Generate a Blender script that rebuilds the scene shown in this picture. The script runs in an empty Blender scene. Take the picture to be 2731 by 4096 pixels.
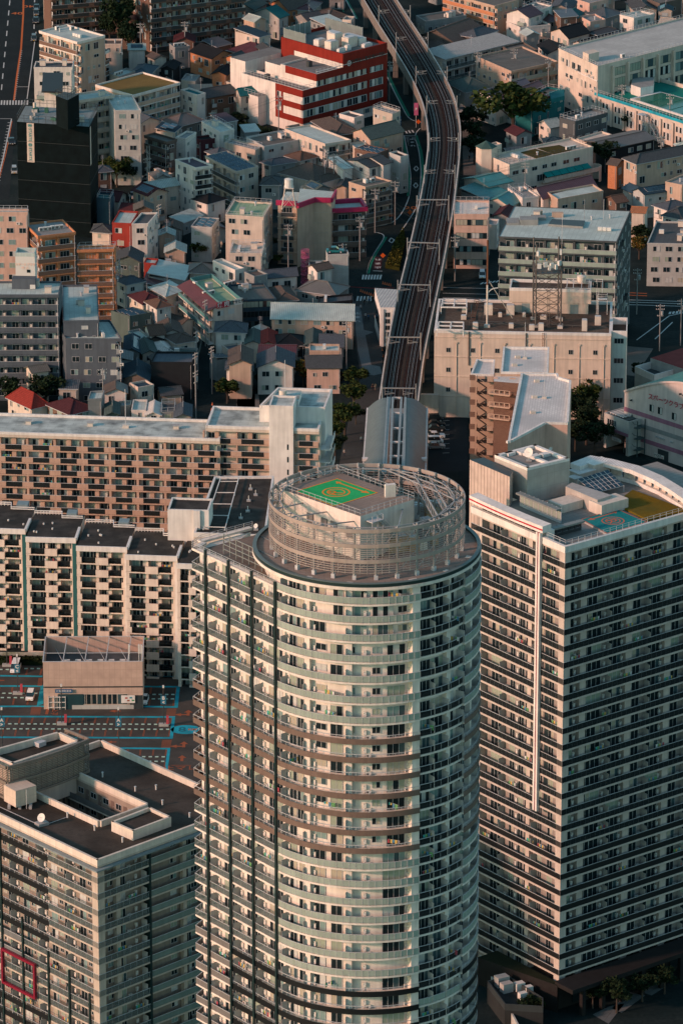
import bpy, math, random
from mathutils import Vector, Matrix
PI = math.pi
R = math.radians
V = Vector
C = bpy.context.scene.collection
rnd = random.Random(7)
# ------------------------------------------------------------------ camera
CAMZ, PITCH, FPX = 406.0, R(20.0), 22000.0
cam = bpy.data.cameras.new('camera')
cam.sensor_fit = 'VERTICAL'; cam.sensor_height = 36.0
cam.lens = 36.0 * FPX / 4096.0
cam.clip_start = 5.0; cam.clip_end = 20000.0
cam_o = bpy.data.objects.new('camera', cam)
cam_o.location = (0, 0, CAMZ); cam_o.rotation_euler = (PI / 2 - PITCH, 0, 0)
C.objects.link(cam_o)
bpy.context.scene.camera = cam_o
# ------------------------------------------------------------------ world, sun, exposure
SUN_EL = R(19.0)       # low sun, behind the camera to the left
sd = V((-math.sin(R(64)) * math.cos(SUN_EL), -math.cos(R(64)) * math.cos(SUN_EL), math.sin(SUN_EL)))
w = bpy.data.worlds.new('World'); bpy.context.scene.world = w; w.use_nodes = True
nt = w.node_tree; bg = nt.nodes['Background']
sky = nt.nodes.new('ShaderNodeTexSky'); sky.sky_type = 'NISHITA'; sky.sun_disc = False
sky.sun_elevation = SUN_EL
sky.sun_rotation = math.atan2(sd.x, sd.y)
sky.air_density = 1.0; sky.dust_density = 0.6; sky.ozone_density = 1.0
tn_ = nt.nodes.new('ShaderNodeMix'); tn_.data_type = 'RGBA'; tn_.blend_type = 'MULTIPLY'; tn_.inputs[0].default_value = 1.0
tn_.inputs[7].default_value = (.80, 1.03, .92, 1)      # tints the sky light green, for teal shadows
nt.links.new(sky.outputs[0], tn_.inputs[6]); nt.links.new(tn_.outputs[2], bg.inputs[0]); bg.inputs[1].default_value = 0.15
sl = bpy.data.lights.new('sun', 'SUN'); sl.energy = 3.15; sl.angle = R(4.0); sl.color = (1.0, 0.53, 0.39)
so = bpy.data.objects.new('sun', sl); C.objects.link(so)
so.rotation_euler = sd.to_track_quat('Z', 'Y').to_euler(); so.location = (-300, 600, 300)
vs = bpy.context.scene.view_settings
vs.view_transform = 'Standard'; vs.look = 'None'; vs.gamma = 1.0; vs.exposure = 0.4; vs.use_curve_mapping = False
# ------------------------------------------------------------------ pixel -> world
S = 1000 / 1568.0
TL = {1: (0, 0, S), 2: (900, 0, S), 3: (1731, 0, S), 4: (0, 900, S), 5: (900, 900, S), 6: (1731, 900, S),
      7: (0, 1900, S), 8: (900, 1750, 1050 / 1568.0), 9: (1731, 1700, S), 10: (0, 2800, S), 11: (700, 2800, 1300 / 1568.0),
      12: (1731, 2700, S), 0: (0, 0, 2731 / 1568.0), 13: (1000, 1820, 950 / 1568.0), 14: (0, 0, 1)}
FW = V((0, math.cos(PITCH), -math.sin(PITCH))); UP = V((0, math.sin(PITCH), math.cos(PITCH)))
def ray(t, x, y):
 ox, oy, s = TL[t]
 px, py = ox + x * s, oy + y * s
 return FW + V(((px - 1365.5) / FPX, 0, 0)) - UP * ((py - 2048.0) / FPX)
def W(t, p, z=0.0):
 d = ray(t, p[0], p[1])
 return V((0, 0, CAMZ)) + d * ((z - CAMZ) / d.z)
def W2(t, p, z=0.0):
 q = W(t, p, z); return V((q.x, q.y, 0))
# ------------------------------------------------------------------ materials
MC = {}
def mat(name, col, rough=0.8, kind='paint', sc=1.0, col2=None, amt=0.12, metal=0.0):
 key = (name, tuple(round(c, 3) for c in col), kind, sc)
 if key in MC: return MC[key]
 m = bpy.data.materials.new(name); m.use_nodes = True; MC[key] = m
 t = m.node_tree; N = t.nodes; b = N['Principled BSDF']
 b.inputs['Specular IOR Level'].default_value = .08 if rough >= .7 else .5
 b.inputs['Roughness'].default_value = rough; b.inputs['Metallic'].default_value = metal
 L = t.links.new
 c1 = (*col, 1)
 if kind == 'plain':
  b.inputs['Base Color'].default_value = c1; return m
 if kind == 'clear':
  b.inputs['Base Color'].default_value = c1
  tr = N.new('ShaderNodeBsdfTransparent'); mx = N.new('ShaderNodeMixShader')
  mx.inputs[0].default_value = amt
  L(tr.outputs[0], mx.inputs[1]); L(b.outputs[0], mx.inputs[2]); L(mx.outputs[0], N['Material Output'].inputs[0]); return m
 if kind == 'emit':
  b.inputs['Base Color'].default_value = c1; b.inputs['Emission Color'].default_value = c1
  b.inputs['Emission Strength'].default_value = amt; return m
 tc = N.new('ShaderNodeTexCoord')
 def noise(scale, det=4, src='Object', vec=None):
  n = N.new('ShaderNodeTexNoise'); n.inputs['Scale'].default_value = scale; n.inputs['Detail'].default_value = det
  L(vec or tc.outputs[src], n.inputs['Vector']); return n
 def mixc(f, a, bb, mode='MIX'):
  x = N.new('ShaderNodeMix'); x.data_type = 'RGBA'; x.blend_type = mode
  if isinstance(f, float): x.inputs[0].default_value = f
  else: L(f, x.inputs[0])
  for s, i in ((a, 6), (bb, 7)):
   if isinstance(s, tuple): x.inputs[i].default_value = s
   else: L(s, x.inputs[i])
  return x.outputs[2]
 def ramp(f, p0, p1):
  r = N.new('ShaderNodeMapRange'); r.inputs['From Min'].default_value = p0; r.inputs['From Max'].default_value = p1
  L(f, r.inputs['Value']); return r.outputs['Result']
 dark = tuple(c * (1 - 2.2 * amt) for c in col) + (1,)
 c2 = (*col2, 1) if col2 else dark
 def mapped(v):
  mp = N.new('ShaderNodeMapping'); mp.inputs['Scale'].default_value = v; L(tc.outputs['Object'], mp.inputs[0]); return mp.outputs[0]
 if kind == 'paint':        # large mottling and vertical rain streaks
  n1 = noise(0.35 * sc); n2 = noise(1.0, 3, vec=mapped((1.6, 1.6, 0.12)))
  f = N.new('ShaderNodeMath'); f.operation = 'ADD'; L(n1.outputs[0], f.inputs[0]); L(n2.outputs[0], f.inputs[1])
  L(mixc(ramp(f.outputs[0], 0.75, 1.35), c1, c2), b.inputs['Base Color'])
 elif kind == 'panel':      # wall with joints, uv in metres
  bt = N.new('ShaderNodeTexBrick'); L(tc.outputs['UV'], bt.inputs['Vector'])
  bt.offset = 0.0; bt.inputs['Scale'].default_value = 1.0
  bt.inputs['Brick Width'].default_value = 1.8 * sc; bt.inputs['Row Height'].default_value = 2.9 * sc
  bt.inputs['Mortar Size'].default_value = 0.035; bt.inputs['Color1'].default_value = c1
  bt.inputs['Color2'].default_value = tuple(c * 0.93 for c in col) + (1,); bt.inputs['Mortar'].default_value = dark
  n1 = noise(0.5); L(mixc(ramp(n1.outputs[0], 0.35, 0.8), bt.outputs[0], dark, 'MIX'), b.inputs['Base Color'])
 elif kind == 'brick':
  bt = N.new('ShaderNodeTexBrick'); L(tc.outputs['UV'], bt.inputs['Vector']); bt.inputs['Scale'].default_value = 1.0
  bt.inputs['Brick Width'].default_value = 0.5 * sc; bt.inputs['Row Height'].default_value = 0.25 * sc
  bt.inputs['Mortar Size'].default_value = 0.03; bt.inputs['Color1'].default_value = c1; bt.inputs['Color2'].default_value = c2
  bt.inputs['Mortar'].default_value = tuple(min(1, c * 1.25) for c in col) + (1,)
  L(bt.outputs[0], b.inputs['Base Color'])
 elif kind == 'rib':        # standing seams running up the slope
  wv = N.new('ShaderNodeTexWave'); wv.inputs['Scale'].default_value = 0.7 / sc; L(tc.outputs['UV'], wv.inputs['Vector'])
  wv.bands_direction = 'X'; n1 = noise(0.6)
  c = mixc(ramp(n1.outputs[0], 0.3, 0.75), c1, c2)
  L(mixc(ramp(wv.outputs[0], 0.82, 1.0), c, tuple(x * 0.45 for x in col) + (1,)), b.inputs['Base Color'])
  bp = N.new('ShaderNodeBump'); bp.inputs['Strength'].default_value = 0.5; bp.inputs['Distance'].default_value = 0.08
  L(wv.outputs[0], bp.inputs['Height']); L(bp.outputs[0], b.inputs['Normal'])
 elif kind == 'tile':       # courses of roof tiles
  bt = N.new('ShaderNodeTexBrick'); L(tc.outputs['UV'], bt.inputs['Vector']); bt.inputs['Scale'].default_value = 1.0
  bt.inputs['Brick Width'].default_value = 0.45; bt.inputs['Row Height'].default_value = 0.38
  bt.inputs['Mortar Size'].default_value = 0.05; bt.inputs['Color1'].default_value = c1; bt.inputs['Color2'].default_value = tuple(x * 0.75 for x in col) + (1,)
  bt.inputs['Mortar'].default_value = tuple(x * 0.4 for x in col) + (1,)
  n1 = noise(0.5); L(mixc(ramp(n1.outputs[0], 0.4, 0.9), bt.outputs[0], dark), b.inputs['Base Color'])
 elif kind == 'flat':       # weathered membrane roof in sheets
  bt = N.new('ShaderNodeTexBrick'); L(tc.outputs['UV'], bt.inputs['Vector']); bt.inputs['Scale'].default_value = 1.0
  bt.offset = 0.5; bt.inputs['Brick Width'].default_value = 2.6 * sc; bt.inputs['Row Height'].default_value = 1.1 * sc
  bt.inputs['Mortar Size'].default_value = 0.04; bt.inputs['Color1'].default_value = c1; bt.inputs['Color2'].default_value = tuple(x * 0.86 for x in col) + (1,)
  bt.inputs['Mortar'].default_value = tuple(x * 0.6 for x in col) + (1,)
  n1 = noise(0.22 * sc, 6); n2 = noise(1.3, 4)
  c = mixc(ramp(n1.outputs[0], 0.42, 0.72), bt.outputs[0], c2)
  L(mixc(ramp(n2.outputs[0], 0.5, 0.95), c, dark), b.inputs['Base Color'])
 elif kind == 'patchy':     # two colour ground, grass, asphalt
  n1 = noise(0.12 * sc, 8); n2 = noise(1.1 * sc, 5)
  c = mixc(ramp(n1.outputs[0], 0.4, 0.65), c1, c2)
  L(mixc(ramp(n2.outputs[0], 0.35, 0.8), c, dark), b.inputs['Base Color'])
 elif kind == 'leaf':
  oi = N.new('ShaderNodeObjectInfo'); n1 = noise(0.9, 2)
  L(mixc(ramp(n1.outputs[0], 0.35, 0.65), c1, c2), b.inputs['Base Color'])
 elif kind == 'curtain':    # folds of cloth behind a pane, their shade put into the colour
  wv = N.new('ShaderNodeTexWave'); wv.inputs['Scale'].default_value = 2.2; wv.bands_direction = 'X'
  wv.inputs['Distortion'].default_value = 1.5; L(tc.outputs['UV'], wv.inputs['Vector'])
  L(mixc(wv.outputs[0], c2, c1), b.inputs['Base Color']); b.inputs['Coat Weight'].default_value = 0.6; b.inputs['Coat Roughness'].default_value = 0.05
 return m
# shared materials
M_white = mat('white_paint', (.74, .70, .65))
M_cream = mat('cream_paint', (.66, .58, .49))
M_conc = mat('concrete', (.40, .39, .37))
M_dark = mat('dark_metal', (.035, .045, .048), 0.5)
M_alu = mat('aluminium', (.45, .46, .46), 0.45, 'plain')
M_glass = mat('window_glass', (.012, .022, .026), 0.08, 'plain')
M_glass2 = mat('window_glass_sky', (.05, .09, .10), 0.12, 'plain')
M_cur = [mat('curtain_cream', (.50, .46, .36), 0.7, 'curtain', col2=(.28, .26, .20)),
         mat('curtain_sage', (.36, .42, .33), 0.7, 'curtain', col2=(.20, .24, .19)),
         mat('curtain_white', (.62, .62, .58), 0.7, 'curtain', col2=(.36, .38, .36)),
         mat('curtain_teal', (.24, .36, .34), 0.7, 'curtain', col2=(.13, .20, .19))]
M_ac = mat('appliance_white', (.62, .60, .55), 0.6, 'plain')
M_acd = mat('appliance_grille', (.10, .10, .10), 0.6, 'plain')
M_part = mat('partition_board', (.42, .41, .39), 0.7, 'plain')
M_asph = mat('asphalt', (.045, .048, .05), 0.9, 'patchy', col2=(.028, .032, .034))
M_cl = mat('clear_glass', (.10, .14, .14), 0.1, 'clear', amt=0.42)
M_cld = mat('smoked_glass', (.018, .024, .026), 0.08, 'clear', amt=0.72)
M_frost = mat('frosted_glass', (.31, .375, .32), 0.35, 'paint')
M_solar = mat('solar_cells', (.012, .028, .04), 0.2, 'panel', sc=0.45, amt=-0.9)
# ------------------------------------------------------------------ mesh builder
class MB:
 def __init__(s): s.v = []; s.f = []; s.m = []; s.mats = []
 def mi(s, m):
  if m not in s.mats: s.mats.append(m)
  return s.mats.index(m)
 def face(s, pts, m):
  i = len(s.v); s.v += [tuple(p) for p in pts]; s.f.append(tuple(range(i, i + len(pts)))); s.m.append(s.mi(m))
 def hexa(s, b, t, m, mt=None):      # bottom and top loops of equal length
  n = len(b); i = len(s.v); s.v += [tuple(p) for p in b] + [tuple(p) for p in t]
  k = s.mi(m); kt = s.mi(mt or m)
  for j in range(n):
   j2 = (j + 1) % n
   s.f.append((i + j, i + j2, i + n + j2, i + n + j)); s.m.append(k)
  s.f.append(tuple(range(i + n, i + 2 * n))); s.m.append(kt)
  s.f.append(tuple(range(i + n - 1, i - 1, -1))); s.m.append(k)
 def box(s, o, u, v, w, m, mt=None):
  o = V(o); u = V(u); v = V(v); w = V(w)
  if u.cross(v).dot(w) < 0: u, v = v, u
  s.hexa([o, o + u, o + u + v, o + v], [o + w, o + u + w, o + u + v + w, o + v + w], m, mt)
 def cbox(s, c, sx, sy, sz, m, ang=0.0, mt=None):   # centred at base point
  u = V((math.cos(ang), math.sin(ang), 0)); v = V((-u.y, u.x, 0))
  s.box(V(c) - u * sx / 2 - v * sy / 2, u * sx, v * sy, V((0, 0, sz)), m, mt)
 def prism(s, pts, z0, z1, m, mt=None):
  pts = ccw(pts)
  s.hexa([(p[0], p[1], z0) for p in pts], [(p[0], p[1], z1) for p in pts], m, mt)
 def bar(s, a, b, r, m, n=4):
  a = V(a); b = V(b); d = (b - a)
  if d.length < 1e-5: return
  d.normalize(); x = d.orthogonal().normalized() if abs(d.z) > .99 else d.cross(V((0, 0, 1))).normalized(); y = d.cross(x)
  o = PI / n
  rr = [(x * math.cos(2 * PI * k / n + o) + y * math.sin(2 * PI * k / n + o)) * r for k in range(n)]
  s.hexa([a + q for q in rr], [b + q for q in rr], m)
 def cyl(s, c, r, h, m, n=12, r2=None, mt=None):
  c = V(c); r2 = r if r2 is None else r2
  s.hexa([c + V((r * math.cos(2 * PI * k / n), r * math.sin(2 * PI * k / n), 0)) for k in range(n)],
               [c + V((r2 * math.cos(2 * PI * k / n), r2 * math.sin(2 * PI * k / n), h)) for k in range(n)], m, mt)
 def add(s, o, M):
  i = len(s.v); s.v += [tuple(M @ V(p)) for p in o.v]
  s.f += [tuple(k + i for k in f) for f in o.f]; s.m += [s.mi(o.mats[k]) for k in o.m]
 def mesh(s, name, off=V((0, 0, 0))):
  me = bpy.data.meshes.new(name)
  ox, oy, oz = off
  me.from_pydata([(p[0] - ox, p[1] - oy, p[2] - oz) for p in s.v], [], s.f)
  for m in s.mats: me.materials.append(m)
  me.polygons.foreach_set('material_index', s.m)
  uv = me.uv_layers.new(name='UVMap'); out = []
  for f in s.f:
   a = V(s.v[f[0]]); e = V(s.v[f[1]]) - a; n = e.cross(V(s.v[f[2]]) - V(s.v[f[1]]))
   if n.length < 1e-9: out += [0.0, 0.0] * len(f); continue
   n.normalize()
   if abs(n.z) > 0.995:
    e = e.normalized()
   else:
    e = V((-n.y, n.x, 0)).normalized()
   g = n.cross(e)
   for k in f:
    q = V(s.v[k]) - a; out += [q.dot(e), q.dot(g)]
  uv.data.foreach_set('uv', out)
  me.validate(); return me
 def build(s, name, parent=None):
  off = parent.location.copy() if parent is not None else V((0, 0, 0))
  if parent is not None and parent.parent is not None: off = off + parent.parent.location
  o = bpy.data.objects.new(name, s.mesh(name, off)); C.objects.link(o)
  if parent is not None: o.parent = parent
  return o
def ccw(pts):
 a = sum(pts[i][0] * pts[(i + 1) % len(pts)][1] - pts[(i + 1) % len(pts)][0] * pts[i][1] for i in range(len(pts)))
 return list(pts) if a > 0 else list(reversed(pts))
Z = lambda z: V((0, 0, z))
def tag(o, label=None, cat=None, group=None, kind=None):
 if label: o['label'] = label
 if cat: o['category'] = cat
 if group: o['group'] = group
 if kind: o['kind'] = kind
 return o
def struct(name, mb, label=None, cat=None, kind='structure'):
 o = mb.build(name); tag(o, label, cat, None, kind); return o
def copy_tree(o, parent=None):
 c = o.copy(); C.objects.link(c)
 if parent is not None: c.parent = parent
 for ch in o.children: copy_tree(ch, c)
 return c
# ------------------------------------------------------------------ things made of named parts
CAP = 100
class Thing:
 def __init__(s, name, label, cat, loc, group=None):
  s.e = bpy.data.objects.new(name, None); C.objects.link(s.e); s.e.location = V(loc)
  s.e.empty_display_size = 1.0
  tag(s.e, label, cat, group); s.p = {}; s.inst = {}
 def mb(s, part):                     # one merged mesh for this part
  if part not in s.p: s.p[part] = MB()
  return s.p[part]
 def own(s, part, mb):                # a part with a mesh of its own
  s.inst.setdefault(part, []).append((mb, None))
 def put(s, part, piece, pos, ang):   # a shared piece, placed
  s.inst.setdefault(part, []).append((piece, Matrix.Translation(V(pos)) @ Matrix.Rotation(ang, 4, 'Z')))
 def done(s):
  loc = s.e.location
  for k, m in s.p.items():
   if m.f: m.build(k, s.e)
  for k, lst in s.inst.items():
   for i, (mb, M) in enumerate(lst[:CAP]):
    if M is None: mb.build(k, s.e)
    else:
     if not hasattr(mb, 'me'): mb.me = mb.mesh(k)
     o = bpy.data.objects.new(k, mb.me); C.objects.link(o); o.parent = s.e
     o.matrix_local = Matrix.Translation(-loc) @ M
   if len(lst) > CAP:
    r = MB()
    for mb, M in lst[CAP:]: r.add(mb, M or Matrix.Identity(4))
    r.build(k, s.e)['kind'] = 'stuff'
  return s.e
# ------------------------------------------------------------------ pieces (local frame: x along wall, -y outwards, z up)
PC = {}
def win_piece(w, h, v=0, fr=None):
 """sash window: frame, mullion, panes with or without curtains; v picks the look"""
 w = round(w, 1); h = round(h, 1); k = ('win', w, h, v, fr.name if fr else '')
 if k in PC: return PC[k]
 m = MB(); fr = fr or M_alu; r = random.Random(v * 31 + 5)
 n = 2 if w < 2.2 else (3 if w < 3 else 4)
 t = 0.06
 m.box((-w / 2, -0.05, 0), (w, 0, 0), (0, 0.05, 0), (0, 0, t), fr); m.box((-w / 2, -0.05, h - t), (w, 0, 0), (0, 0.05, 0), (0, 0, t), fr)
 for i in range(n + 1):
  x = -w / 2 + (w - t) * i / n
  m.box((x, -0.05, t), (t, 0, 0), (0, 0.05, 0), (0, 0, h - 2 * t), fr)
 for i in range(n):
  x = -w / 2 + t + (w - t) * i / n; q = (w - t) / n - t
  c = r.random()
  pm = M_glass if c < [.9, .12, .5, .3][v % 4] else (M_cur[(v // 4) % 4] if c < .93 else M_glass2)
  m.face([(x, -0.012, t), (x + q, -0.012, t), (x + q, -0.012, h - t), (x, -0.012, h - t)], pm)
 PC[k] = m; return m
def ac_piece():
 if 'ac' in PC: return PC['ac']
 m = MB(); m.box((-.4, -.32, .06), (.8, 0, 0), (0, .3, 0), (0, 0, .58), M_ac)
 m.hexa([(-.1 + .22 * math.cos(a), -.325, .35 + .22 * math.sin(a)) for a in [PI / 4 * k for k in range(8)]],
           [(-.1 + .22 * math.cos(a), -.33, .35 + .22 * math.sin(a)) for a in [PI / 4 * k for k in range(8)]], M_acd)
 PC['ac'] = m; return m
def heater_piece():
 if 'ht' in PC: return PC['ht']
 m = MB(); m.box((-.22, -.28, .7), (.44, 0, 0), (0, .28, 0), (0, 0, .75), M_ac); m.box((-.14, -.31, 1.2), (.1, 0, 0), (0, .03, 0), (0, 0, .1), M_acd)
 m.box((-.05, -.1, 0), (.08, 0, 0), (0, .08, 0), (0, 0, .7), M_alu)
 PC['ht'] = m; return m
LC = [(.55, .55, .55), (.08, .2, .3), (.35, .07, .09), (.05, .3, .3), (.5, .35, .1), (.2, .2, .22), (.12, .3, .12)]
def laundry_piece(i):
 k = ('ld', i)
 if k in PC: return PC[k]
 m = MB(); r = random.Random(i)
 m.bar((-1, 0, 1.45), (1, 0, 1.45), .02, M_alu)
 x = -.9
 while x < .85:
  w = r.uniform(.18, .42); h = r.uniform(.35, .85); c = r.choice(LC)
  m.box((x, -.015, 1.45 - h), (w, 0, 0), (0, .03, 0), (0, 0, h), mat('laundry', c, .9, 'plain')); x += w + r.uniform(.02, .2)
 PC[k] = m; return m
def ang_of(u): return math.atan2(u.y, u.x)
def face_frame(P0, P1):
 P0 = V((P0[0], P0[1], 0)); P1 = V((P1[0], P1[1], 0)); u = P1 - P0; L = u.length; u = u / L
 return P0, u, V((u.y, -u.x, 0)), L
VR = list(range(16))
def balcony_face(T, P0, P1, levels, depth, bays, rail, slab=None, rh=1.1, st=0.28, rt=.06, posts=0, colmat=None, wmat=None,
                 laundry=.06, ac=.5, frame=None, railname='balcony', winp=None, seed=1, skip_top=True):
 """open balconies along a wall; (P0,P1) is the outer line seen from outside, left to right.
 bays: list of (kind, x, width) over the face; rail(level index, x) -> material or None"""
 P0, u, n, L = face_frame(P0, P1); a = ang_of(u); slab = slab or M_white; r = random.Random(seed)
 for k in range(len(levels) - 1):
  z = levels[k]; h = levels[k + 1] - z
  b = MB()
  b.box(P0 - n * depth + Z(z - st), u * L, n * depth, Z(st), slab)
  rr = rail(k)
  if not isinstance(rr, list): rr = [(0, L, rr)]
  for x0, x1, rm in rr:
   if rm is None: continue
   kind = rm[1] if isinstance(rm, tuple) else 'panel'; m_ = rm[0] if isinstance(rm, tuple) else rm
   if kind == 'over':      # solid panel covering the slab edge, light rail above
    b.box(P0 + u * x0 + n * .004 + Z(z - st - .05), u * (x1 - x0), n * rt, Z(st + rh * .62), m_)
    b.box(P0 + u * x0 - n * .03 + Z(z + rh - .06), u * (x1 - x0), n * .06, Z(.07), M_alu)
    q = x0
    while q < x1: b.box(P0 + u * q - n * .02 + Z(z + rh * .5), u * .05, n * .05, Z(rh * .45), M_alu); q += 1.3
   else:
    b.box(P0 + u * x0 - n * rt + Z(z + .06), u * (x1 - x0), n * rt, Z(rh - .1), m_)
    b.box(P0 + u * x0 - n * (rt + .01) + Z(z + rh - .04), u * (x1 - x0), n * (rt + .04), Z(.06), M_alu if kind != 'solid' else slab)
    if posts:
     q = x0
     while q < x1: b.box(P0 + u * q - n * (rt + .03) + Z(z), u * .05, n * .05, Z(rh), M_alu); q += posts
  T.own(railname, b)
  for kd, x, wd in bays:
   pw = P0 + u * x - n * depth
   if kd == 'W':
    T.put('window', win_piece(wd, min(2.15, h - .7), r.choice(winp or VR), frame), pw + u * wd / 2 + Z(z + .05), a)
   elif kd == 'w':
    T.put('window', win_piece(wd, 1.1, r.choice(winp or VR), frame), pw + u * wd / 2 + Z(z + .95), a)
   elif kd == 'P':
    T.mb('wall').box(pw + Z(z + .002), u * wd, n * (depth * .55), Z(h - st - .004), wmat or slab)
   elif kd == 'C':
    T.mb('wall').box(pw + Z(z + .002), u * wd, n * (depth - .08), Z(h - st - .004), wmat or slab)
   elif kd == 'D':
    bb = MB(); bb.box(V((0, -depth + .1, 0)), V((.05, 0, 0)), V((0, depth - .12, 0)), Z(1.9), M_part)
    if ('D', depth) not in PC: PC[('D', depth)] = bb
    T.put('partition', PC[('D', depth)], pw + Z(z), a)
   elif kd == 'A' and r.random() < ac * 1.4:
    T.put('air_conditioner', ac_piece(), pw + u * .4 + n * .05 + Z(z), a)
   elif kd == 'H':
    T.put('water_heater', heater_piece(), pw + u * .3 + Z(z), a)
  if r.random() < .9:
   for q in range(int(L / 3)):
    if r.random() < laundry: T.put('laundry', laundry_piece(r.randrange(6)), P0 + u * r.uniform(1.2, L - 1.2) - n * (depth * .4) + Z(z), a)
def tile_bays(L, unit, x0=0.0, skip=None):
 """repeat a unit [(kind,x,w)...,('len',l)] along L"""
 out = []; ul = [w for k, x, w in unit if k == 'len'][0]; n = max(1, round((L - x0) / ul)); f = (L - x0) / n / ul
 for i in range(n):
  for k, x, w in unit:
   if k == 'len': continue
   xx = x0 + (i * ul + x) * f
   if xx + w * f <= L + .01: out.append((k, xx, w * f))
 return out
def levels(z0, z1, n): return [z0 + (z1 - z0) * i / n for i in range(n + 1)]
# ================================================================== GROUND
g = MB(); s_ = 6000
g.face([(-s_, -800, 0), (s_, -800, 0), (s_, 9000, 0), (-s_, 9000, 0)], mat('asphalt_ground', (.009, .018, .019), .9, 'patchy', col2=(.024, .034, .033), sc=1.2))
struct('ground', g)
def sheet(name, polys, m, z=.02, kind='structure', label=None, cat=None):
 b = MB()
 for p in polys: b.face([(q[0], q[1], z) for q in ccw(p)], m)
 return struct(name, b, label, cat, kind)
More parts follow.
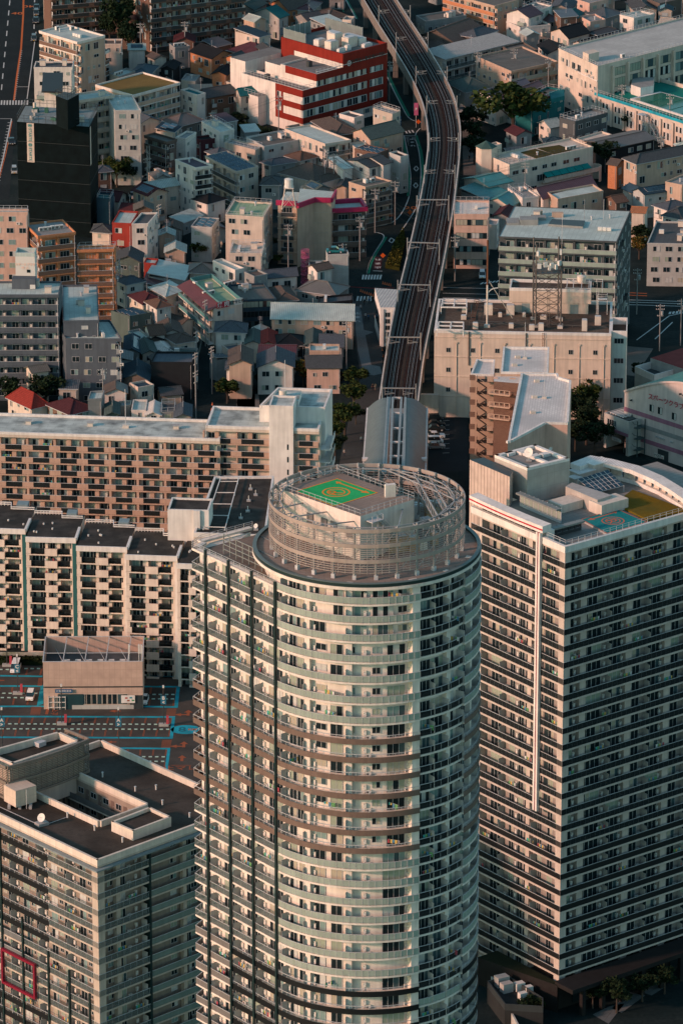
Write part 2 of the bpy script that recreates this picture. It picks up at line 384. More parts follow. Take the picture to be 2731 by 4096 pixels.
# ================================================================== ROUND TOWER
def pt(c, r, phi, z=0): return V((c.x + r * math.sin(phi), c.y - r * math.cos(phi), z))
def arc(mb, c, r0, r1, p0, p1, z0, z1, m, n=None, mt=None):
 n = n or max(1, int(abs(p1 - p0) / R(5)))
 for i in range(n):
  a, b = p0 + (p1 - p0) * i / n, p0 + (p1 - p0) * (i + 1) / n
  q = [pt(c, r1, a), pt(c, r1, b), pt(c, r0, b), pt(c, r0, a)]
  mb.hexa([v + Z(z0) for v in q], [v + Z(z1) for v in q], m, mt)
def round_tower():
 ZD = 112.0
 c = W2(14, (1467, 2176), ZD); RR = 17.5; RI = RR - 1.6
 T = Thing('round_apartment_tower', 'tall round apartment tower with curved glass balconies and a steel ring around its green helipad', 'tower', (c.x, c.y, 0))
 wm = mat('tower_white', (.74, .67, .59)); T.e.location.z = 0
 lv = [ZD - 3.3]
 for k in range(60):
  h = 3.02 if (k < 2 or k > 5) else 3.36
  lv.append(lv[-1] - h)
  if lv[-1] < 4: break
 P0_ = R(-52); P1_ = R(118)
 brown = mat('brown_panel', (.155, .105, .082), .6); black = mat('black_panel', (.010, .012, .013), .35, 'plain')
 frost = M_frost; mesh_ = mat('grey_mesh_panel', (.16, .15, .14), .6)
 dkg = mat('pilaster_dark_green', (.010, .028, .028), .4, 'plain')
 # core wall
 w_ = T.mb('wall'); arc(w_, c, RI - 1.5, RI, P0_, P1_, 0, ZD - 1.1, wm, 60)
 Pt = pt(c, RR, P0_); d = V((-math.cos(P0_), -math.sin(P0_), 0)); nrm = V((math.sin(P0_), -math.cos(P0_), 0))
 WL = 21.6
 Pe = Pt + d * WL
 # wing body
 dw = 1.55
 a_ = Pt - nrm * dw; b_ = Pe - nrm * dw
 bk = 15.0
 zw = lv[0]
 w_.prism([a_ - d * .2, b_, b_ - nrm * bk, a_ - nrm * bk - d * 6], 0, zw - .3, wm, mat('terrace_brown', (.22, .17, .14), .9, 'flat'))
 # back half of the cylinder
 w_.prism([pt(c, RI - .1, R(-52 + k * 10 + 170)) for k in range(20)] + [], 0, ZD - 1.2, wm)
 r = random.Random(3)
 for k, z in enumerate(lv):
  h = (ZD if k == 0 else lv[k - 1]) - z
  zone = 'f' if k < 7 else 'b' if k < 14 else 'f' if k < 21 else 'k'
  if z < 26 and k > 28: zone = 'k'
  # curved balconies in three runs
  for (pa, pb, zn) in ((P0_, R(27.5), 1), (R(27.7), R(58), 2), (R(58.2), P1_, 3)):
   b = MB()
   n = max(4, int((pb - pa) / R(3.2)))
   ro = RR + (0.0 if zn == 1 else -.25 if zn == 2 else .1)
   arc(b, c, RI, ro, pa, pb, z - .30, z, wm, n)
   zz = zone if zn != 2 else ('c' if k != 22 else 'f')
   if zz == 'f':
    arc(b, c, ro - .07, ro, pa, pb, z + .1, z + 1.08, frost, n); arc(b, c, ro - .1, ro + .03, pa, pb, z + 1.08, z + 1.13, M_alu, n)
    for i in range(n + 1):
     q = pa + (pb - pa) * i / n; b.bar(pt(c, ro + .015, q, z), pt(c, ro + .015, q, z + 1.1), .03, M_alu)
   elif zz == 'c':
    arc(b, c, ro - .05, ro, pa, pb, z + .1, z + 1.02, M_cld, n); arc(b, c, ro - .1, ro + .03, pa, pb, z + 1.05, z + 1.11, M_alu, n)
    for i in range(0, n + 1, 2):
     q = pa + (pb - pa) * i / n; b.bar(pt(c, ro, q, z), pt(c, ro, q, z + 1.1), .03, M_alu)
   else:
    m_ = brown if zz == 'b' else black
    arc(b, c, ro + .003, ro + .09, pa, pb, z - .38, z + .52, m_, n)
    arc(b, c, ro - .06, ro, pa, pb, z + .98, z + 1.06, M_alu, n)
    for i in range(0, n + 1):
     q = pa + (pb - pa) * i / n; b.bar(pt(c, ro - .03, q, z), pt(c, ro - .03, q, z + 1.0), .03, M_alu)
   T.own('balcony', b)
  var = 0 if k < 3 else (1 if k < 14 else 2)
  wins = [[(-45, 1.5, 'W'), (-39.5, 1.5, 'W'), (-27, 2.0, 'W'), (-16, 1.6, 'W'), (-3.5, 1.9, 'W'), (8.5, 3.2, 'W'), (19.5, 1.5, 'w')],
    [(-45, 1.5, 'W'), (-39.5, 1.3, 'W'), (-26, 1.8, 'w'), (-17, 2.0, 'W'), (5.0, 1.3, 'w'), (16, 2.9, 'W')],
    [(-45, 1.5, 'W'), (-38, 1.5, 'W'), (-27, 2.0, 'W'), (-17, 1.8, 'W'), (15, 3.6, 'W')]][var]
  wins = wins + [(33, 2.2, 'W'), (41.5, 2.6, 'W'), (53, 1.6, 'W'), (66, 2.6, 'W'), (79, 2.0, 'W'), (88, 2.2, 'W')]
  if var == 1 and k % 2: wins.append((-8, .8, 'w'))
  for ph, ww, kd in wins:
   if r.random() < .04: continue
   q = R(ph)
   T.put('window', win_piece(ww, 2.15 if kd == 'W' else 1.15, r.randrange(16)), pt(c, RI + .03, q, z + (.06 if kd == 'W' else .85)), q)
  for ph in (-33, -9.5, 25.5, 48, 73):        # deep structural columns between flats
   q = R(ph); o = pt(c, RI - .1, q); u = V((math.cos(q), math.sin(q), 0)); n_ = V((math.sin(q), -math.cos(q), 0))
   ww = 1.3 if ph in (25.5,) else .9
   w_.box(o - u * ww / 2 + Z(z + .002), u * ww, n_ * (.95 if ph != 25.5 else 1.5), Z(h - .31), wm)
  for ph, kd in ((-49.5, 'D'), (-48, 'H'), (-34.6, 'D'), (-31, 'A'), (-30, 'H'), (-11, 'D'), (.8, 'A'), (-1.2, 'H'), (23.4, 'H'), (22.5, 'A'), (36.5, 'D'), (37.6, 'A'), (46, 'D'), (59, 'D'), (61, 'A'), (84, 'D')):
   q = R(ph); p = pt(c, RI + .02, q, z)
   if kd == 'D':
    if ('D', 1.6) not in PC:
     bb = MB(); bb.box(V((0, -1.45, 0)), V((.05, 0, 0)), V((0, 1.43, 0)), Z(1.9), M_part); PC[('D', 1.6)] = bb
    T.put('partition', PC[('D', 1.6)], p, q)
   elif kd == 'A' and r.random() < .7: T.put('air_conditioner', ac_piece(), p, q)
   elif kd == 'H': T.put('water_heater', heater_piece(), p, q)
  for _ in range(r.randrange(3)): T.put('laundry', laundry_piece(r.randrange(6)), pt(c, RI + .8, R(r.choice([-42, -20, 34, 52, 14])), z), R(r.choice([-40, -20, 40])))
 # flat wing
 zl = list(reversed([lv[0]] + lv[1:]))
 nL = len(zl)
 def wrail(k):
  kk = nL - 1 - k
  if kk < 7: return (M_cl, 'panel')
  if kk < 14: return (brown, 'over')
  if kk < 21: return (M_cl, 'panel')
  return [(0, 9.9, mesh_), (9.9, WL, (black, 'over'))]
 unit = [('D', .12, .05), ('H', .5, .5), ('A', 1.0, .8), ('W', 1.9, 1.7), ('W', 3.9, 1.5), ('len', 0, 5.9)]
 bays = []
 for x0 in (3.9, 9.8, 15.7):
  bays += [(k_, x0 + x, w__) for k_, x, w__ in unit if k_ != 'len']
 bays += [('W', .6, 1.6), ('H', 2.6, .4)]
 balcony_face(T, Pe, Pt, zl, dw, bays, wrail, wm, posts=1.5, laundry=.2, ac=.6, seed=11)
 # corner balconies at the wing end
 e1 = (d * .45 - nrm * .9).normalized()
 balcony_face(T, Pe + e1 * 3.2, Pe, zl, dw, [('W', .8, 1.5)], lambda k: wrail(k) if not isinstance(wrail(k), list) else mesh_, wm, posts=1.5, laundry=0, seed=12)
 w_.prism([b_ + d * .1, b_ + e1 * 3.4, b_ + e1 * 3.4 - nrm * 8, b_ - nrm * 8], 0, zw - .32, wm)
 # pilasters
 for x in (3.8, 9.7, 15.6, 21.5):
  p = Pe - d * x + nrm * .05
  b = MB(); b.box(p - d * .2, d * .38, nrm * .34, Z(zw + 1.2), dkg); T.own('pilaster', b)
 # wing roof: rail, grid screens
 b = MB();
 for (A_, B_) in ((Pe, Pt), (Pe + e1 * 3.2, Pe), (Pe + e1 * 3.2, Pe + e1 * 3.2 - nrm * 10)):
  dd = (B_ - A_).normalized(); nn = V((dd.y, -dd.x, 0))
  b.box(A_ - nn * 1.0 + Z(zw + .004), B_ - A_, nn * 1.02, Z(.35), wm)
  for hz in (.75, 1.1, 1.4): b.bar(A_ + Z(zw + hz), B_ + Z(zw + hz), .035, M_alu)
  n = int((B_ - A_).length / 1.5)
  for i in range(n + 1): q = A_ + (B_ - A_) * i / n; b.bar(q + Z(zw), q + Z(zw + 1.45), .035, M_alu)
 T.own('roof_rail', b)
 gs = mat('screen_frame_grey', (.20, .22, .21), .6)
 for k, (x0, x1, y0, zt) in enumerate(((4, 17, 3.2, 3.6), (7, 16.5, 7.2, 3.9))):
  b = MB(); A_ = Pe - d * x0 - nrm * y0; B_ = Pe - d * x1 - nrm * y0
  for hz in (.6, 1.4, 2.2, 3.0): b.bar(A_ + Z(zw + hz), B_ + Z(zw + hz), .09, gs)
  for i in range(9): q = A_ + (B_ - A_) * i / 8; b.bar(q + Z(zw - .2), q + Z(zw + 3.1), .1, gs)
  T.own('screen', b)
 b = MB(); b.box(Pe - d * 17.4 - nrm * 4 + Z(zw - .2), -d * 1.8, -nrm * 6, Z(3.2), mat('ribbed_grey', (.26, .25, .24), .7, 'rib')); T.own('plant_room', b)
 # roof disc
 b = MB(); N_ = 96
 ring = lambda r_, z: [pt(c, r_, 2 * PI * k / N_, z) for k in range(N_)]
 dm = mat('roof_paving_brown', (.30, .235, .195), .9, 'flat', sc=.7)
 b.hexa(ring(RR - .1, ZD - 1.15), ring(RR - .1, ZD - .35), wm, dm); T.own('roof', b)
 b = MB()
 arc(b, c, RR - .45, RR + .12, 0, 2 * PI, ZD - 1.0, ZD - .55, wm, N_); arc(b, c, RR - .5, RR + .02, 0, 2 * PI, ZD - .545, ZD - .02, dkg, N_)
 arc(b, c, RR - .55, RR + .06, 0, 2 * PI, ZD - .018, ZD + .06, mat('coping_grey_green', (.10, .14, .14), .5, 'plain'), N_)
 T.own('roof_edge', b)
 # louvred ring
 RG = 15.0; st = mat('screen_steel_beige', (.36, .30, .26), .5); st2 = mat('screen_steel_grey', (.33, .33, .32), .5)
 NG = 28; z0 = ZD - .35
 b = MB()
 for k in range(NG):
  q = 2 * PI * (k + .4) / NG; p = pt(c, RG - .35, q)
  b.bar(p + Z(z0), p + Z(z0 + 8.4), .17, st2)
  b.cbox(pt(c, RG - .35, q, z0), .55, .55, .7, M_alu, q)
 T.own('ring_post', b)
 for zz in (8.1, 5.7, 3.2):
  b = MB(); arc(b, c, RG - .08, RG + .1, 0, 2 * PI, z0 + zz - .45, z0 + zz + .12, st, 56); T.own('ring_band', b)
 for (za, zb, n) in ((6.05, 7.6, 5), (3.55, 5.2, 6), (1.2, 2.7, 5)):
  b = MB()
  for i in range(n):
   zz = za + (zb - za) * i / (n - 1)
   arc(b, c, RG - .02, RG + .05, 0, 2 * PI, z0 + zz - .04, z0 + zz + .04, st, 56)
  for k in range(84):
   q = 2 * PI * k / 84
   b.bar(pt(c, RG - .04, q, z0 + za - .2), pt(c, RG - .04, q, z0 + zb + .2), .035, st2)
  T.own('ring_louvre', b)
 b = MB()
 for k in range(NG):
  q = 2 * PI * (k + .4) / NG; q2 = 2 * PI * (k + 1.4) / NG
  b.bar(pt(c, RG - .5, q, z0 + .8), pt(c, RG - .5, q2, z0 + 4), .06, st2); b.bar(pt(c, RG - .5, q, z0 + 4), pt(c, RG - .5, q2, z0 + 7.6), .06, st2)
  b.bar(pt(c, RG - 1.6, q, z0 + 7.9), pt(c, RG - 1.6, q2, z0 + 7.9), .09, st2); b.bar(pt(c, RG - 1.6, q, z0 + 7.9), pt(c, RG - .4, q, z0 + 7.9), .07, st2)
  b.bar(pt(c, RG - 1.6, q, z0 + 7.9), pt(c, RG - .4, q, z0 + 5.2), .05, st2)
 # roof trusses on the open side
 for (qa, qb) in ((50, 150), (62, 138), (75, 125), (40, 95), (100, 165), (85, 170), (30, 80)):
  b.bar(pt(c, RG - .6, R(qa), z0 + 7.7), pt(c, RG - .6, R(qb), z0 + 7.7), .12, st2)
 for (qa, qb) in ((50, 150), (62, 138)):
  A_ = pt(c, RG - .6, R(qa)); B_ = pt(c, RG - .6, R(qb))
  b.bar(A_ + Z(z0 + 6.2), B_ + Z(z0 + 6.2), .1, st2)
  for i in range(10):
   b.bar(A_.lerp(B_, i / 10) + Z(z0 + 6.2), A_.lerp(B_, (i + 1) / 10) + Z(z0 + 7.7), .06, st2)
 T.own('ring_truss', b)
 # rooftop block with the helipad
 zt = ZD + 6.9
 bl = [W2(13, q, zt) for q in ((575, 108), (205, 225), (728, 405), (1082, 292))]
 T.mb('penthouse').prism(bl, ZD - .3, zt, wm, dm)
 ph = T.mb('penthouse')
 ph.box(W2(13, (893, 283), zt) + Z(zt - 1), V((1.6, .5, 0)), V((-.15, .8, 0)), Z(3.0), wm)
 for q in ((400, 372), (492, 410), (555, 433), (658, 470)):
  # louvred vents on the long white wall
  t = (q[0] - 205) / 523.0; p = bl[1].lerp(bl[2], t); u = (bl[2] - bl[1]).normalized(); n_ = V((u.y, -u.x, 0))
  b = MB(); b.box(p - u * .6 + n_ * .02 + Z(ZD + 2.9), u * 1.3, n_ * .18, Z(1.7), mat('vent_grey', (.22, .20, .19), .6)); T.own('vent', b)
 u = (bl[3] - bl[2]).normalized(); n_ = V((u.y, -u.x, 0))
 for x in (5.2, 7.0):
  b = MB(); b.box(bl[2] + u * x + n_ * .02 + Z(ZD), u * .9, n_ * .05, Z(2.1), M_alu); T.own('door', b)
 # stair and landing at the front corner of the block
 b = MB(); o = bl[2] + u * 1.0
 b.box(o + Z(zt - 1.0), u * 2.2, n_ * 1.6, Z(.15), M_alu)
 for i in range(16): b.box(o + u * (2.2 + .3 * i) + Z(zt - 1.2 - i * .32), u * .3, n_ * 1.2, Z(.08), M_alu)
 for s in (.05, 1.2):
  b.bar(o + u * 2.2 + n_ * s + Z(zt - 1.1), o + u * 7 + n_ * s + Z(zt - 6.2), .12, st2); b.bar(o + u * 2.2 + n_ * s + Z(zt), o + u * 7 + n_ * s + Z(zt - 5.1), .04, M_alu)
 for s in (0, 1.1, 2.2): b.bar(o + u * s + n_ * 1.6 + Z(ZD), o + u * s + n_ * 1.6 + Z(zt + .1), .05, M_alu)
 b.bar(o + n_ * 1.6 + Z(zt + .1), o + u * 2.2 + n_ * 1.6 + Z(zt + .1), .04, M_alu)
 T.own('stair', b)
 # rails around the pad
 b = MB(); L4 = bl + [bl[0]]
 for i in range(4):
  A_, B_ = L4[i], L4[i + 1]; n = int((B_ - A_).length / 1.2)
  for hz in (.5, 1.0): b.bar(A_ + Z(zt + hz), B_ + Z(zt + hz), .03, M_alu)
  for j in range(n + 1): p = A_.lerp(B_, j / n); b.bar(p + Z(zt), p + Z(zt + 1.05), .03, M_alu)
 T.own('guard_rail', b)
 # painted pad
 pq = [W2(13, q, zt) for q in ((575, 155), (845, 250), (555, 340), (296, 240))]
 b = helipad(pq, zt + .02, (.030, .46, .14), (.80, .24, .03)); T.own('helipad', b)
 tx = text_mb('R', 3.0, mat('pad_orange', (.75, .22, .03), .7, 'plain')); cc = sum(pq, V((0, 0, 0))) / 4
 ux = (pq[1] - pq[0]).normalized()
 T.own('helipad', place_text(tx, W2(13, (562, 252), zt) + Z(zt + .06), (pq[0] - pq[3]).normalized(), -ux))
 # struts from the block out to the ring, machines on the deck
 b = MB()
 for q, ang in (((365, 325), -75), ((520, 385), -58), ((690, 450), -38), ((1012, 352), 18)):
  p = W2(13, q, zt - 1.5); b.bar(p + Z(zt - 1.2), pt(c, RG - .5, R(ang), z0 + 7.4), .12, st2)
 T.own('strut', b)
 tan = mat('duct_tan', (.50, .33, .20), .7)
 for q, sx, sy, sz, m_ in (((1210, 400), 3.4, 2.6, 2.2, tan), ((1110, 400), 2.6, 2.4, 2.0, M_alu), ((975, 625), 3.2, 2.0, 2.3, tan), ((1075, 625), 1.6, 1.6, 2.2, tan), ((1215, 590), 1.0, 1.0, 2.0, tan), ((1160, 480), 1.6, 1.6, 1.6, M_ac), ((1120, 620), 2.0, 1.2, 1.2, M_ac), ((640, 640), 2.4, 1.4, 1.1, M_ac), ((800, 660), 2.0, 1.2, 1.0, M_ac), ((1310, 520), 1.2, 1.2, 1.8, M_ac)):
  p = W2(13, q, ZD - .3); b = MB(); b.cbox(p + Z(ZD - .34), sx, sy, sz, m_, .4); b.cbox(p + Z(ZD - .33 + sz), sx * .8, sy * .7, .12, M_alu, .4)
  T.own('roof_machine', b)
 return T.done()
def helipad(pq, z, green, orange):
 b = MB(); G = mat('pad_green', green, .75, 'patchy', sc=1.5, col2=tuple(g_ * .8 for g_ in green)); O = mat('pad_line', orange, .7, 'plain')
 P = [V((q.x, q.y, z)) for q in pq]; c = sum(P, V((0, 0, 0))) / 4
 b.face(P, G);
 Q = [c + (p - c) * .955 for p in P]
 for i in range(4):
  j = (i + 1) % 4; b.face([P[i] + Z(.012), P[j] + Z(.012), Q[j] + Z(.012), Q[i] + Z(.012)], O)
 r0 = (P[1] - P[0]).length * .5 * .48
 for ra, rb in ((r0, r0 * .88), (r0 * .66, r0 * .56)):
  n = 40
  for k in range(n):
   a0, a1 = 2 * PI * k / n, 2 * PI * (k + 1) / n
   b.face([c + V((math.cos(a0) * ra, math.sin(a0) * ra, .012)), c + V((math.cos(a1) * ra, math.sin(a1) * ra, .012)), c + V((math.cos(a1) * rb, math.sin(a1) * rb, .012)), c + V((math.cos(a0) * rb, math.sin(a0) * rb, .012))], O)
 # long arrow beside one edge
 u = (P[1] - P[0]); v = (P[3] - P[0]); uu = u.normalized(); vv = v.normalized(); L = u.length
 o = P[0] + v * .13 + Z(.014)
 b.face([o + u * .1, o + u * .2 + vv * .7, o + u * .2 + vv * .25, o + u * .78 + vv * .25, o + u * .78 + vv * .7, o + u * .93, o + u * .78 - vv * .45, o + u * .78 - vv * .05, o + u * .2 - vv * .05, o + u * .2 - vv * .45], O)
 return b
def text_mb(s, size, m, bold=0.0):
 cu = bpy.data.curves.new('lettering', 'FONT'); cu.body = s; cu.size = size; cu.align_x = 'CENTER'; cu.align_y = 'CENTER'; cu.offset = bold
 cu.extrude = 0.0; cu.resolution_u = 3
 o = bpy.data.objects.new('lettering', cu); C.objects.link(o)
 dg = bpy.context.evaluated_depsgraph_get(); me = bpy.data.meshes.new_from_object(o.evaluated_get(dg))
 mb = MB()
 for p in me.polygons:
  mb.face([me.vertices[i].co[:] for i in p.vertices], m)
 bpy.data.objects.remove(o); bpy.data.curves.remove(cu); bpy.data.meshes.remove(me)
 return mb
def place_text(mb, pos, xdir, ydir):
 x = V(xdir).normalized(); y = V(ydir); y = (y - x * y.dot(x)).normalized(); z = x.cross(y)
 M = Matrix(((x.x, y.x, z.x, pos[0]), (x.y, y.y, z.y, pos[1]), (x.z, y.z, z.z, pos[2]), (0, 0, 0, 1)))
 r = MB(); r.add(mb, M); return r
TA = round_tower()
# ================================================================== corner footprint from roof pixels
def foot(t, N, L, Rr, z, keep='auto'):
 n = W2(t, N, z); l = W2(t, L, z); r = W2(t, Rr, z)
 a = r - n; b = l - n
 if 72 < math.degrees(a.angle(b)) < 109 and min(a.length, b.length) > 2.5: return n, a.normalized(), b.normalized(), a.length, b.length
 if a.length >= b.length:
  u = a.normalized(); v = V((-u.y, u.x, 0)); v = v if v.dot(b) > 0 else -v
  return n, u, v, a.length, max(2.5, abs(b.dot(v)))
 v = b.normalized(); u = V((v.y, -v.x, 0)); u = u if u.dot(a) > 0 else -u
 return n, u, v, max(2.5, abs(a.dot(u))), b.length
def wedge_tower():
 ZR = 84.0
 n, u, v, LU, LV = foot(9, (828, 800), (240, 545), (2000, 468), ZR)
 T = Thing('wedge_apartment_tower', 'tall square cornered apartment tower with dark glass balconies and a teal rooftop helipad', 'tower', (n.x, n.y, 0))
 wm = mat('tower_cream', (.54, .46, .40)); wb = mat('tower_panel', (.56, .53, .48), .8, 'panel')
 smoked = M_cld; black = mat('black_panel', (.012, .014, .015), .35, 'plain'); dep = 1.5
 zl = levels(3.0, ZR, 27)
 bd = T.mb('wall')
 P = lambda a, b_: n + u * a + v * b_
 bd.prism([P(dep, dep), P(LU, dep), P(LU, LV), P(dep, LV)], 0, ZR - .4, mat('tower_inner_wall_shaded', (.30, .265, .24)))  # shade under the balconies put into a darker wall colour
 sc = LV / 588.0
 X = lambda x: (x - 240) * sc
 lb = [('C', X(290), .7), ('W', X(337), X(405) - X(337)), ('D', X(425), .05), ('A', X(432), .8), ('W', X(456), 1.4), ('H', X(500), .5), ('W', X(513), 1.4), ('W', X(553), 1.3),
          ('P', X(585), 1.0), ('D', X(632), .05), ('W', X(640), 1.1), ('W', X(700), 1.4), ('W', X(752), X(804) - X(752)), ('C', X(806), .8)]
 DW = [0, 4, 8, 12, 0, 4, 2, 6]
 def rail(k): return black if k < 9 else smoked
 balcony_face(T, P(0, LV), P(0, 0), zl, dep, lb, rail, wm, posts=1.1, laundry=.1, seed=21, st=.34, winp=DW)
 sr = 1 / 12.3   # metres per T9 pixel along the right face
 Y = lambda x: (x - 828) * (LU / (2000 - 828.0))
 rb = [('C', .05, 1.0), ('W', Y(850), 2.6), ('H', Y(918), .6), ('P', Y(945), 1.4), ('W', Y(983), 1.9), ('W', Y(1036), 2.1), ('H', Y(1102), .5), ('D', Y(1125), .05)]
 for k in range(4):
  o = 245 * k
  rb += [('W', Y(1140 + o), 2.9), ('H', Y(1212 + o), .5), ('P', Y(1230 + o), 1.4), ('W', Y(1266 + o), 2.6), ('A', Y(1332 + o), .8), ('D', Y(1370 + o), .05)]
 rb = [b_ for b_ in rb if b_[1] + b_[2] < LU]
 balcony_face(T, P(0, 0), P(LU, 0), zl, dep, rb, rail, wm, posts=1.1, laundry=.08, seed=22, st=.34, winp=DW)
 # parapet band and roof
 b = MB(); rm = mat('roof_grey_stained', (.28, .27, .25), .9, 'flat')
 b.prism([P(-.0, -.0), P(LU, 0), P(LU, LV), P(0, LV)], ZR - .395, ZR - .1, wm, rm)
 for A_, B_, nn in ((P(-.1, LV), P(-.1, 9.5), None), (P(-.1, 9.4), P(-.1, -.1), None), (P(.5, -.1), P(LU, -.1), None)):
  dd = (B_ - A_).normalized(); nn = V((dd.y, -dd.x, 0))
  b.box(A_ - nn * .55 + Z(ZR - .08), B_ - A_, nn * .6, Z(1.15), M_white)
 T.own('roof', b)
 b = MB()
 for A_, B_ in ((P(.6, 8.5), P(.6, .6)), (P(.6, .6), P(LU - 1, .6))):
  m = int((B_ - A_).length / 1.4)
  for hz in (1.5, 1.9): b.bar(A_ + Z(ZR + hz), B_ + Z(ZR + hz), .035, M_alu)
  for j in range(m + 1): p = A_.lerp(B_, j / m); b.bar(p + Z(ZR), p + Z(ZR + 1.95), .035, M_alu)
 T.own('roof_rail', b)
 # vertical fin with the red stripe
 xf = LV - X(677)
 b = MB(); red = mat('stripe_red', (.42, .012, .03), .5, 'plain')
 b.box(P(-.1, xf - .55) + Z(ZR - 49), v * .42, -u * .55, Z(50.8), M_white); b.box(P(-.1, xf + .15) + Z(ZR - 49), v * .42, -u * .55, Z(50.8), M_white)
 b.box(P(-.05, xf - .12) + Z(ZR - 49), v * .26, -u * .45, Z(50.8), red)
 T.own('fin', b)
 # curved canopy along the left edge (white, red line)
 b = MB(); z0 = ZR + 1.9; m = 10
 pts = []
 for i in range(m + 1):
  t = i / m; y = xf - .9 + (LV + 1.0 - xf) * t; off = -.4 - .3 * math.sin(PI * t)
  pts.append((P(off, y), P(off + 1.9, y)))
 for i in range(m):
  a0, a1 = pts[i]; b0, b1 = pts[i + 1]
  b.hexa([a0 + Z(z0), a1 + Z(z0), b1 + Z(z0), b0 + Z(z0)], [a0 + Z(z0 + 1.2), a1 + Z(z0 + 1.3), b1 + Z(z0 + 1.3), b0 + Z(z0 + 1.2)], M_white)
  o0 = (a0 - b0).normalized(); nn = V((o0.y, -o0.x, 0)) * .05; nn = nn if nn.dot(u) < 0 else -nn
  b.hexa([a0 + nn * .2 + Z(z0 + .42), a0 + nn + Z(z0 + .42), b0 + nn + Z(z0 + .42), b0 + nn * .2 + Z(z0 + .42)], [a0 + nn * .2 + Z(z0 + .68), a0 + nn + Z(z0 + .68), b0 + nn + Z(z0 + .68), b0 + nn * .2 + Z(z0 + .68)], red)
 T.own('canopy', b)
 b = MB()
 b.box(P(.9, xf + .5) + Z(ZR), v * (LV - xf - 2.5), u * .15, Z(1.85), M_cld)
 for i in range(12): b.box(P(.8, xf + .5 + i * (LV - xf - 2.6) / 11) + Z(ZR), v * .1, -u * .12, Z(1.85), M_alu)
 b.box(P(.7, xf - .6) + Z(ZR), v * 1.0, u * 1.8, Z(1.88), M_white)
 T.own('glass_wall', b)
 # core blocks
 zc = ZR + 6.4
 cb = [W2(9, q, zc) for q in ((590, 270), (385, 187), (640, 120), (855, 208))]
 tp = mat('core_panel', (.44, .41, .37), .8, 'panel', sc=.8)
 b = MB(); b.prism(cb, ZR - .1, zc - .5, tp, rm)
 L4 = cb + [cb[0]]; ctr = sum(cb, V((0, 0, 0))) / 4
 for i in range(4):
  A_, B_ = L4[i], L4[i + 1]; dd = (B_ - A_).normalized(); q = V((-dd.y, dd.x, 0)); q = q if q.dot(ctr - A_) > 0 else -q
  b.box(A_ + Z(zc - .49), B_ - A_, q * .7, Z(.5), M_white)
 for q in ((560, 180), (480, 188), (640, 205), (700, 195)):
  p = W2(9, q, zc - .5); b.cbox(p + Z(zc - .49), 1.6, 1.2, .5, M_white, .7)
 dd = (cb[2] - cb[0]).normalized(); b.box(cb[0].lerp(cb[3], .5) + Z(zc - .48), (cb[1] - cb[0]), V((.5, .4, 0)), Z(.45), M_white)
 T.own('plant_room', b)
 pdsh = T.mb('dish'); p = W2(9, (600, 225), zc - .4); dish(pdsh, p + Z(zc - .4), 1.1)
 zc2 = ZR + 5.4
 cb2 = [W2(9, q, zc2) for q in ((480, 325), (230, 218), (318, 203), (500, 290))]
 b = MB(); b.prism(cb2, ZR - 20, zc2, mat('louvre_pink', (.55, .44, .38), .7, 'rib', sc=2.0), M_dark); T.own('plant_room', b)
 # second lower wing behind (towards the station)
 zc3 = ZR + 2.4
 cb3 = [W2(9, q, zc3) for q in ((1030, 470), (830, 385), (870, 360), (1120, 440))]
 b = MB(); b.prism(cb3, ZR - .1, zc3, tp, M_conc); p = W2(9, (1100, 450), zc3)
 b.cbox(p + Z(ZR - .05), 6.0, 3.4, 2.0, M_cream, R(38)); b.cbox(W2(9, (830, 520), ZR) + Z(ZR - .05), 5.0, 3.4, 1.5, M_cream, R(38)); T.own('machine_room', b)
 # glass screens
 for (a0, a1, zt, n_, fr) in (((548, 490), (803, 598), ZR + 2.7, 9, M_alu), ((735, 690), (925, 640), ZR + 2.0, 5, M_dark), ((400, 440), (640, 400), ZR + 2.8, 6, M_dark)):
  A_ = W2(9, a0, ZR + .5); B_ = W2(9, a1, ZR + .5); dd = (B_ - A_).normalized(); q = V((dd.y, -dd.x, 0))
  b = MB()
  for i in range(n_):
   b.box(A_.lerp(B_, (i + .04) / n_) + Z(ZR + .6), (B_ - A_) * (.92 / n_), q * .06, Z(zt - ZR - .95), M_frost if fr is M_alu else M_cld)
  b.box(A_ + Z(zt - .35), B_ - A_, q * 1.1, Z(.3), mat('screen_frame_grey', (.20, .22, .21), .6)); b.box(A_ + Z(ZR), B_ - A_, q * .2, Z(.55), fr)
  for i in range(n_ + 1): b.bar(A_.lerp(B_, i / n_) + q * .05 + Z(ZR), A_.lerp(B_, i / n_) + q * .05 + Z(zt), .09, fr)
  T.own('glass_screen', b)
 # helipad, turf, solar field, right-hand curved canopy
 zp = ZR + .25
 pq = [W2(9, q, zp) for q in ((1150, 525), (1345, 610), (1088, 682), (925, 592))]
 b = helipad([pq[0], pq[3], pq[2], pq[1]], zp + .03, (.015, .22, .22), (.50, .14, .08)); b.prism(pq, ZR - .08, zp, M_conc)
 T.own('helipad', b)
 T.own('helipad', place_text(text_mb('R', 3.0, mat('pad_red', (.50, .14, .08), .7, 'plain')), W2(9, (1118, 605), zp) + Z(zp + .06), (pq[0] - pq[1]).normalized() * -1, (pq[0] - pq[3]).normalized()))
 tq = [W2(9, q, ZR + .3) for q in ((1250, 405), (1600, 535), (1345, 592), (1135, 490))]
 b = MB(); b.prism(tq, ZR - .09, ZR + .3, mat('turf_ochre', (.16, .105, .012), .95, 'patchy', sc=2, col2=(.085, .085, .02))); T.own('turf', b)
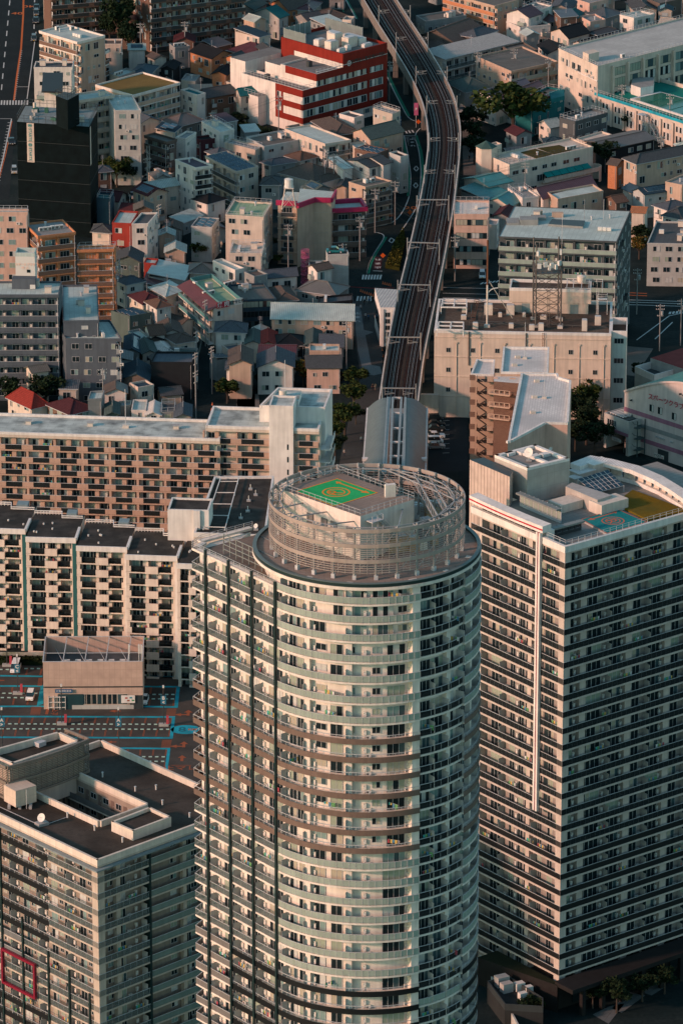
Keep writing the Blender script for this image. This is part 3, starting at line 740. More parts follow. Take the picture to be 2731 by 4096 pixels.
 b = MB(); hq = [W2(9, (908, 340), ZR + 2.4) + Z(ZR + 2.4), W2(9, (1095, 280), ZR + 2.8) + Z(ZR + 2.8), W2(9, (1195, 378), ZR + 1.2) + Z(ZR + 1.2), W2(9, (1010, 425), ZR + .9) + Z(ZR + .9)]
 b.hexa([q - Z(.12) for q in hq], hq, M_alu, M_solar)
 for i in range(1, 7): b.bar(hq[0].lerp(hq[1], i / 7) + Z(.03), hq[3].lerp(hq[2], i / 7) + Z(.03), .05, M_alu)
 for i in range(1, 5): b.bar(hq[0].lerp(hq[3], i / 5) + Z(.03), hq[1].lerp(hq[2], i / 5) + Z(.03), .04, M_alu)
 for q in hq: b.bar(V((q.x, q.y, ZR)), q, .08, M_alu)
 T.own('solar_array', b)
 for q, sx, sy, sz in (((935, 290), 3.6, 2.6, 2.2), ((1030, 262), 3.8, 2.4, 3.0), ((890, 320), 1.6, 1.6, 1.8), ((880, 360), 1.5, 1.2, 1.2), ((925, 408), 1.2, 1, 1)):
  b = MB(); p = W2(9, q, ZR + 2); b.cbox(p + Z(ZR - .05), sx, sy, sz, M_cream, R(38)); b.cbox(p + Z(ZR - .045 + sz), sx + .3, sy + .3, .15, M_white, R(38)); T.own('roof_machine', b)
 # canopy arc at the far right edge
 zc = ZR + 3.2
 cp = [(860, 238), (985, 190), (1120, 212), (1290, 255), (1440, 320), (1560, 392), (1700, 490)]
 wp = [W2(9, q, zc) for q in cp]; b = MB()
 offs = V((-.75, -1.0, 0)).normalized() * 2.6
 for i in range(len(wp) - 1):
  a0, b0 = wp[i], wp[i + 1]; dd = (b0 - a0).normalized(); q = V((-dd.y, dd.x, 0)); q = q if q.y < 0 else -q
  q2 = q * 2.2
  b.hexa([a0 + Z(zc - .9), b0 + Z(zc - .9), b0 + q2 + Z(zc - .9), a0 + q2 + Z(zc - .9)], [a0 + Z(zc), b0 + Z(zc), b0 + q2 + Z(zc - .15), a0 + q2 + Z(zc - .15)], M_white, mat('canopy_white_rib', (.72, .68, .64), .6, 'rib'))
  m = max(2, int((b0 - a0).length / 2))
  for j in range(m):
   p = a0.lerp(b0, j / m) + q * .2
   b.box(p + Z(ZR + .6), (b0 - a0) / m * .8, q * .06, Z(1.6), M_cream); b.bar(p + q * .4 + Z(ZR), p + q * .4 + Z(zc - .9), .1, M_dark)
  b.box(a0 + Z(ZR - .05), b0 - a0, q * 1.0, Z(.7), M_white)
 T.own('canopy', b)
 # dark podium
 b = MB(); pm = mat('podium_dark', (.022, .021, .021), .7, 'panel')
 b.prism([P(-.6, -.6), P(LU, -.6), P(LU, 8), P(-.6, 8)], 0, 4.6, pm); b.prism([P(-5.2, 16), P(-1.6, -1.5), P(-.7, -.7), P(-.7, 16)], 0, 5.2, pm, mat('planter_green', (.018, .022, .012), .95, 'patchy'))
 b.prism([P(-1.5, -5.5), P(LU, -5.5), P(LU, -.7), P(-1.5, -.7)], 4.9, 5.7, pm)
 for i in range(9): b.box(P(1 + i * 4.5, -5.2), u * .8, v * .8, Z(4.88), pm)
 T.own('podium', b)
 b = MB()
 for i in range(8): b.box(P(2.4 + i * 4.5, -.75) + Z(.6), u * 3.0, -v * .1, Z(3.2), M_glass)
 T.own('shop_front', b)
 return T.done(), (n, u, v, LU, LV)
def dish(mb, p, r):
 mb.bar(p, p + Z(r * 1.1), .06, M_alu); mb.cbox(p, .9, .9, .25, M_conc)
 cc = p + Z(r * 1.35); d = V((-.5, -.7, .5)).normalized(); x = d.orthogonal().normalized(); y = d.cross(x)
 n = 14; rim = [cc + (x * math.cos(2 * PI * k / n) + y * math.sin(2 * PI * k / n)) * r * .8 + d * r * .18 for k in range(n)]
 back = [q - d * .06 for q in rim]
 for k in range(n):
  j = (k + 1) % n; mb.face([cc, rim[k], rim[j]], M_ac); mb.face([cc - d * .08, back[j], back[k]], M_ac)
 mb.bar(cc, cc + d * r * .6, .03, M_alu)
TB, FB = wedge_tower()
def court_tower():
 ZR = 40.0
 n, u, v, LU, LV = foot(10, (612, 1040), (-300, 605), (1554, 694), ZR)
 T = Thing('courtyard_apartment_block', 'apartment block with a flat dark brown roof around an open courtyard and a louvred penthouse', 'apartment block', (n.x, n.y, 0))
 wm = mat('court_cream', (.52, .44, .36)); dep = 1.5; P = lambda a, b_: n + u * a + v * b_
 rm = mat('roof_dark_brown', (.045, .037, .030), .85, 'flat', col2=(.085, .072, .060), sc=.5)
 # court opening, in footprint coordinates
 def uv_(q, z=ZR):
  p = W2(10, q, z) - n; return p.dot(u), p.dot(v)
 (ua, va), (ub, vb), (uc, vc), (ud, vd) = uv_((165, 590)), uv_((430, 480)), uv_((895, 690)), uv_((635, 810))
 u0, u1 = (ua + ud) / 2, (ub + uc) / 2; v0, v1 = (vd + vc) / 2, (va + vb) / 2
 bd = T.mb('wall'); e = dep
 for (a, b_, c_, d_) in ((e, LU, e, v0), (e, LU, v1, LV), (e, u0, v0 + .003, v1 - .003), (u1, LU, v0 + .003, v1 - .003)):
  bd.prism([P(a, c_), P(b_, c_), P(b_, d_), P(a, d_)], 0, ZR - .45, mat('court_inner_wall_shaded', (.30, .25, .205)))  # recess shade painted in: body walls darker than the cream slabs
 b = MB()
 for (a, b_, c_, d_) in ((0, LU, 0, v0), (0, LU, v1, LV), (0, u0, v0 + .003, v1 - .003), (u1, LU, v0 + .003, v1 - .003)):
  b.prism([P(a, c_), P(b_, c_), P(b_, d_), P(a, d_)], ZR - .44, ZR - .1, wm, rm)
 def par(A_, B_, h=1.1, w_=.45):
  dd = (B_ - A_).normalized(); q = V((dd.y, -dd.x, 0)); b.box(A_ - q * w_ + Z(ZR - .095), B_ - A_, q * w_, Z(h), M_cream)
 par(P(0, LV), P(0, 0)); par(P(0.0, 0), P(LU, 0)); par(P(LU, 0), P(LU, LV)); par(P(LU, LV), P(0, LV))
 par(P(u0, v0), P(u0, v1)); par(P(u1, v1), P(u1, v0)); par(P(u1, v0), P(u0, v0)); par(P(u0, v1), P(u1, v1))
 # eaves under the parapet
 ev = mat('eaves_blue_grey', (.20, .25, .26), .6);
 b.box(P(-.9, LV) + Z(ZR - .75), P(-.9, -.9) - P(-.9, LV), u * .9, Z(.25), ev); b.box(P(0.0, -.9) + Z(ZR - .752), u * LU, v * .9, Z(.25), ev)
 T.own('roof', b)
 for q in ((425, 735), (595, 815), (770, 890), (1190, 735), (1020, 655), (850, 570), (645, 480), (540, 430), (215, 630), (980, 560)):
  b = MB(); b.cyl(W2(10, q, ZR) + Z(ZR - .09), .14, .8, M_ac, 8); b.cyl(W2(10, q, ZR) + Z(ZR + .7), .2, .15, M_alu, 8); T.own('vent_pipe', b)
 b = MB(); b.bar(W2(10, (0, 670), ZR) + Z(ZR), W2(10, (240, 780), ZR) + Z(ZR), .07, M_alu); b.bar(W2(10, (264, 790), ZR) + Z(ZR), W2(10, (420, 735), ZR) + Z(ZR), .05, M_alu); T.own('roof_cable', b)
 # raised dark box on the roof
 zb = ZR + 1.6
 q4 = [W2(10, q, zb) for q in ((835, 825), (700, 765), (940, 672), (1075, 735))]
 b = MB(); b.prism(q4, ZR - .09, zb - .5, M_cream, rm); L4 = q4 + [q4[0]]; ctr = sum(q4, V((0, 0, 0))) / 4
 for i in range(4):
  A_, B_ = L4[i], L4[i + 1]; dd = (B_ - A_).normalized(); q = V((-dd.y, dd.x, 0)); q = q if q.dot(ctr - A_) > 0 else -q
  b.box(A_ + Z(zb - .49), B_ - A_, q * .4, Z(.6), M_cream)
 T.own('roof_box', b)
 # louvred penthouse with its own roof
 zp = ZR + 6.6
 qq = [W2(10, q, zp) for q in ((45, 415), (555, 240), (408, 180), (-120, 330))]
 b = MB(); b.prism([qq[0].lerp(qq[2], .05), qq[1].lerp(qq[3], .04), qq[2].lerp(qq[0], .02), qq[3].lerp(qq[1], .02)], ZR - 3, zp - 1.2, M_cream, rm)
 iq = [W2(10, q, zp) for q in ((80, 398), (505, 258), (372, 196), (-100, 325))]; L4 = iq + [iq[0]]; ctr = sum(iq, V((0, 0, 0))) / 4
 for i in range(4):
  A_, B_ = L4[i], L4[i + 1]; dd = (B_ - A_).normalized(); q = V((-dd.y, dd.x, 0)); q = q if q.dot(ctr - A_) > 0 else -q
  b.box(A_ + Z(zp - 1.19), B_ - A_, q * .5, Z(1.2), M_cream)
 b.cbox(W2(10, (252, 280), zp - 1) + Z(zp - 1.15), 1.7, 1.4, .8, M_alu, .8)
 T.own('penthouse', b)
 bz = mat('louvre_bronze', (.20, .165, .135), .6); b = MB()
 fr = [qq[0], qq[0].lerp(qq[1], .33) + V((.35, -.6, 0)), qq[0].lerp(qq[1], .66) + V((.35, -.6, 0)), qq[1]]
 segs = [(qq[3], qq[0]), (fr[0], fr[1]), (fr[1], fr[2]), (fr[2], fr[3]), (qq[1], qq[2])]
 for A_, B_ in segs:
  dd = (B_ - A_).normalized(); q = V((dd.y, -dd.x, 0))
  for z0, z1 in ((-.55, 0), (-3.4, -2.9), (-6.2, -5.8)): b.box(A_ + Z(zp + z0), B_ - A_, q * .3, Z(z1 - z0), bz)
  for i in range(7):
   b.box(A_ + q * .05 + Z(zp - 2.7 + i * .31), B_ - A_, q * .12, Z(.12), bz); b.box(A_ + q * .05 + Z(zp - 5.6 + i * .31), B_ - A_, q * .12, Z(.12), bz)
  m = max(2, int((B_ - A_).length / 1.1))
  for j in range(m + 1): p = A_.lerp(B_, j / m); b.bar(p + Z(zp - 6.2), p + Z(zp - .1), .06, bz)
 T.own('louvre_screen', b)
 # courtyard walls: striped end wall, two open corridors
 b = MB(); st_d = mat('stripe_slate', (.045, .055, .06), .6)
 A_ = P(u0, v1 - .02); B_ = P(u1, v1 - .02); m = 9
 for j in range(m): b.box(A_.lerp(B_, (j + .1) / m) + Z(ZR - 16), (B_ - A_) * (.42 / m), -v * .06, Z(15.4), st_d)
 T.own('striped_wall', b)
 for k in range(5):
  z = ZR - 3.4 - 3.1 * k
  b = MB(); b.box(P(u1 - 1.5, v0 + .5) + Z(z - .3), u * 1.49, v * (v1 - v0 - 1), Z(.3), M_cream); b.box(P(u1 - 1.52, v0 + .5) + Z(z + .003), u * .06, v * (v1 - v0 - 1), Z(1.1), mat('mesh_panel_grey', (.14, .15, .15), .6)); T.own('corridor', b)
  for j in range(5): T.put('door', door_piece(), P(u1 - .01, v0 + 2.2 + j * (v1 - v0 - 3) / 5) + Z(z), ang_of(-v))
  for j in range(5): T.put('window', win_piece(1.5, 1.1, 4 * j + 0), P(u1 - .01, v0 + 3.9 + j * (v1 - v0 - 3) / 5) + Z(z + .9), ang_of(-v))
 # tank and dish
 zl = list(reversed([ZR - 3.3 - 2.95 * k for k in range(13)])) ; zl.append(ZR - .7)
 black = mat('black_panel', (.012, .014, .015), .35, 'plain'); mesh_ = mat('mesh_panel_grey', (.14, .15, .15), .6); dkg = mat('pilaster_dark_green', (.010, .028, .028), .4, 'plain')
 sc = LV / 912.0; X = lambda x: (x + 300) * sc; K = len(zl) - 1
 def lrail(k):
  kk = K - 1 - k     # 0 = top floor
  if kk < 6: return [(0, X(305), (black, 'over')), (X(305), LV, (M_cl, 'panel'))]
  if kk < 8: return [(0, X(140), mesh_), (X(140), LV, (M_cl, 'panel'))]
  if kk < 10: return (M_cl, 'panel')
  return [(0, X(305), (black, 'over')), (X(305), LV, (M_cl, 'panel'))]
 unit = [('D', .15, .05), ('H', .5, .5), ('A', 1.1, .8), ('W', 2.0, 1.6), ('w', 4.0, .9), ('W', 5.2, 1.5), ('len', 0, 7.0)]
 balcony_face(T, P(0, LV), P(0, 0), zl, dep, tile_bays(LV - 1.2, unit) + [('C', LV - 1.1, 1.05)], lrail, wm, posts=1.4, laundry=.14, seed=31)
 for x, top in ((X(15), ZR - 1.5), (X(145), ZR - 16), (X(305), ZR - 20), (X(435), ZR - 21.5), (X(560), ZR - 24), (X(-110), ZR - 1.5)):
  b = MB(); b.box(P(-.32, LV - x), v * .34, u * .31, Z(top), dkg); T.own('pilaster', b)
 Y = lambda x: (x - 612) * (LU / 942.0)
 rb = [('C', .05, 1.0), ('w', Y(640), 1.5), ('w', Y(705), 1.2), ('P', Y(742), .9), ('W', Y(780), 1.3), ('A', Y(822), .8), ('H', Y(870), .5), ('D', Y(915), .05)]
 xr = Y(930)
 balcony_face(T, P(0, 0), P(xr, 0), zl, dep, rb, lambda k: (M_cl, 'panel'), wm, posts=1.4, laundry=.1, seed=32)
 fr_ = mat('frosted_grey_green', (.17, .225, .20), .35)
 rb = []
 for k in range(6):
  o = Y(1085 + 128 * k) - xr; rb += [('w', o, 1.4), ('W', o + 3.4, 1.3), ('P', o + 2.2, .8)]
 rb = [b_ for b_ in rb if b_[1] + b_[2] < LU - xr]
 balcony_face(T, P(xr + .4, 0), P(LU, 0), zl, dep, rb, lambda k: fr_, wm, laundry=0, seed=33)
 b = MB(); b.box(P(xr - .02, -.1), u * .4, v * 1.7, Z(ZR - 1), dkg); T.own('pilaster', b)
 # red frame around two balconies
 b = MB(); rf = mat('frame_crimson', (.20, .006, .025), .45, 'plain')
 xa, xb = X(22), X(225); z0, z1 = None, None
 # find heights from the photograph: top bar y=1555 at x=22
 zt = zfit(10, (22, 1560), P(-.5, LV - xa)); zb_ = zfit(10, (22, 1765), P(-.5, LV - xa))
 for z in (zt, zb_): b.box(P(-.75, LV - xa) + Z(z - .3), -v * (xb - xa), u * .5, Z(.42), rf)
 for x in (xa, xb): b.box(P(-.752, LV - x + .3) + Z(zb_ - .298), -v * .42, u * .5, Z(zt - zb_ + .4), rf)
 T.own('red_frame', b)
 e = T.done()
 p = W2(10, (130, 650), ZR)
 t = Thing('water_tank', 'boxy beige panel water tank on the courtyard block roof', 'water tank', (p.x, p.y, ZR))
 for a in (0, 1, 2): t.mb('base').cbox(p + V((-1.8 + 1.8 * a, 0, ZR - .09)), .5, 4.6, .5, M_conc)
 t.mb('tank').cbox(p + Z(ZR + .42), 4.2, 3.6, 3.0, mat('tank_beige', (.62, .50, .40), .6, 'panel', sc=.5), .65); t.mb('ladder').bar(p + V((1.2, -2.3, ZR)), p + V((1.2, -2.3, ZR + 3.6)), .05, M_alu)
 t.done()
 p = W2(10, (264, 780), ZR)
 t = Thing('satellite_dish', 'white satellite dish on a block base on the courtyard block roof', 'satellite dish', (p.x, p.y, ZR)); dish(t.mb('dish'), p + Z(ZR - .09), .95); t.mb('base').cbox(p + Z(ZR - .085), 2.0, 1.5, .5, M_conc, .6); t.done()
 return e
def zfit(t, px, p):
 """height of pixel px on the vertical line through p"""
 d = ray(t, px[0], px[1]); k = p.y / d.y; return CAMZ + d.z * k
def door_piece():
 if 'door' in PC: return PC['door']
 m = MB(); m.box((-.45, -.04, 0), (.9, 0, 0), (0, .04, 0), (0, 0, 2.05), mat('door_brown', (.16, .12, .10), .6)); m.box((.3, -.08, 1), (.06, 0, 0), (0, .04, 0), (0, 0, .2), M_alu)
 PC['door'] = m; return m
TC = court_tower()
# ================================================================== GENERIC BUILDINGS
COL = dict(cr=(.62, .52, .43), wh=(.70, .64, .57), gy=(.27, .28, .27), lg=(.46, .46, .43), pk=(.60, .40, .32), br=(.16, .10, .075), bk=(.022, .025, .028),
           tn=(.50, .36, .27), bg=(.48, .41, .34), dg=(.085, .095, .10), sl=(.10, .12, .14), tl=(.02, .15, .16), rd=(.30, .045, .035), or_=(.48, .20, .10),
           mr=(.10, .035, .04), nv=(.035, .07, .095), gn=(.09, .125, .115), pg=(.46, .54, .50), gg=(.30, .42, .27), pu=(.11, .085, .105), bn=(.13, .105, .09),
           ol=(.15, .145, .13), bl=(.09, .22, .30), tq=(.05, .24, .24), yo=(.20, .13, .04))
WALLM = {}
def wallm(c, kind=None):
 k = (c, kind)
 if k not in WALLM:
  nm = {'cr': 'cream', 'wh': 'white', 'gy': 'grey', 'lg': 'light_grey', 'pk': 'pink', 'br': 'brown', 'bk': 'black', 'tn': 'tan', 'bg': 'beige', 'or_': 'orange', 'rd': 'red'}.get(c, 'coloured')
  WALLM[k] = mat(nm + '_wall', COL[c], .85, kind or ('brick' if c in ('br', 'or_') else 'panel' if c in ('lg', 'gy', 'bk') else 'paint'))
 return WALLM[k]
def roofm(c, kind):
 k = ('r', c, kind)
 if k not in WALLM: WALLM[k] = mat({'flat': 'flat_roof', 'tile': 'tiled_roof', 'rib': 'metal_roof'}[kind], COL[c], .75 if kind != 'rib' else .45, kind)
 return WALLM[k]
def roof_unit(kind, r):
 m = MB()
 if kind == 0: m.box((-.6, -.35, .1), (1.2, 0, 0), (0, .7, 0), (0, 0, 1.0), M_ac); m.box((-.45, -.37, .25), (.9, 0, 0), (0, .03, 0), (0, 0, .7), M_acd)
 elif kind == 1: m.cbox((0, 0, 0), 1.5, 1.1, 1.4, M_cream); m.cbox((0, 0, 1.41), 1.7, 1.3, .12, M_conc)
 elif kind == 2: m.cyl((0, 0, 0), .22, .8, M_alu, 8); m.cyl((0, 0, .8), .35, .2, M_alu, 8)
 elif kind == 3:
  for i in range(3): m.box((-1.6 + i * 1.1, -.3, .1), (.95, 0, 0), (0, .6, 0), (0, 0, .85), M_ac); m.box((-1.5 + i * 1.1, -.32, .2), (.7, 0, 0), (0, .02, 0), (0, 0, .6), M_acd)
 return m
def gable_roof(m, P, LU, LV, z, axis, rise, rm, wm, oh=.45, th=.16):
 """axis 'u': ridge parallel to u"""
 if axis == 'v':
  Q = lambda a, b, zz: P(b, a) + Z(zz); A, B = LV, LU
 else:
  Q = lambda a, b, zz: P(a, b) + Z(zz); A, B = LU, LV
 s = rise / (B / 2); zo = z - oh * s
 for a0, a1 in ((0, A),):
  for (b0, b1) in ((-oh, B / 2), (B + oh, B / 2)):
   lo = [Q(-oh, b0, zo), Q(A + oh, b0, zo), Q(A + oh, b1, z + rise), Q(-oh, b1, z + rise)]
   m.hexa(lo, [q + Z(th) for q in lo], M_white if False else rm, rm)
  m.box(Q(-oh, B / 2, z + rise + .06) - (Q(0, 1, 0) - Q(0, 0, 0)) * .14, Q(A + oh, 0, 0) - Q(-oh, 0, 0), (Q(0, 1, 0) - Q(0, 0, 0)) * .28, Z(.2), rm)
def gable_wall(m, P, LU, LV, z, axis, rise, wm):
 if axis == 'v': Q = lambda a, b, zz: P(b, a) + Z(zz); A, B = LV, LU
 else: Q = lambda a, b, zz: P(a, b) + Z(zz); A, B = LU, LV
 for a0, a1 in ((0.003, .15), (A - .15, A - .003)):
  m.hexa([Q(a0, 0, z), Q(a0, B, z), Q(a0, B / 2, z + rise)], [Q(a1, 0, z), Q(a1, B, z), Q(a1, B / 2, z + rise)], wm)
def hip_roof(m, P, LU, LV, z, rise, rm, oh=.5):
 h = min(LU, LV) / 2; s = rise / h; zo = z - oh * s
 c = [P(-oh, -oh) + Z(zo), P(LU + oh, -oh) + Z(zo), P(LU + oh, LV + oh) + Z(zo), P(-oh, LV + oh) + Z(zo)]
 if LU >= LV: r0, r1 = P(h, h) + Z(z + rise), P(LU - h, h) + Z(z + rise); fs = [(c[0], c[1], r1, r0), (c[1], c[2], r1), (c[2], c[3], r0, r1), (c[3], c[0], r0)]
 else: r0, r1 = P(h, h) + Z(z + rise), P(h, LV - h) + Z(z + rise); fs = [(c[1], c[2], r1, r0), (c[2], c[3], r1), (c[3], c[0], r0, r1), (c[0], c[1], r0)]
 for f in fs:
  if len(f) == 3: m.face(f, rm)
  else: m.face(f, rm)
 cc = [q + Z(-.14) for q in c]; m.face(cc[::-1], M_dark)
 for i in range(4):
  j = (i + 1) % 4; m.face([cc[i], cc[j], c[j], c[i]], M_alu);
  rr = (r0 if LU >= LV and i in (0, 3) else r1) if LU >= LV else (r0 if i in (0, 1) else r1)
  m.bar(c[i] + Z(.05), rr + Z(.05), .12, rm)
 m.bar(r0 + Z(.06), r1 + Z(.06), .14, rm)
def windows_on(T, A, B, z, storeys, r, style, wm, wnds=None, gap=(2.1, 3.4)):
 A, u, n, L = face_frame(A, B); a = ang_of(u); fh = z / storeys
 for k in range(storeys):
  zb = fh * k
  if style == 'r':
   ww = min(L - .8, 40); nseg = max(1, int(ww / 3.4))
   for i in range(nseg): T.put('window', win_piece(ww / nseg - .15, 1.5, r.randrange(16), M_dark), A + u * (.4 + ww * (i + .5) / nseg) + n * .03 + Z(zb + .95), a)
   continue
  x = r.uniform(.7, 1.5)
  while x < L - 1.0:
   c = r.random(); ww = r.choice([.8, 1.2, 1.6, 1.7]); hh = r.choice([.9, 1.1]) if c < .7 else 1.9
   if x + ww > L - .4: break
   if style == 'W': ww, hh = 1.7, 1.3
   if c > .12:
    T.put('window', win_piece(ww, hh, r.randrange(16)), A + u * (x + ww / 2) + n * .03 + Z(zb + (1.0 if hh < 1.5 else .3)), a)
    if r.random() < .22 and hh > 1.5 and k > 0 and style == 'w':
     b = MB(); o = A + u * (x - .3) + n * .01 + Z(zb + .1); b.box(o, u * (ww + .6), n * .9, Z(.12), wm); b.box(o + n * .85, u * (ww + .6), n * .05, Z(1.1), r.choice([M_frost, M_dark, wm, M_alu])); b.box(o + Z(.125), u * .05, n * .845, Z(.97), wm); b.box(o + u * (ww + .55) + Z(.125), u * .05, n * .845, Z(.97), wm); T.own('balcony', b)
    elif r.random() < .16: T.put('air_conditioner', ac_piece(), A + u * (x + ww + .6) + n * .03 + Z(zb + (.0 if k == 0 else .2)), a)
   x += ww + (r.uniform(*gap) - 1.2 if style != 'W' else 1.3)
APT = [('D', .1, .05), ('A', .5, .8), ('W', 1.4, 1.7), ('P', 3.3, .4), ('W', 3.9, 1.6), ('H', 5.6, .4), ('len', 0, 6.2)]
CAT = {'h': ('house', 'house'), 'a': ('apartment_building', 'apartment building'), 'o': ('office_building', 'office building'), 's': ('shed', 'shed'), 'g': ('garage', 'garage')}
GRP = {'h': 'houses crowding the streets of the town', 'a': 'low apartment buildings among the houses', 'o': None, 's': 'sheds and small outbuildings', 'g': None}
def bldg(t, N, L, Rr, z, roof, wall, rc, fl, fr, label, kind='h', dep=1.2, railm=None, units=None, rise=None, seed=None, flrs=None, par=.45, slabm=None):
 n, u, v, LU, LV = foot(t, N, L, Rr, z)
 r = random.Random(seed if seed is not None else int(N[0] * 7 + N[1] * 13 + t))
 nm, cat = CAT[kind]
 T = Thing(nm, label, cat, (n.x, n.y, 0), GRP[kind])
 P = lambda a, b: n + u * a + v * b
 wm = wallm(wall) if isinstance(wall, str) else wall
 a0 = dep if fl == 'b' else 0; b0 = dep if fr == 'b' else 0
 rt = roof[0]; ax = roof[1] if len(roof) > 1 and roof[1] in 'uv' else ('u' if LU > LV else 'v')
 st = flrs or max(1, round(z / 2.85))
 T.mb('wall').prism([P(a0, b0), P(LU, b0), P(LU, LV), P(a0, LV)], 0, z - (.02 if rt != 'F' else .3), wm)
 m = T.mb('roof')
 if rt == 'F':
  rm = roofm(rc, 'flat'); pc = slabm or wm
  m.prism([P(-.003, -.003), P(LU, 0), P(LU, LV), P(0, LV)], z - .298, z, pc, rm)
  e = .22
  m.box(P(-.05, -.05) + Z(z + .002), u * (LU + .1), v * e, Z(par), pc); m.box(P(-.05, LV - e + .05) + Z(z + .002), u * (LU + .1), v * e, Z(par), pc)
  m.box(P(-.048, e - .05) + Z(z + .002), u * e, v * (LV - 2 * e + .1), Z(par), pc); m.box(P(LU + .048 - e, e - .05) + Z(z + .002), u * e, v * (LV - 2 * e + .1), Z(par), pc)
  nu = units if units is not None else min(5, int(LU * LV / 45) + 1)
  for i in range(nu):
   if LU < 4 or LV < 4: break
   b = MB(); k_ = ('ru', r.randrange(4));
   if k_ not in PC: PC[k_] = roof_unit(k_[1], r)
   T.put('roof_unit', PC[k_], P(r.uniform(1.8, LU - 1.8), r.uniform(1.6, LV - 1.6)) + Z(z), ang_of(u) + r.choice([0, PI / 2]))
  if 's' in roof[1:]: solar(T, P, LU, LV, z + .25, r)
  if 'x' in roof[1:]:     # rail round the roof
   b = MB(); cs = [P(.1, .1), P(LU - .1, .1), P(LU - .1, LV - .1), P(.1, LV - .1)]
   for i in range(4):
    A_, B_ = cs[i], cs[(i + 1) % 4]; q = max(1, int((B_ - A_).length / 1.3))
    for hz in (.6, 1.2): b.bar(A_ + Z(z + par + hz - .3), B_ + Z(z + par + hz - .3), .035, M_alu)
    for j in range(q): p = A_.lerp(B_, j / q); b.bar(p + Z(z + par), p + Z(z + par + .9), .035, M_alu)
   T.own('roof_rail', b)
 else:
  k_ = 'rib' if 'r' in roof[1:] else 'tile'; rm = roofm(rc, k_)
  if rt == 'G':
   B_ = LV if ax == 'u' else LU; rs = rise or B_ * .5 * .42
   gable_roof(m, P, LU, LV, z, ax, rs, rm, wm); gable_wall(T.mb('wall'), P, LU, LV, z - .02, ax, rs, wm)
   if 's' in roof[1:]:
    b = MB(); s = rs / (B_ / 2); f = (lambda a, bb: P(a, bb) + Z(z + bb * s + .24)) if ax == 'u' else (lambda a, bb: P(bb, a) + Z(z + bb * s + .24)); A_ = LU if ax == 'u' else LV
    q = [f(A_ * .12, B_ * .06), f(A_ * .88, B_ * .06), f(A_ * .88, B_ * .42), f(A_ * .12, B_ * .42)]; b.hexa([p - Z(.06) for p in q], q, M_alu, M_solar); T.own('solar_panel', b)
  elif rt == 'H': hip_roof(m, P, LU, LV, z, rise or min(LU, LV) * .5 * .45, rm)
  elif rt == 'M':
   q = [P(-.3, -.3) + Z(z), P(LU + .3, -.3) + Z(z), P(LU + .3, LV + .3) + Z(z + (rise or .8)), P(-.3, LV + .3) + Z(z + (rise or .8))]
   m.hexa([p - Z(.02) for p in q], [p + Z(.16) for p in q], M_alu, rm)
   if 's' in roof[1:]: solar(T, P, LU, LV, z + .35 + (rise or .8) * .5, r)
   T.mb('wall').prism([P(a0, LV - .2), P(LU, LV - .2), P(LU, LV - .002), P(a0, LV - .002)], z - .02, z + (rise or .8) * .8, wm)
 for side, A_, B_ in (('l', P(0, LV), P(0, 0)), ('r', P(0, 0), P(LU, 0))):
  s_ = fl if side == 'l' else fr
  if s_ in ('w', 'r', 'W'): windows_on(T, A_, B_, z, st, r, s_, wm)
  elif s_ == 'b':
   LL = (B_ - A_).length
   balcony_face(T, A_, B_, levels(.15, z - .3 if rt == 'F' else z - .05, st), dep, tile_bays(LL - .2, APT, .1), lambda k: railm or wm, slabm or wm, laundry=.10, seed=r.randrange(999))
 # down pipe and meter boxes
 for q in (P(-.1, .3), P(LU - .3, -.1)): dp = MB(); dp.bar(q + Z(.1), q + Z(z - .3), .05, M_alu, 4); T.own('down_pipe', dp)
 if r.random() < .35 and z < 10 and rt != 'F':
  p = P(LU * .5, LV * .5) + Z(z); b = MB(); b.bar(p, p + Z(3.6), .035, M_alu)
  for i in range(4): b.bar(p + Z(3.4 - i * .25) - u * .5, p + Z(3.4 - i * .25) + u * .5, .02, M_alu)
  T.own('antenna', b)
 T.P = P; T.LU = LU; T.LV = LV; T.u = u; T.v = v; T.z = z; T.wm = wm
 return T
def solar(T, P, LU, LV, z, r):
 nx = max(1, int(LU / 2.2)); ny = max(1, int(LV / 1.8)); b = MB(); u_ = P(1, 0) - P(0, 0); v_ = P(0, 1) - P(0, 0)
 for i in range(nx):
  for j in range(ny):
   o = P(.6 + (LU - 1.2) * i / nx, .6 + (LV - 1.2) * j / ny) + Z(z)
   b.box(o, u_ * ((LU - 1.2) / nx * .9), v_ * ((LV - 1.2) / ny * .78) + Z(.35), Z(.05), M_alu, M_solar)
 T.own('solar_panel', b)
def parse(data, kind):
 for ln in data.strip().split('\n'):
  ln = ln.strip()
  if not ln or ln[0] == '#': continue
  f = [x.strip() for x in ln.split('|')]
  q = lambda s: tuple(float(x) for x in s.split(','))
  opt = {}
  k = kind
  if len(f) > 11 and f[11]:
   for o in f[11].split(';'):
    a, b = o.split('=')
    if a == 'k': k = b
    elif a in ('rail', 'slab'): opt[a + 'm'] = wallm(b) if b in COL else {'cl': M_cl, 'sm': M_cld, 'fr': M_frost, 'dk': M_dark}[b]
    else: opt[a] = float(b) if a in ('dep', 'rise', 'par') else int(b)
  T = bldg(int(f[0]), q(f[1]), q(f[2]), q(f[3]), float(f[4]), f[5], f[6], f[7], f[8], f[9], f[10], k, **opt)
  T.done()
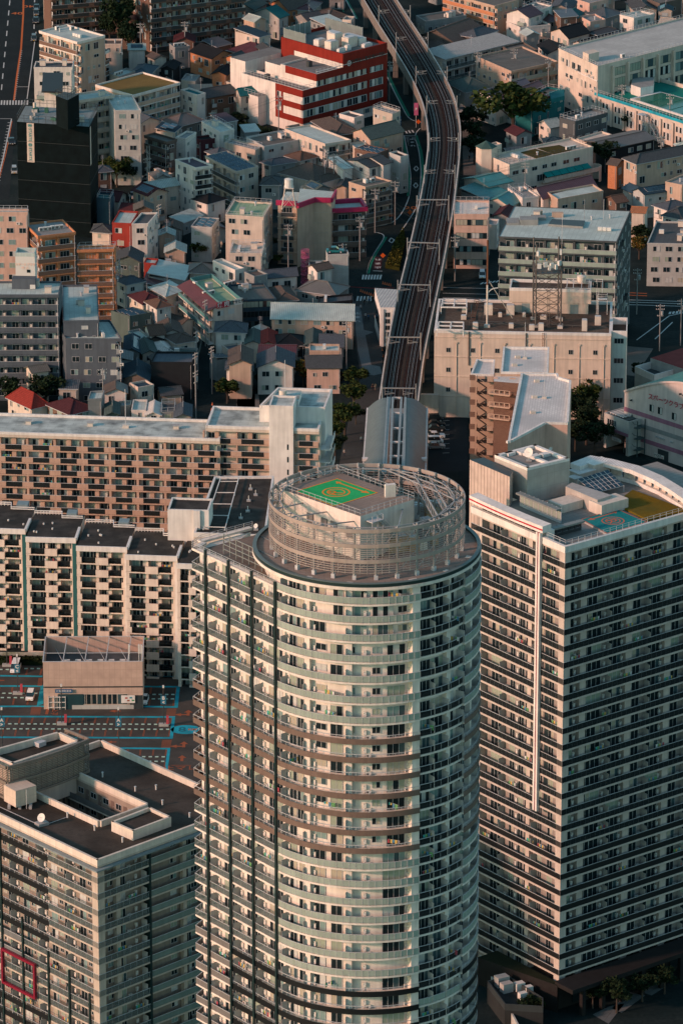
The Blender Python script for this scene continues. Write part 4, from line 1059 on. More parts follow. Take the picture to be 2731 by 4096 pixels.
HOUSES = '''
1|1238,605|1135,572|1290,592|8.5|F|wh|tl|w|w|white cube house with a walled roof terrace below the orange grass-roofed block
1|1300,612|1250,572|1476,582|6|Gu|br|dg|w|w|brown brick house with a long dark grey roof right of the white cube house
1|1512,600|1482,566|1640,580|8|Gu|bg|tl|w|w|drab house with a teal roof beside the white stair head near the clinic
1|1110,790|1030,748|1270,748|6.5|Hr|ol|bn|w|w|house with a broad brown roof just below the grass-roofed block
1|1092,832|1000,806|1136,796|7.5|Ms|cr|nv|w|w|narrow cream house under a sloping roof of dark solar panels
1|1165,878|1128,856|1232,838|8.5|F|wh|gy|w|w|thin white house with a light grey canopy roof near the brown flats
1|1262,888|1212,868|1386,872|6|F|mr|bk|w|w|black and maroon house with a utility pole before it
1|1382,838|1266,772|1470,820|8.5|Fx|wh|pg|w|w|white house with glass railed roof terraces facing right
1|1402,772|1330,742|1466,748|8.6|M|gy|pu|n|w|house with a pale purple sheet roof behind the white terraces
1|1302,1272|1245,1236|1412,1242|6|H|wh|bk|w|w|small white house with a black hipped roof beside the purple-roofed flats
1|1150,1400|1070,1380|1275,1352|3.2|Mr|gy|pg|n|w|row of low sheds with pale tin roofs behind a wall|k=s
1|1330,1436|1200,1428|1375,1378|8.6|Fs|lg|gy|w|w|pale grey cubic house with solar panels on its flat roof|units=0
1|742,1262|608,1238|790,1216|5.6|Gv|wh|mr|n|w|white house with a maroon roof at the foot of the black shrouded block
1|695,1258|608,1252|716,1222|9|Fx|nv|tl|n|n|dark teal box building hard against the black shroud
1|842,1332|742,1338|880,1290|6|Gv|wh|mr|n|w|house with a dark maroon roof behind the white stair head
1|695,1456|580,1446|712,1416|5.6|H|cr|dg|w|n|small beige house with a dark hipped roof left of the red shop building
1|745,490|690,470|850,455|7|F|gy|pg|n|w|low building with a bright blue-grey roof behind the grass roof
1|930,470|840,440|985,412|6|Hr|gy|nv|n|n|dark house with a blue-green roof in the shade of the flats
1|1330,366|1196,322|1426,326|6|Gv|or_|bk|w|w|orange brick house with a black gable roof behind the billboards
1|1500,385|1400,362|1560,360|5.5|Gu|or_|dg|w|w|old brick house with worn dark roof tiles right of the orange house
1|1420,470|1352,445|1470,425|4|Gu|or_|bk|w|n|low orange walled house with a black roof beside the car park
1|1225,520|1138,510|1255,480|3|F|gy|gy|n|n|long grey garage by the billboards and parked cars|k=s
1|1090,435|1000,440|1130,395|5|Gu|bk|bk|w|n|black timber house in deep shade behind the billboards
1|1545,560|1420,520|1600,530|6|F|bg|gy|w|w|beige stair head house with rounded roof wall left of the clinic
1|1530,500|1455,462|1590,470|5|F|bg|gy|w|w|beige house with two roof cabins left of the clinic
2|340,112|184,78|396,92|6.5|Gu|lg|tl|w|w|pale grey house with a teal tiled roof at the top by the dark flats
2|215,235|64,197|312,224|8|M|cr|nv|w|w|cream house with a dark blue sloping solar roof left of the clinic
2|286,350|200,292|332,322|6.5|Gv|cr|dg|w|w|small cream gabled house tucked against the red clinic
2|205,350|20,310|240,290|5|Hr|br|mr|w|n|house with a dark maroon roof beside the small cream gabled house
2|400,62|282,20|490,20|6|Gu|or_|bn|w|w|brown brick house with a brown roof at the very top
2|545,60|480,30|600,10|6|Hr|bg|mr|w|w|house with a maroon roof at the very top next to the brick house
2|640,112|548,76|772,98|5.5|H|bg|bn|w|w|house with a broad brown hipped roof above the clinic
2|520,130|440,100|580,100|6|Gu|gy|dg|w|w|grey roofed house squeezed behind the clinic fence
2|650,170|538,132|730,136|7.5|Mr|gy|pg|w|w|building with a pale blue-grey metal roof behind the clinic fence
2|790,135|768,118|812,112|8|F|cr|gy|w|w|tiny cream stair tower above the clinic roof
2|180,60|110,20|260,20|6|Gu|gy|gn|w|w|house with a mossy green roof beside the dark flats
2|1258,142|1197,106|1512,104|7|F|gy|ol|w|w|long grey flat roofed house right of the railway at the top
2|1440,268|1290,195|1640,195|6|Gu|bn|bn|w|w|long brown roofed terrace with three skylights beside the railway
2|1425,290|1287,288|1360,235|5|Gu|wh|bn|W|n|white fronted house with a low brown gable beside the railway
2|1048,725|928,688|1098,704|11.5|Fx|bg|gy|w|w|beige building with a blue sign on its side at the road bend|k=o
2|810,748|716,722|896,738|8|F|wh|dg|w|w|white house with a dark sunken roof right below the clinic
2|690,842|550,756|815,808|7|H|bn|bn|w|w|house with a large dark brown hipped roof below the clinic
2|912,872|804,824|1116,822|9.4|Gu|tn|gn|w|w|tan three-storey block with a dark green gable roof by the road
2|825,942|780,906|882,912|7.5|F|cr|pg|w|w|narrow cream house with a bare pale roof between solar roofs
2|955,972|812,942|992,938|7.5|Fs|br|nv|w|w|brown house with a flat roof covered in solar panels beside the road|units=0
2|472,1002|383,972|572,978|5.6|H|cr|br|w|w|cream house with a purple-brown hipped roof and striped awning
2|290,1030|232,1012|440,1008|5.6|H|gy|sl|w|w|house with a slate-blue hipped roof left of the purple-brown one
2|560,1132|345,1078|796,1096|6|H|bg|bn|w|w|broad old house with a sweeping brown-grey tiled roof in the middle of the blocks
2|742,1062|650,1010|772,1050|8|Mr|wh|pg|n|w|white house with a wavy roof line beside the black roofed pair
2|905,1050|765,1004|966,1036|8.4|Gu|wh|dg|w|w|white house with a black metal roof, left one of the joined pair|rise=.8
2|992,1032|850,982|1038,1016|8.9|Gu|wh|dg|n|w|white house with a black metal roof, right one of the joined pair|rise=.8
2|1100,992|1030,965|1120,978|9.5|F|lg|bk|w|w|tall thin white and black house standing beside the curved road
2|602,1142|500,1132|722,1106|5.6|H|wh|bn|w|w|white house with a brown hipped roof behind the magenta-edged flats
2|345,1152|228,1152|364,1110|6.8|H|gy|dg|W|n|grey house with a dark hipped roof left of the water tank tower
2|760,1175|705,1165|790,1130|5|Gu|tn|dg|w|n|tiny house with tan walls beside the flat roofed beige block
3|1420,30|1340,0|1560,0|7|F|bn|ol|w|w|dark brown box house at the upper right corner
3|545,180|460,142|735,162|5.6|F|wh|dg|w|w|white house with a dark flat roof and small white roof cabin
3|600,108|462,80|642,75|8.6|Gu|wh|pu|w|w|white house top floor with a plum roof behind the dark flat roof
3|660,75|560,50|745,45|8|Fx|wh|gy|w|w|white house with a railed grey roof at the top
3|860,60|740,40|900,10|6|Gu|bg|sl|w|w|house with a dark slate roof at the top beside the railed grey roof
3|720,130|640,90|800,120|5.5|Hr|bg|mr|w|w|house with a dark maroon roof right of the plum roof
3|890,120|800,100|940,80|6|Gu|or_|tl|w|w|orange walled house with a blue-teal roof near the top
3|985,145|920,110|1080,130|7.5|F|pk|gy|w|w|pinkish house with a stepped gable and grey terrace
3|1080,105|1000,70|1180,75|7|Hr|gy|dg|w|w|dark roofed house between the stepped gable and the white block
3|1258,122|1170,100|1386,96|8|Fx|wh|pg|W|W|white block with a blue railed terrace near the top right
3|1480,200|1400,190|1545,140|6.5|Gv|bk|bg|n|w|black house with a pale beige ribbed roof slope
3|1150,245|980,200|1220,205|6|Hr|bn|bk|w|w|wide black roofed house right of the twin cream gables
3|850,238|738,196|976,204|6.4|Gu|cr|bk|w|w|cream gabled house with a black roof, left one of the twin gables
3|945,300|878,268|1150,252|6|Gu|cr|bk|w|n|cream gabled house with a long black roof behind the school
3|720,336|660,282|812,292|5.5|Gv|wh|bk|w|w|black roofed house with a pale gable above the brown flats
3|1400,60|1240,40|1340,5|6|Gu|bg|dg|w|w|dark roofed house by the steel frame at the top
3|980,30|905,5|1100,0|8|F|pk|gy|w|w|pink flat roofed house at the top centre right
3|270,230|160,214|398,186|7|H|bn|sl|w|w|grey-brown house with a slate hipped roof beside the railway terrace
3|530,352|438,302|658,322|7.4|F|bn|ol|w|w|brown flat roofed house behind the brown flats|units=0
3|205,572|92,512|366,542|6|H|gy|gn|w|w|grey-green hipped house beside the railway curve
3|395,636|258,590|640,560|6.8|Gur|wh|pu|w|w|white gabled house with a plum metal roof, nearest the railway
3|535,642|404,600|720,570|6.6|Gur|wh|mr|w|n|white gabled house with a maroon metal roof beside the teal house
3|625,662|545,632|825,572|8.6|Fx|tl|ol|n|w|teal metal-clad house with a planted red-railed roof terrace beside the big tree|rail=dk;units=1
3|735,800|664,768|806,786|5|Gu|wh|pg|w|n|small cream house with a rusty pale roof beside the big tree
3|890,772|792,746|1092,716|9|Fx|dg|gy|w|W|dark slate modern house with a railed flat roof|rail=dk
3|960,898|898,878|1118,852|6|F|cr|cr|n|w|long low cream roof between the kindergarten and the slate house|units=1
3|1150,1036|1117,1024|1196,1012|6.5|Gv|or_|bn|w|w|narrow orange house with a small brown gable
3|1275,1022|1196,988|1660,948|9|H|tn|dg|w|w|tan three-storey flats with a dark hipped roof beside the orange house
3|1560,1170|1500,1130|1680,1120|8.5|F|tn|gy|w|w|tan house with a teal roof edge at the right border
3|1325,1216|1254,1196|1530,1186|6.5|Gus|lg|nv|w|w|pale grey house with a dark solar roof near the right border|rise=1.0
3|350,1168|196,1120|492,1136|6.5|Gur|cr|tq|n|w|shed with a bright teal metal roof below the kindergarten tower|k=s;rise=1.2
3|330,1250|176,1200|460,1200|5.5|Mr|gy|tq|n|w|patched teal flat roofed workshop with railed roof yard|k=s
3|480,1294|330,1262|546,1258|5|Gur|cr|tq|w|w|small workshop with a teal metal roof above the pink office|k=s
3|560,1252|468,1188|628,1216|6|Fx|wh|gy|w|w|white house with cluttered grey roof below the kindergarten
3|690,1244|612,1192|1020,1168|6.2|Gur|wh|mr|w|n|long house with a maroon metal roof below the kindergarten
3|782,1258|718,1216|1066,1206|6.6|F|tn|pg|w|w|tan house with a pale blue flat roof in front of the maroon roof|units=0
3|1150,1272|1085,1240|1196,1252|5|Gu|br|br|w|w|little brown house with a rusty roof left of the solar house
3|1325,1334|1240,1338|1342,1300|9|Gv|cr|or_|n|n|tall cream windowless house with an orange roof beside the big white-roofed flats|rise=.6
3|1470,1312|1384,1282|1620,1290|6|H|wh|sl|w|w|white house with a slate hipped roof at the right border
3|1560,1370|1440,1345|1640,1320|6|H|wh|dg|w|w|house with a black hipped roof above the grid-faced store
3|400,1420|352,1405|412,1385|6|F|wh|gy|w|w|narrow white house squeezed right of the pink office
3|470,1360|400,1330|520,1310|5|Gu|gy|mr|n|n|house with a dark maroon roof behind the big white-roofed flats
4|200,1138|52,1070|238,1086|5|H|cr|rd|w|w|cream house with a red hipped roof at the foot of the blue-grey flats|rise=2.2
4|440,1182|300,1120|556,1126|5|H|br|mr|w|w|old house with a wide rusty dark red roof behind the long slab block
4|640,1098|553,1104|656,1048|7|F|gy|pg|W|n|narrow grey tiled house with two little windows and a sunken roof|units=0
4|745,1186|664,1192|748,1118|5|Gu|gn|gn|w|n|tiny house with a dark green gable behind the slab block
4|915,1172|826,1172|926,1106|4.5|F|wh|pg|w|w|small white house with a stained blue-grey roof behind the slab block
4|1006,1192|918,1192|1014,1122|4.5|Gur|wh|wh|w|n|small house with a curved white ribbed roof behind the slab block|rise=.7
4|1098,1180|1010,1185|1102,1122|4.5|Fx|gy|dg|w|n|small house with plant pots on a railed roof behind the slab block
4|1196,1200|1100,1206|1198,1130|5|Gu|bg|sl|w|n|house with a dark slate gable behind the slab block by the lane
4|820,1140|742,1146|826,1110|4|F|bg|gy|w|n|little open framed rooftop house behind the slab block mast
4|1206,872|948,870|1236,806|8.6|Fr|bk|sl|n|n|black modern house with four pale square windows|units=0
4|932,972|778,958|946,886|6|Gu|bn|nv|w|n|dark timber house with a blue-black gable left of the black modern house
4|876,798|784,790|880,706|5.4|Gus|gy|nv|n|n|house with a dark teal solar roof beside the blue-grey flats
4|985,802|898,806|950,724|5.4|Gu|cr|gn|w|n|house with a grey-green gable in front of the solar roof
4|1082,790|990,800|1042,730|5|Hr|cr|wh|w|w|house with a battered white sheet roof in the middle of the lanes
4|830,850|768,850|832,802|5.5|M|lg|gy|w|n|tiny pale grey box house between the roofs beside the blue-grey flats
4|1150,680|1020,684|1120,612|5.6|Gu|wh|bn|w|n|white gabled house with a brown-grey roof in the lanes
4|1110,736|1040,694|1232,716|6|H|cr|bn|w|w|cream house with a brown hipped roof facing the dark lane
4|1232,830|1056,822|1240,784|5|F|gy|gn|n|n|low building with a grey-green roof behind the black modern house
4|985,516|918,476|1072,500|8.5|H|wh|br|w|w|white house with a small brown roof and a lower white gable
4|1140,620|985,578|1150,580|4|Gv|wh|bn|w|n|lower white gabled wing in front of the small brown roof
4|900,492|812,436|1004,452|5.6|H|cr|mr|w|w|house with a dark plum hipped roof left of the white brown-roofed house
4|1040,442|940,388|1162,402|6.4|Hr|cr|pg|w|w|house with a light grey sheet roof beside the grilled meat restaurant|rise=.8
4|1155,348|932,322|1204,262|5.6|Mr|gy|pg|n|n|broad low building with a pale teal-grey metal roof
4|978,252|904,246|994,222|6.5|F|rd|pg|n|n|small red box building with a pale roof beside the lane
4|1050,395|905,380|1070,335|4.5|Mr|gy|mr|w|n|shed with a streaked maroon metal roof left of the pale roof|k=s
4|880,232|730,218|898,176|6.4|Gu|gn|dg|w|n|green-grey house with a dark gable right of the brick flats
4|795,368|734,340|902,345|6.4|H|wh|sl|w|w|pale house with a dark slate hipped roof behind the cluttered pole
4|815,582|698,548|952,558|6.6|Fs|gn|dg|n|w|dark green-grey house with solar roof beside the brick flats|units=0
4|870,728|804,676|942,712|5.5|F|gy|pg|n|w|house with a pale grey flat roof and white roof hatch
4|948,690|912,640|1012,655|6.6|Gu|wh|br|w|w|slim white house with a brown roof left of the brown-grey gable
4|1020,720|930,722|1035,660|5.4|Gu|bn|bk|w|n|black roofed house in front of the slim white house
4|1475,292|1336,232|1546,286|8.4|F|wh|pg|w|w|white house with black frame terrace above the restaurant
4|1340,300|1190,290|1345,248|6|Hr|bg|bn|w|n|beige house with a brown roof left of the black frame terrace
4|1540,668|1354,660|1546,614|6.5|H|wh|sl|W|n|white house with a slate hipped roof in front of the restaurant
4|1440,830|1360,850|1445,800|5|M|gy|sl|n|n|low slate roofed annex left of the zigzag gable house
5|802,597|294,585|806,514|7.2|Gvr|tn|pg|W|n|long tan house with a pale ribbed metal roof beside the plaza
5|322,472|100,482|244,374|7.4|F|nv|ol|r|n|dark blue-black building with a wide brown-grey flat roof|units=3
5|452,462|330,472|395,384|6.4|H|cr|bn|n|n|house with a light brown tiled hip beside the dark flat roof
5|690,434|452,402|700,372|6|Hr|gy|ol|w|n|house with a large olive-brown sheet roof behind the tan house
5|796,482|582,502|800,440|6|F|bk|dg|w|n|low black house with cluttered roof behind the tan metal-roofed house
5|450,315|262,332|432,276|6.6|Gv|wh|sl|w|n|white house with a slate roof behind the dark flat roof
5|636,288|527,288|634,232|5.8|F|cr|dg|W|n|cream house with roof air conditioners beside the pink stair
5|775,192|642,196|766,166|10|F|lg|ol|n|w|pale grey ribbed tower house behind the crossing
5|232,188|30,186|252,124|10.5|Fx|cr|cr|W|w|cream terraced house with balconies below the green roof block
5|132,288|0,304|118,256|6.5|F|wh|gy|W|n|white house with a railed roof corner left of the slate roof
5|222,744|132,744|226,668|4.8|Gu|cr|gn|n|n|tiny house with a dark teal gable, leftmost of the gable row
5|322,750|222,750|320,672|4.8|Gu|tn|rd|n|n|tiny house with a brick red gable in the gable row
5|498,748|324,748|482,690|5|H|bk|bk|w|n|low black house with crossed roof ridges in the gable row
5|594,752|502,752|600,666|5|Gu|cr|gn|n|n|tiny house with a sea green gable in the gable row
5|736,762|598,758|740,700|5|Gv|gy|sl|n|n|dark roofed house at the right end of the gable row
5|432,824|212,822|452,764|5|Gvr|gy|mr|n|n|house with two maroon metal roofs behind the pedimented white house
5|718,800|530,798|716,758|7|F|tn|pg|n|n|tan walled house with a sunken roof terrace and small gable hatch|units=1
5|722,892|516,894|712,828|6.4|Gv|pk|dg|w|n|pink house with a dark grey tiled roof beside the trees
5|428,888|206,892|430,806|6.6|Gu|wh|sl|W|n|white house with a slate roof and a broad front pediment
5|168,872|28,872|170,784|8.4|Gu|tn|bn|n|n|brown walled upper house with a brown tiled gable
5|170,912|10,905|172,862|6.4|Gu|wh|sl|W|n|white house with a zigzag slate gable front beside the lane
'''
APTS = '''
1|590,372|249,288|688,322|12.5|F|or_|gy|b|b|orange-brown terraced flats with white slab edges beside the avenue|rail=br;slab=wh;dep=1.3
1|486,272|247,202|602,214|18.2|F|tn|pg|b|w|set-back top floors of the orange-brown terraced flats|rail=br;slab=wh
1|455,432|215,432|466,394|22|F|wh|dg|w|w|white slab tower behind the black shrouded building|k=o
1|886,702|722,702|832,606|19.6|F|lg|pg|W|n|tall pale concrete flats with two windows on each floor|flrs=7
1|720,606|494,640|722,560|20.5|F|cr|pg|b|n|cream flats wing with stacked balconies right of the black shroud|flrs=7
1|836,606|600,540|1132,526|11.8|F|tn|yo|w|b|long tan flats with a rusty grass roof|rail=tn;slab=wh;units=0;flrs=4
1|1046,900|905,858|1090,876|10.2|F|bn|ol|b|w|dim brown flats of four floors below the tall concrete flats|rail=bn
1|1226,1062|1100,1010|1336,1046|13.2|F|wh|pu|w|b|white stepped flats with a purple metal roof|rail=sm
1|1482,1086|1288,988|1620,1052|9.6|Fs|bg|bl|b|W|three-storey flats with a blue-grey roof full of solar panels|rail=dk;units=0
1|920,1186|864,1166|1122,1156|7.6|Gur|cr|pg|w|w|cream two-storey flats with a pale green metal roof beside the lattice mast|rise=1.1
1|825,1412|705,1406|870,1336|9.6|F|rd|pg|W|n|red fronted shop building with a pale flat roof|k=o;units=0
1|930,1412|828,1414|990,1342|12|F|wh|dg|W|w|white banded building with black panels next to the red shop|k=o
1|175,1342|-60,1340|238,1326|26|Fx|pk|pg|W|w|tall salmon pink flats at the left border|flrs=9
1|240,1492|160,1412|476,1466|22|F|or_|gy|b|b|red brick flats with dark balconies in front of the black shroud|rail=br;flrs=7
4|716,160|484,166|730,136|17.5|Fx|or_|gy|b|w|lower wing of the red brick flats with steps in its roof rail|rail=br;flrs=6
2|190,950|0,902|236,926|7|Fx|bg|gy|w|w|low beige flats with a railed roof below the hedge
2|245,928|134,868|476,884|7.5|F|lg|ol|w|w|long cream-grey flats with a plain flat roof below the clinic
2|628,912|374,816|790,886|9|F|cr|pg|w|b|cream flats with two big solar arrays on the roof|rail=cl;units=0
2|880,1182|776,1150|1048,1146|10.6|F|tn|ol|w|b|pinkish beige flats with a concrete roof beside the road bend|rail=bn
2|242,1372|4,1356|296,1282|13.6|Fx|cr|gg|W|w|cream flats with a pale green railed roof|k=a
3|385,46|60,-42|536,4|10|F|tn|ol|b|w|long orange balconied flats at the top right of the railway|rail=or_;dep=1.2
3|75,374|-6,322|534,262|6.4|M|wh|lg|n|b|long white row of flats with a pale ribbed roof beside the railway|rail=cl;rise=.8
3|490,456|268,360|782,394|8.6|F|tn|ol|w|b|brown flats with glass balconies right of the long white row|rail=fr;units=0
3|1086,938|952,886|1386,872|6.4|Gur|bk|bn|n|W|black walled row of flats with a brown ribbed roof and white panels|rise=.9
3|350,1354|131,1352|352,1268|13.6|Fx|pk|wh|r|n|pink office building with window bands beside the viaduct|k=o;units=1;flrs=4
6|1152,106|410,74|1237,-86|28|F|dg|pg|b|w|broad grey flats with green-glass balconies and a pale metal roof|rail=fr;slab=dg;units=4;flrs=9;dep=1.3;par=.1
6|1605,128|1342,124|1660,-10|10.5|F|lg|dg|W|n|grid faced store with a dark stained roof at the right border|k=o
4|370,448|-300,448|388,364|25|F|sl|pg|b|n|blue-grey tiled flats with projecting box windows at the left border|rail=sl;flrs=9
4|622,608|400,642|611,384|19|F|sl|pg|w|w|blue-grey flats behind, with the long stained roof
4|764,724|414,722|690,606|15.5|F|sl|pg|W|b|blue-grey flats in front with a stepped stained roof|flrs=5
'''
parse(HOUSES, 'h')
parse(APTS, 'a')
# ================================================================== LANDMARK BUILDINGS
TL[15] = (0, 2600, 780 / 1568.0); TL[16] = (1560, 440, 160 / 1568.0)
def band(mb, A, B, z0, z1, m, d=.1, inset=.0):
 A, u, n, L = face_frame(A, B); mb.box(A + u * inset + n * .003 + Z(z0), u * (L - 2 * inset), n * d, Z(z1 - z0), m)
def rect(t, N, L, Rr, z):
 n, u, v, LU, LV = foot(t, N, L, Rr, z); P = lambda a, b: n + u * a + v * b
 return P, LU, LV, u, v
def on_wall(t, px, A, B):
 """world point where a pixel's ray meets the vertical plane through A,B"""
 A, u, n, L = face_frame(A, B); d = ray(t, *px); o = V((0, 0, CAMZ)); k = (A - o).dot(n) / d.dot(n); return o + d * k
def wall_text(T, part, s, t, px, A, B, size, m, d=.08, vertical=False, bold=0):
 A_, u, n, L = face_frame(A, B); p = on_wall(t, px, A, B) + n * d
 T.own(part, place_text(text_mb(s, size, m, bold), p, u, V((0, 0, 1))) if not vertical else place_text(text_mb(s, size, m, bold), p, V((0, 0, -1)), u))
def rail_loop(mb, pts, z, h=1.1, step=1.3, m=None, r=.035, closed=True):
 m = m or M_alu; n = len(pts)
 for i in range(n if closed else n - 1):
  A, B = pts[i], pts[(i + 1) % n]; q = max(1, int((B - A).length / step))
  for hz in (.55 * h, h): mb.bar(A + Z(z + hz), B + Z(z + hz), r, m)
  for j in range(q + 1): p = A.lerp(B, j / q); mb.bar(p + Z(z), p + Z(z + h), r, m)
def parapet(mb, pts, z, h, w_, m):
 c = sum(pts, V((0, 0, 0))) / len(pts)
 for i in range(len(pts)):
  A, B = pts[i], pts[(i + 1) % len(pts)]; u = (B - A).normalized(); q = V((-u.y, u.x, 0))
  mid = (A + B) / 2; q = q if q.dot(c - mid) > 0 else -q
  mb.box(A + u * (w_ * .5) + Z(z + .002), (B - A) - u * (w_ * .5), q * w_, Z(h + .001 * i), m)
def put_window(T, w_, h, v, p, a, fr=None): T.put('window', win_piece(w_, h, v, fr), p, a)
# ---- clinic
def clinic():
 P, LU, LV, u, v = rect(2, (487, 580), (180, 492), (1014, 441), 11.6)
 T = Thing('clinic_building', 'red and white banded hospital building with black lettering near its roof', 'hospital', P(0, 0))
 red = mat('clinic_red', (.22, .024, .016), .7); wh = wallm('wh'); rf = mat('clinic_roof', (.20, .20, .19), .9, 'flat')
 LV = max(LV, 24); w = T.mb('wall')
 w.prism([P(0, 0), P(LU, 0), P(LU, LV), P(0, LV)], 0, 11.55, wh, rf)
 Nm = W2(2, (583, 478), 15.2) - P(0, 0); mu, mv = Nm.dot(u), max(0, Nm.dot(v))
 Nu = W2(2, (745, 347), 19) - P(0, 0); uu = Nu.dot(u)
 w.prism([P(mu, .02), P(LU, .02), P(LU, LV - 4), P(mu, LV - 4)], 11.552, 15.2, wh, rf)
 w.prism([P(uu, .03), P(LU, .03), P(LU, LV), P(uu, LV)], 15.202, 18.5, wh, rf)
 b = MB()
 for z0, z1 in ((2.9, 4.5), (6.6, 8.2), (10.2, 12.1)): band(b, P(0, 0), P(LU, 0), z0, z1, red, .12)
 band(b, P(mu, 0), P(LU, 0), 13.7, 15.6, red, .12); band(b, P(uu, 0), P(LU, 0), 17.0, 19.3, red, .13); band(b, P(uu, 0), P(LU, 0), 15.61, 16.99, red, .12)
 for z0, z1 in ((2.9, 4.5), (6.6, 8.2), (10.2, 12.1)): band(b, P(0, 10.5), P(0, 0), z0, z1, red, .12)
 band(b, P(0, 10.5), P(0, 7.6), 4.51, 6.59, red, .12); band(b, P(0, 10.5), P(0, 7.6), 8.21, 10.19, red, .12)
 band(b, P(mu, 12), P(mu, 0), 13.7, 15.7, red, .12); band(b, P(uu, LV), P(uu, 0), 16.6, 19.3, red, .13); band(b, P(uu, LV), P(uu, LV - 5), 11.6, 16.59, red, .14)
 T.own('red_band', b)
 b = MB(); band(b, P(mu, 0), P(LU, 0), 16.2, 16.32, M_white, .16); T.own('white_line', b)
 r = random.Random(4); a = ang_of(u)
 for k, (zb, x0) in enumerate(((4.55, .5), (8.25, .5), (12.15, mu + .4))):
  x = x0
  while x < LU - 8:
   for q in (0, 2.1): put_window(T, 1.9, 1.9, r.choice([0, 1, 2, 3, 13]), P(x + q + 1, -.02) + Z(zb), a)
   T.mb('wall').box(P(x + 4.2, -.01) + Z(zb), u * .9, -v * .1, Z(2.05), wh); x += 5.3
  b = MB(); b.box(P(LU - 7.6, -.01) + Z(zb), u * .9, -v * .125, Z(2.05), red); b.box(P(LU - 1.5, -.01) + Z(zb), u * 1.5, -v * .125, Z(2.05), red); T.own('red_band', b)
  for q in (0, 2.3): put_window(T, 2.2, 1.9, r.choice([9, 13, 1]), P(LU - 5.3 + q, -.02) + Z(zb), a)
 for x in range(4, int(LU), 5): put_window(T, 3.0, 1.3, 1, P(x, -.02) + Z(1.2), a)
 al = ang_of(-v)
 for zb in (5.0, 8.7): put_window(T, 1.6, 1.5, 9, P(-.13, 9) + Z(zb), al)
 # emblem and lettering
 A, B = P(uu, 0), P(LU, 0)
 wall_text(T, 'lettering', '財団法人東京曳舟病院', 2, (893, 363), A, B, 1.28, mat('letter_black', (.008, .01, .01), .5, 'plain'), .2, bold=.03)
 p = on_wall(2, (776, 396), A, B); b = MB(); n = -v
 for k in range(16):
  a0, a1 = 2 * PI * k / 16, 2 * PI * (k + 1) / 16; f = lambda a_, r_: p + n * .16 + u * (math.cos(a_) * r_) + Z(math.sin(a_) * r_)
  b.face([f(a0, .75), f(a1, .75), f(a1, .58), f(a0, .58)], M_white)
 for k in range(5): a0 = 2 * PI * k / 5 + .3; b.bar(p + n * .16, p + n * .16 + u * math.cos(a0) * .6 + Z(math.sin(a0) * .6), .07, M_white)
 T.own('emblem', b)
 # roofs: parapets, rails, machines, screen fence
 b = MB(); parapet(b, [P(uu, 0), P(LU, 0), P(LU, LV), P(uu, LV)], 18.5, .8, .25, red); parapet(b, [P(mu, .03), P(uu - .1, .03), P(uu - .1, 14), P(mu, 14)], 15.2, .45, .25, wh)
 parapet(b, [P(0, .02), P(mu - .1, .02), P(mu - .1, LV), P(0, LV)], 11.55, .6, .25, wh); T.own('parapet', b)
 b = MB(); fm = mat('screen_green_grey', (.17, .21, .20), .6, 'panel', sc=.6)
 for A, B in ((P(uu + .5, LV - .4), P(LU - 6, LV - .4)), (P(LU - .5, 9), P(LU - .5, LV - .5)), (P(uu + .4, LV - 9), P(uu + .4, LV - .5))):
  U = (B - A).normalized(); b.box(A + Z(18.6), B - A, V((-U.y, U.x, 0)) * .12, Z(3.2), fm)
  for i in range(int((B - A).length / 2) + 1): p = A + U * 2 * i; b.bar(p + Z(18.5), p + Z(21.9), .1, M_alu)
 T.own('screen', b)
 for (x, y, sx, sy, sz) in ((3, 8, 3, 2.4, 2.4), (7, 11, 3, 3, 3.4), (9, 7, 3.5, 2.5, 2.6), (12.5, 9, 2.4, 7, 1.9), (4, 14, 3, 2, 1.6), (6, 4.5, 1.5, 1.2, 1.2), (9.5, 15, 2, 2, 2.6), (3, 4, 2.5, 1, 1), (12, 3, 3, 1.2, .9)):
  b = MB(); b.cbox(P(uu + x * (LU - uu) / 17, y * LV / 26) + Z(18.5), sx, sy, sz, M_cream if sz > 2 else M_ac, a); b.cbox(P(uu + x * (LU - uu) / 17, y * LV / 26) + Z(18.505 + sz), sx * .8, sy * .8, .2, M_alu, a); T.own('roof_machine', b)
 for x, y in ((mu + 5, 8), (mu - 3, 16)):
  b = MB(); b.cbox(P(x, y) + Z(15.2 if x > mu else 11.55), 1.3, 1, 1.5, M_dark, a); T.own('roof_machine', b)
 b = MB(); rail_loop(b, [P(mu + .4, .5), P(uu - .5, .5), P(uu - .5, 13)], 15.6, closed=False); rail_loop(b, [P(.4, LV - .5), P(.4, .5), P(mu - .4, .5)], 12.1, closed=False); T.own('guard_rail', b)
 # rear white stair blocks
 b = MB(); b.prism([P(1.5, LV + .01), P(uu + 2, LV + .01), P(uu + 2, LV + 6), P(1.5, LV + 6)], 0, 15, wh, rf); b.prism([P(-3.2, 14), P(-.01, 14), P(-.01, LV - 3), P(-3.2, LV - 3)], 0, 8.2, wh, rf); T.own('stair_block', b)
 b = MB(); rail_loop(b, [P(-3, LV - 3.2), P(-3, 14.2), P(-.2, 14.2)], 8.2, closed=False, h=1.3); T.own('guard_rail', b)
 T.done()
clinic()
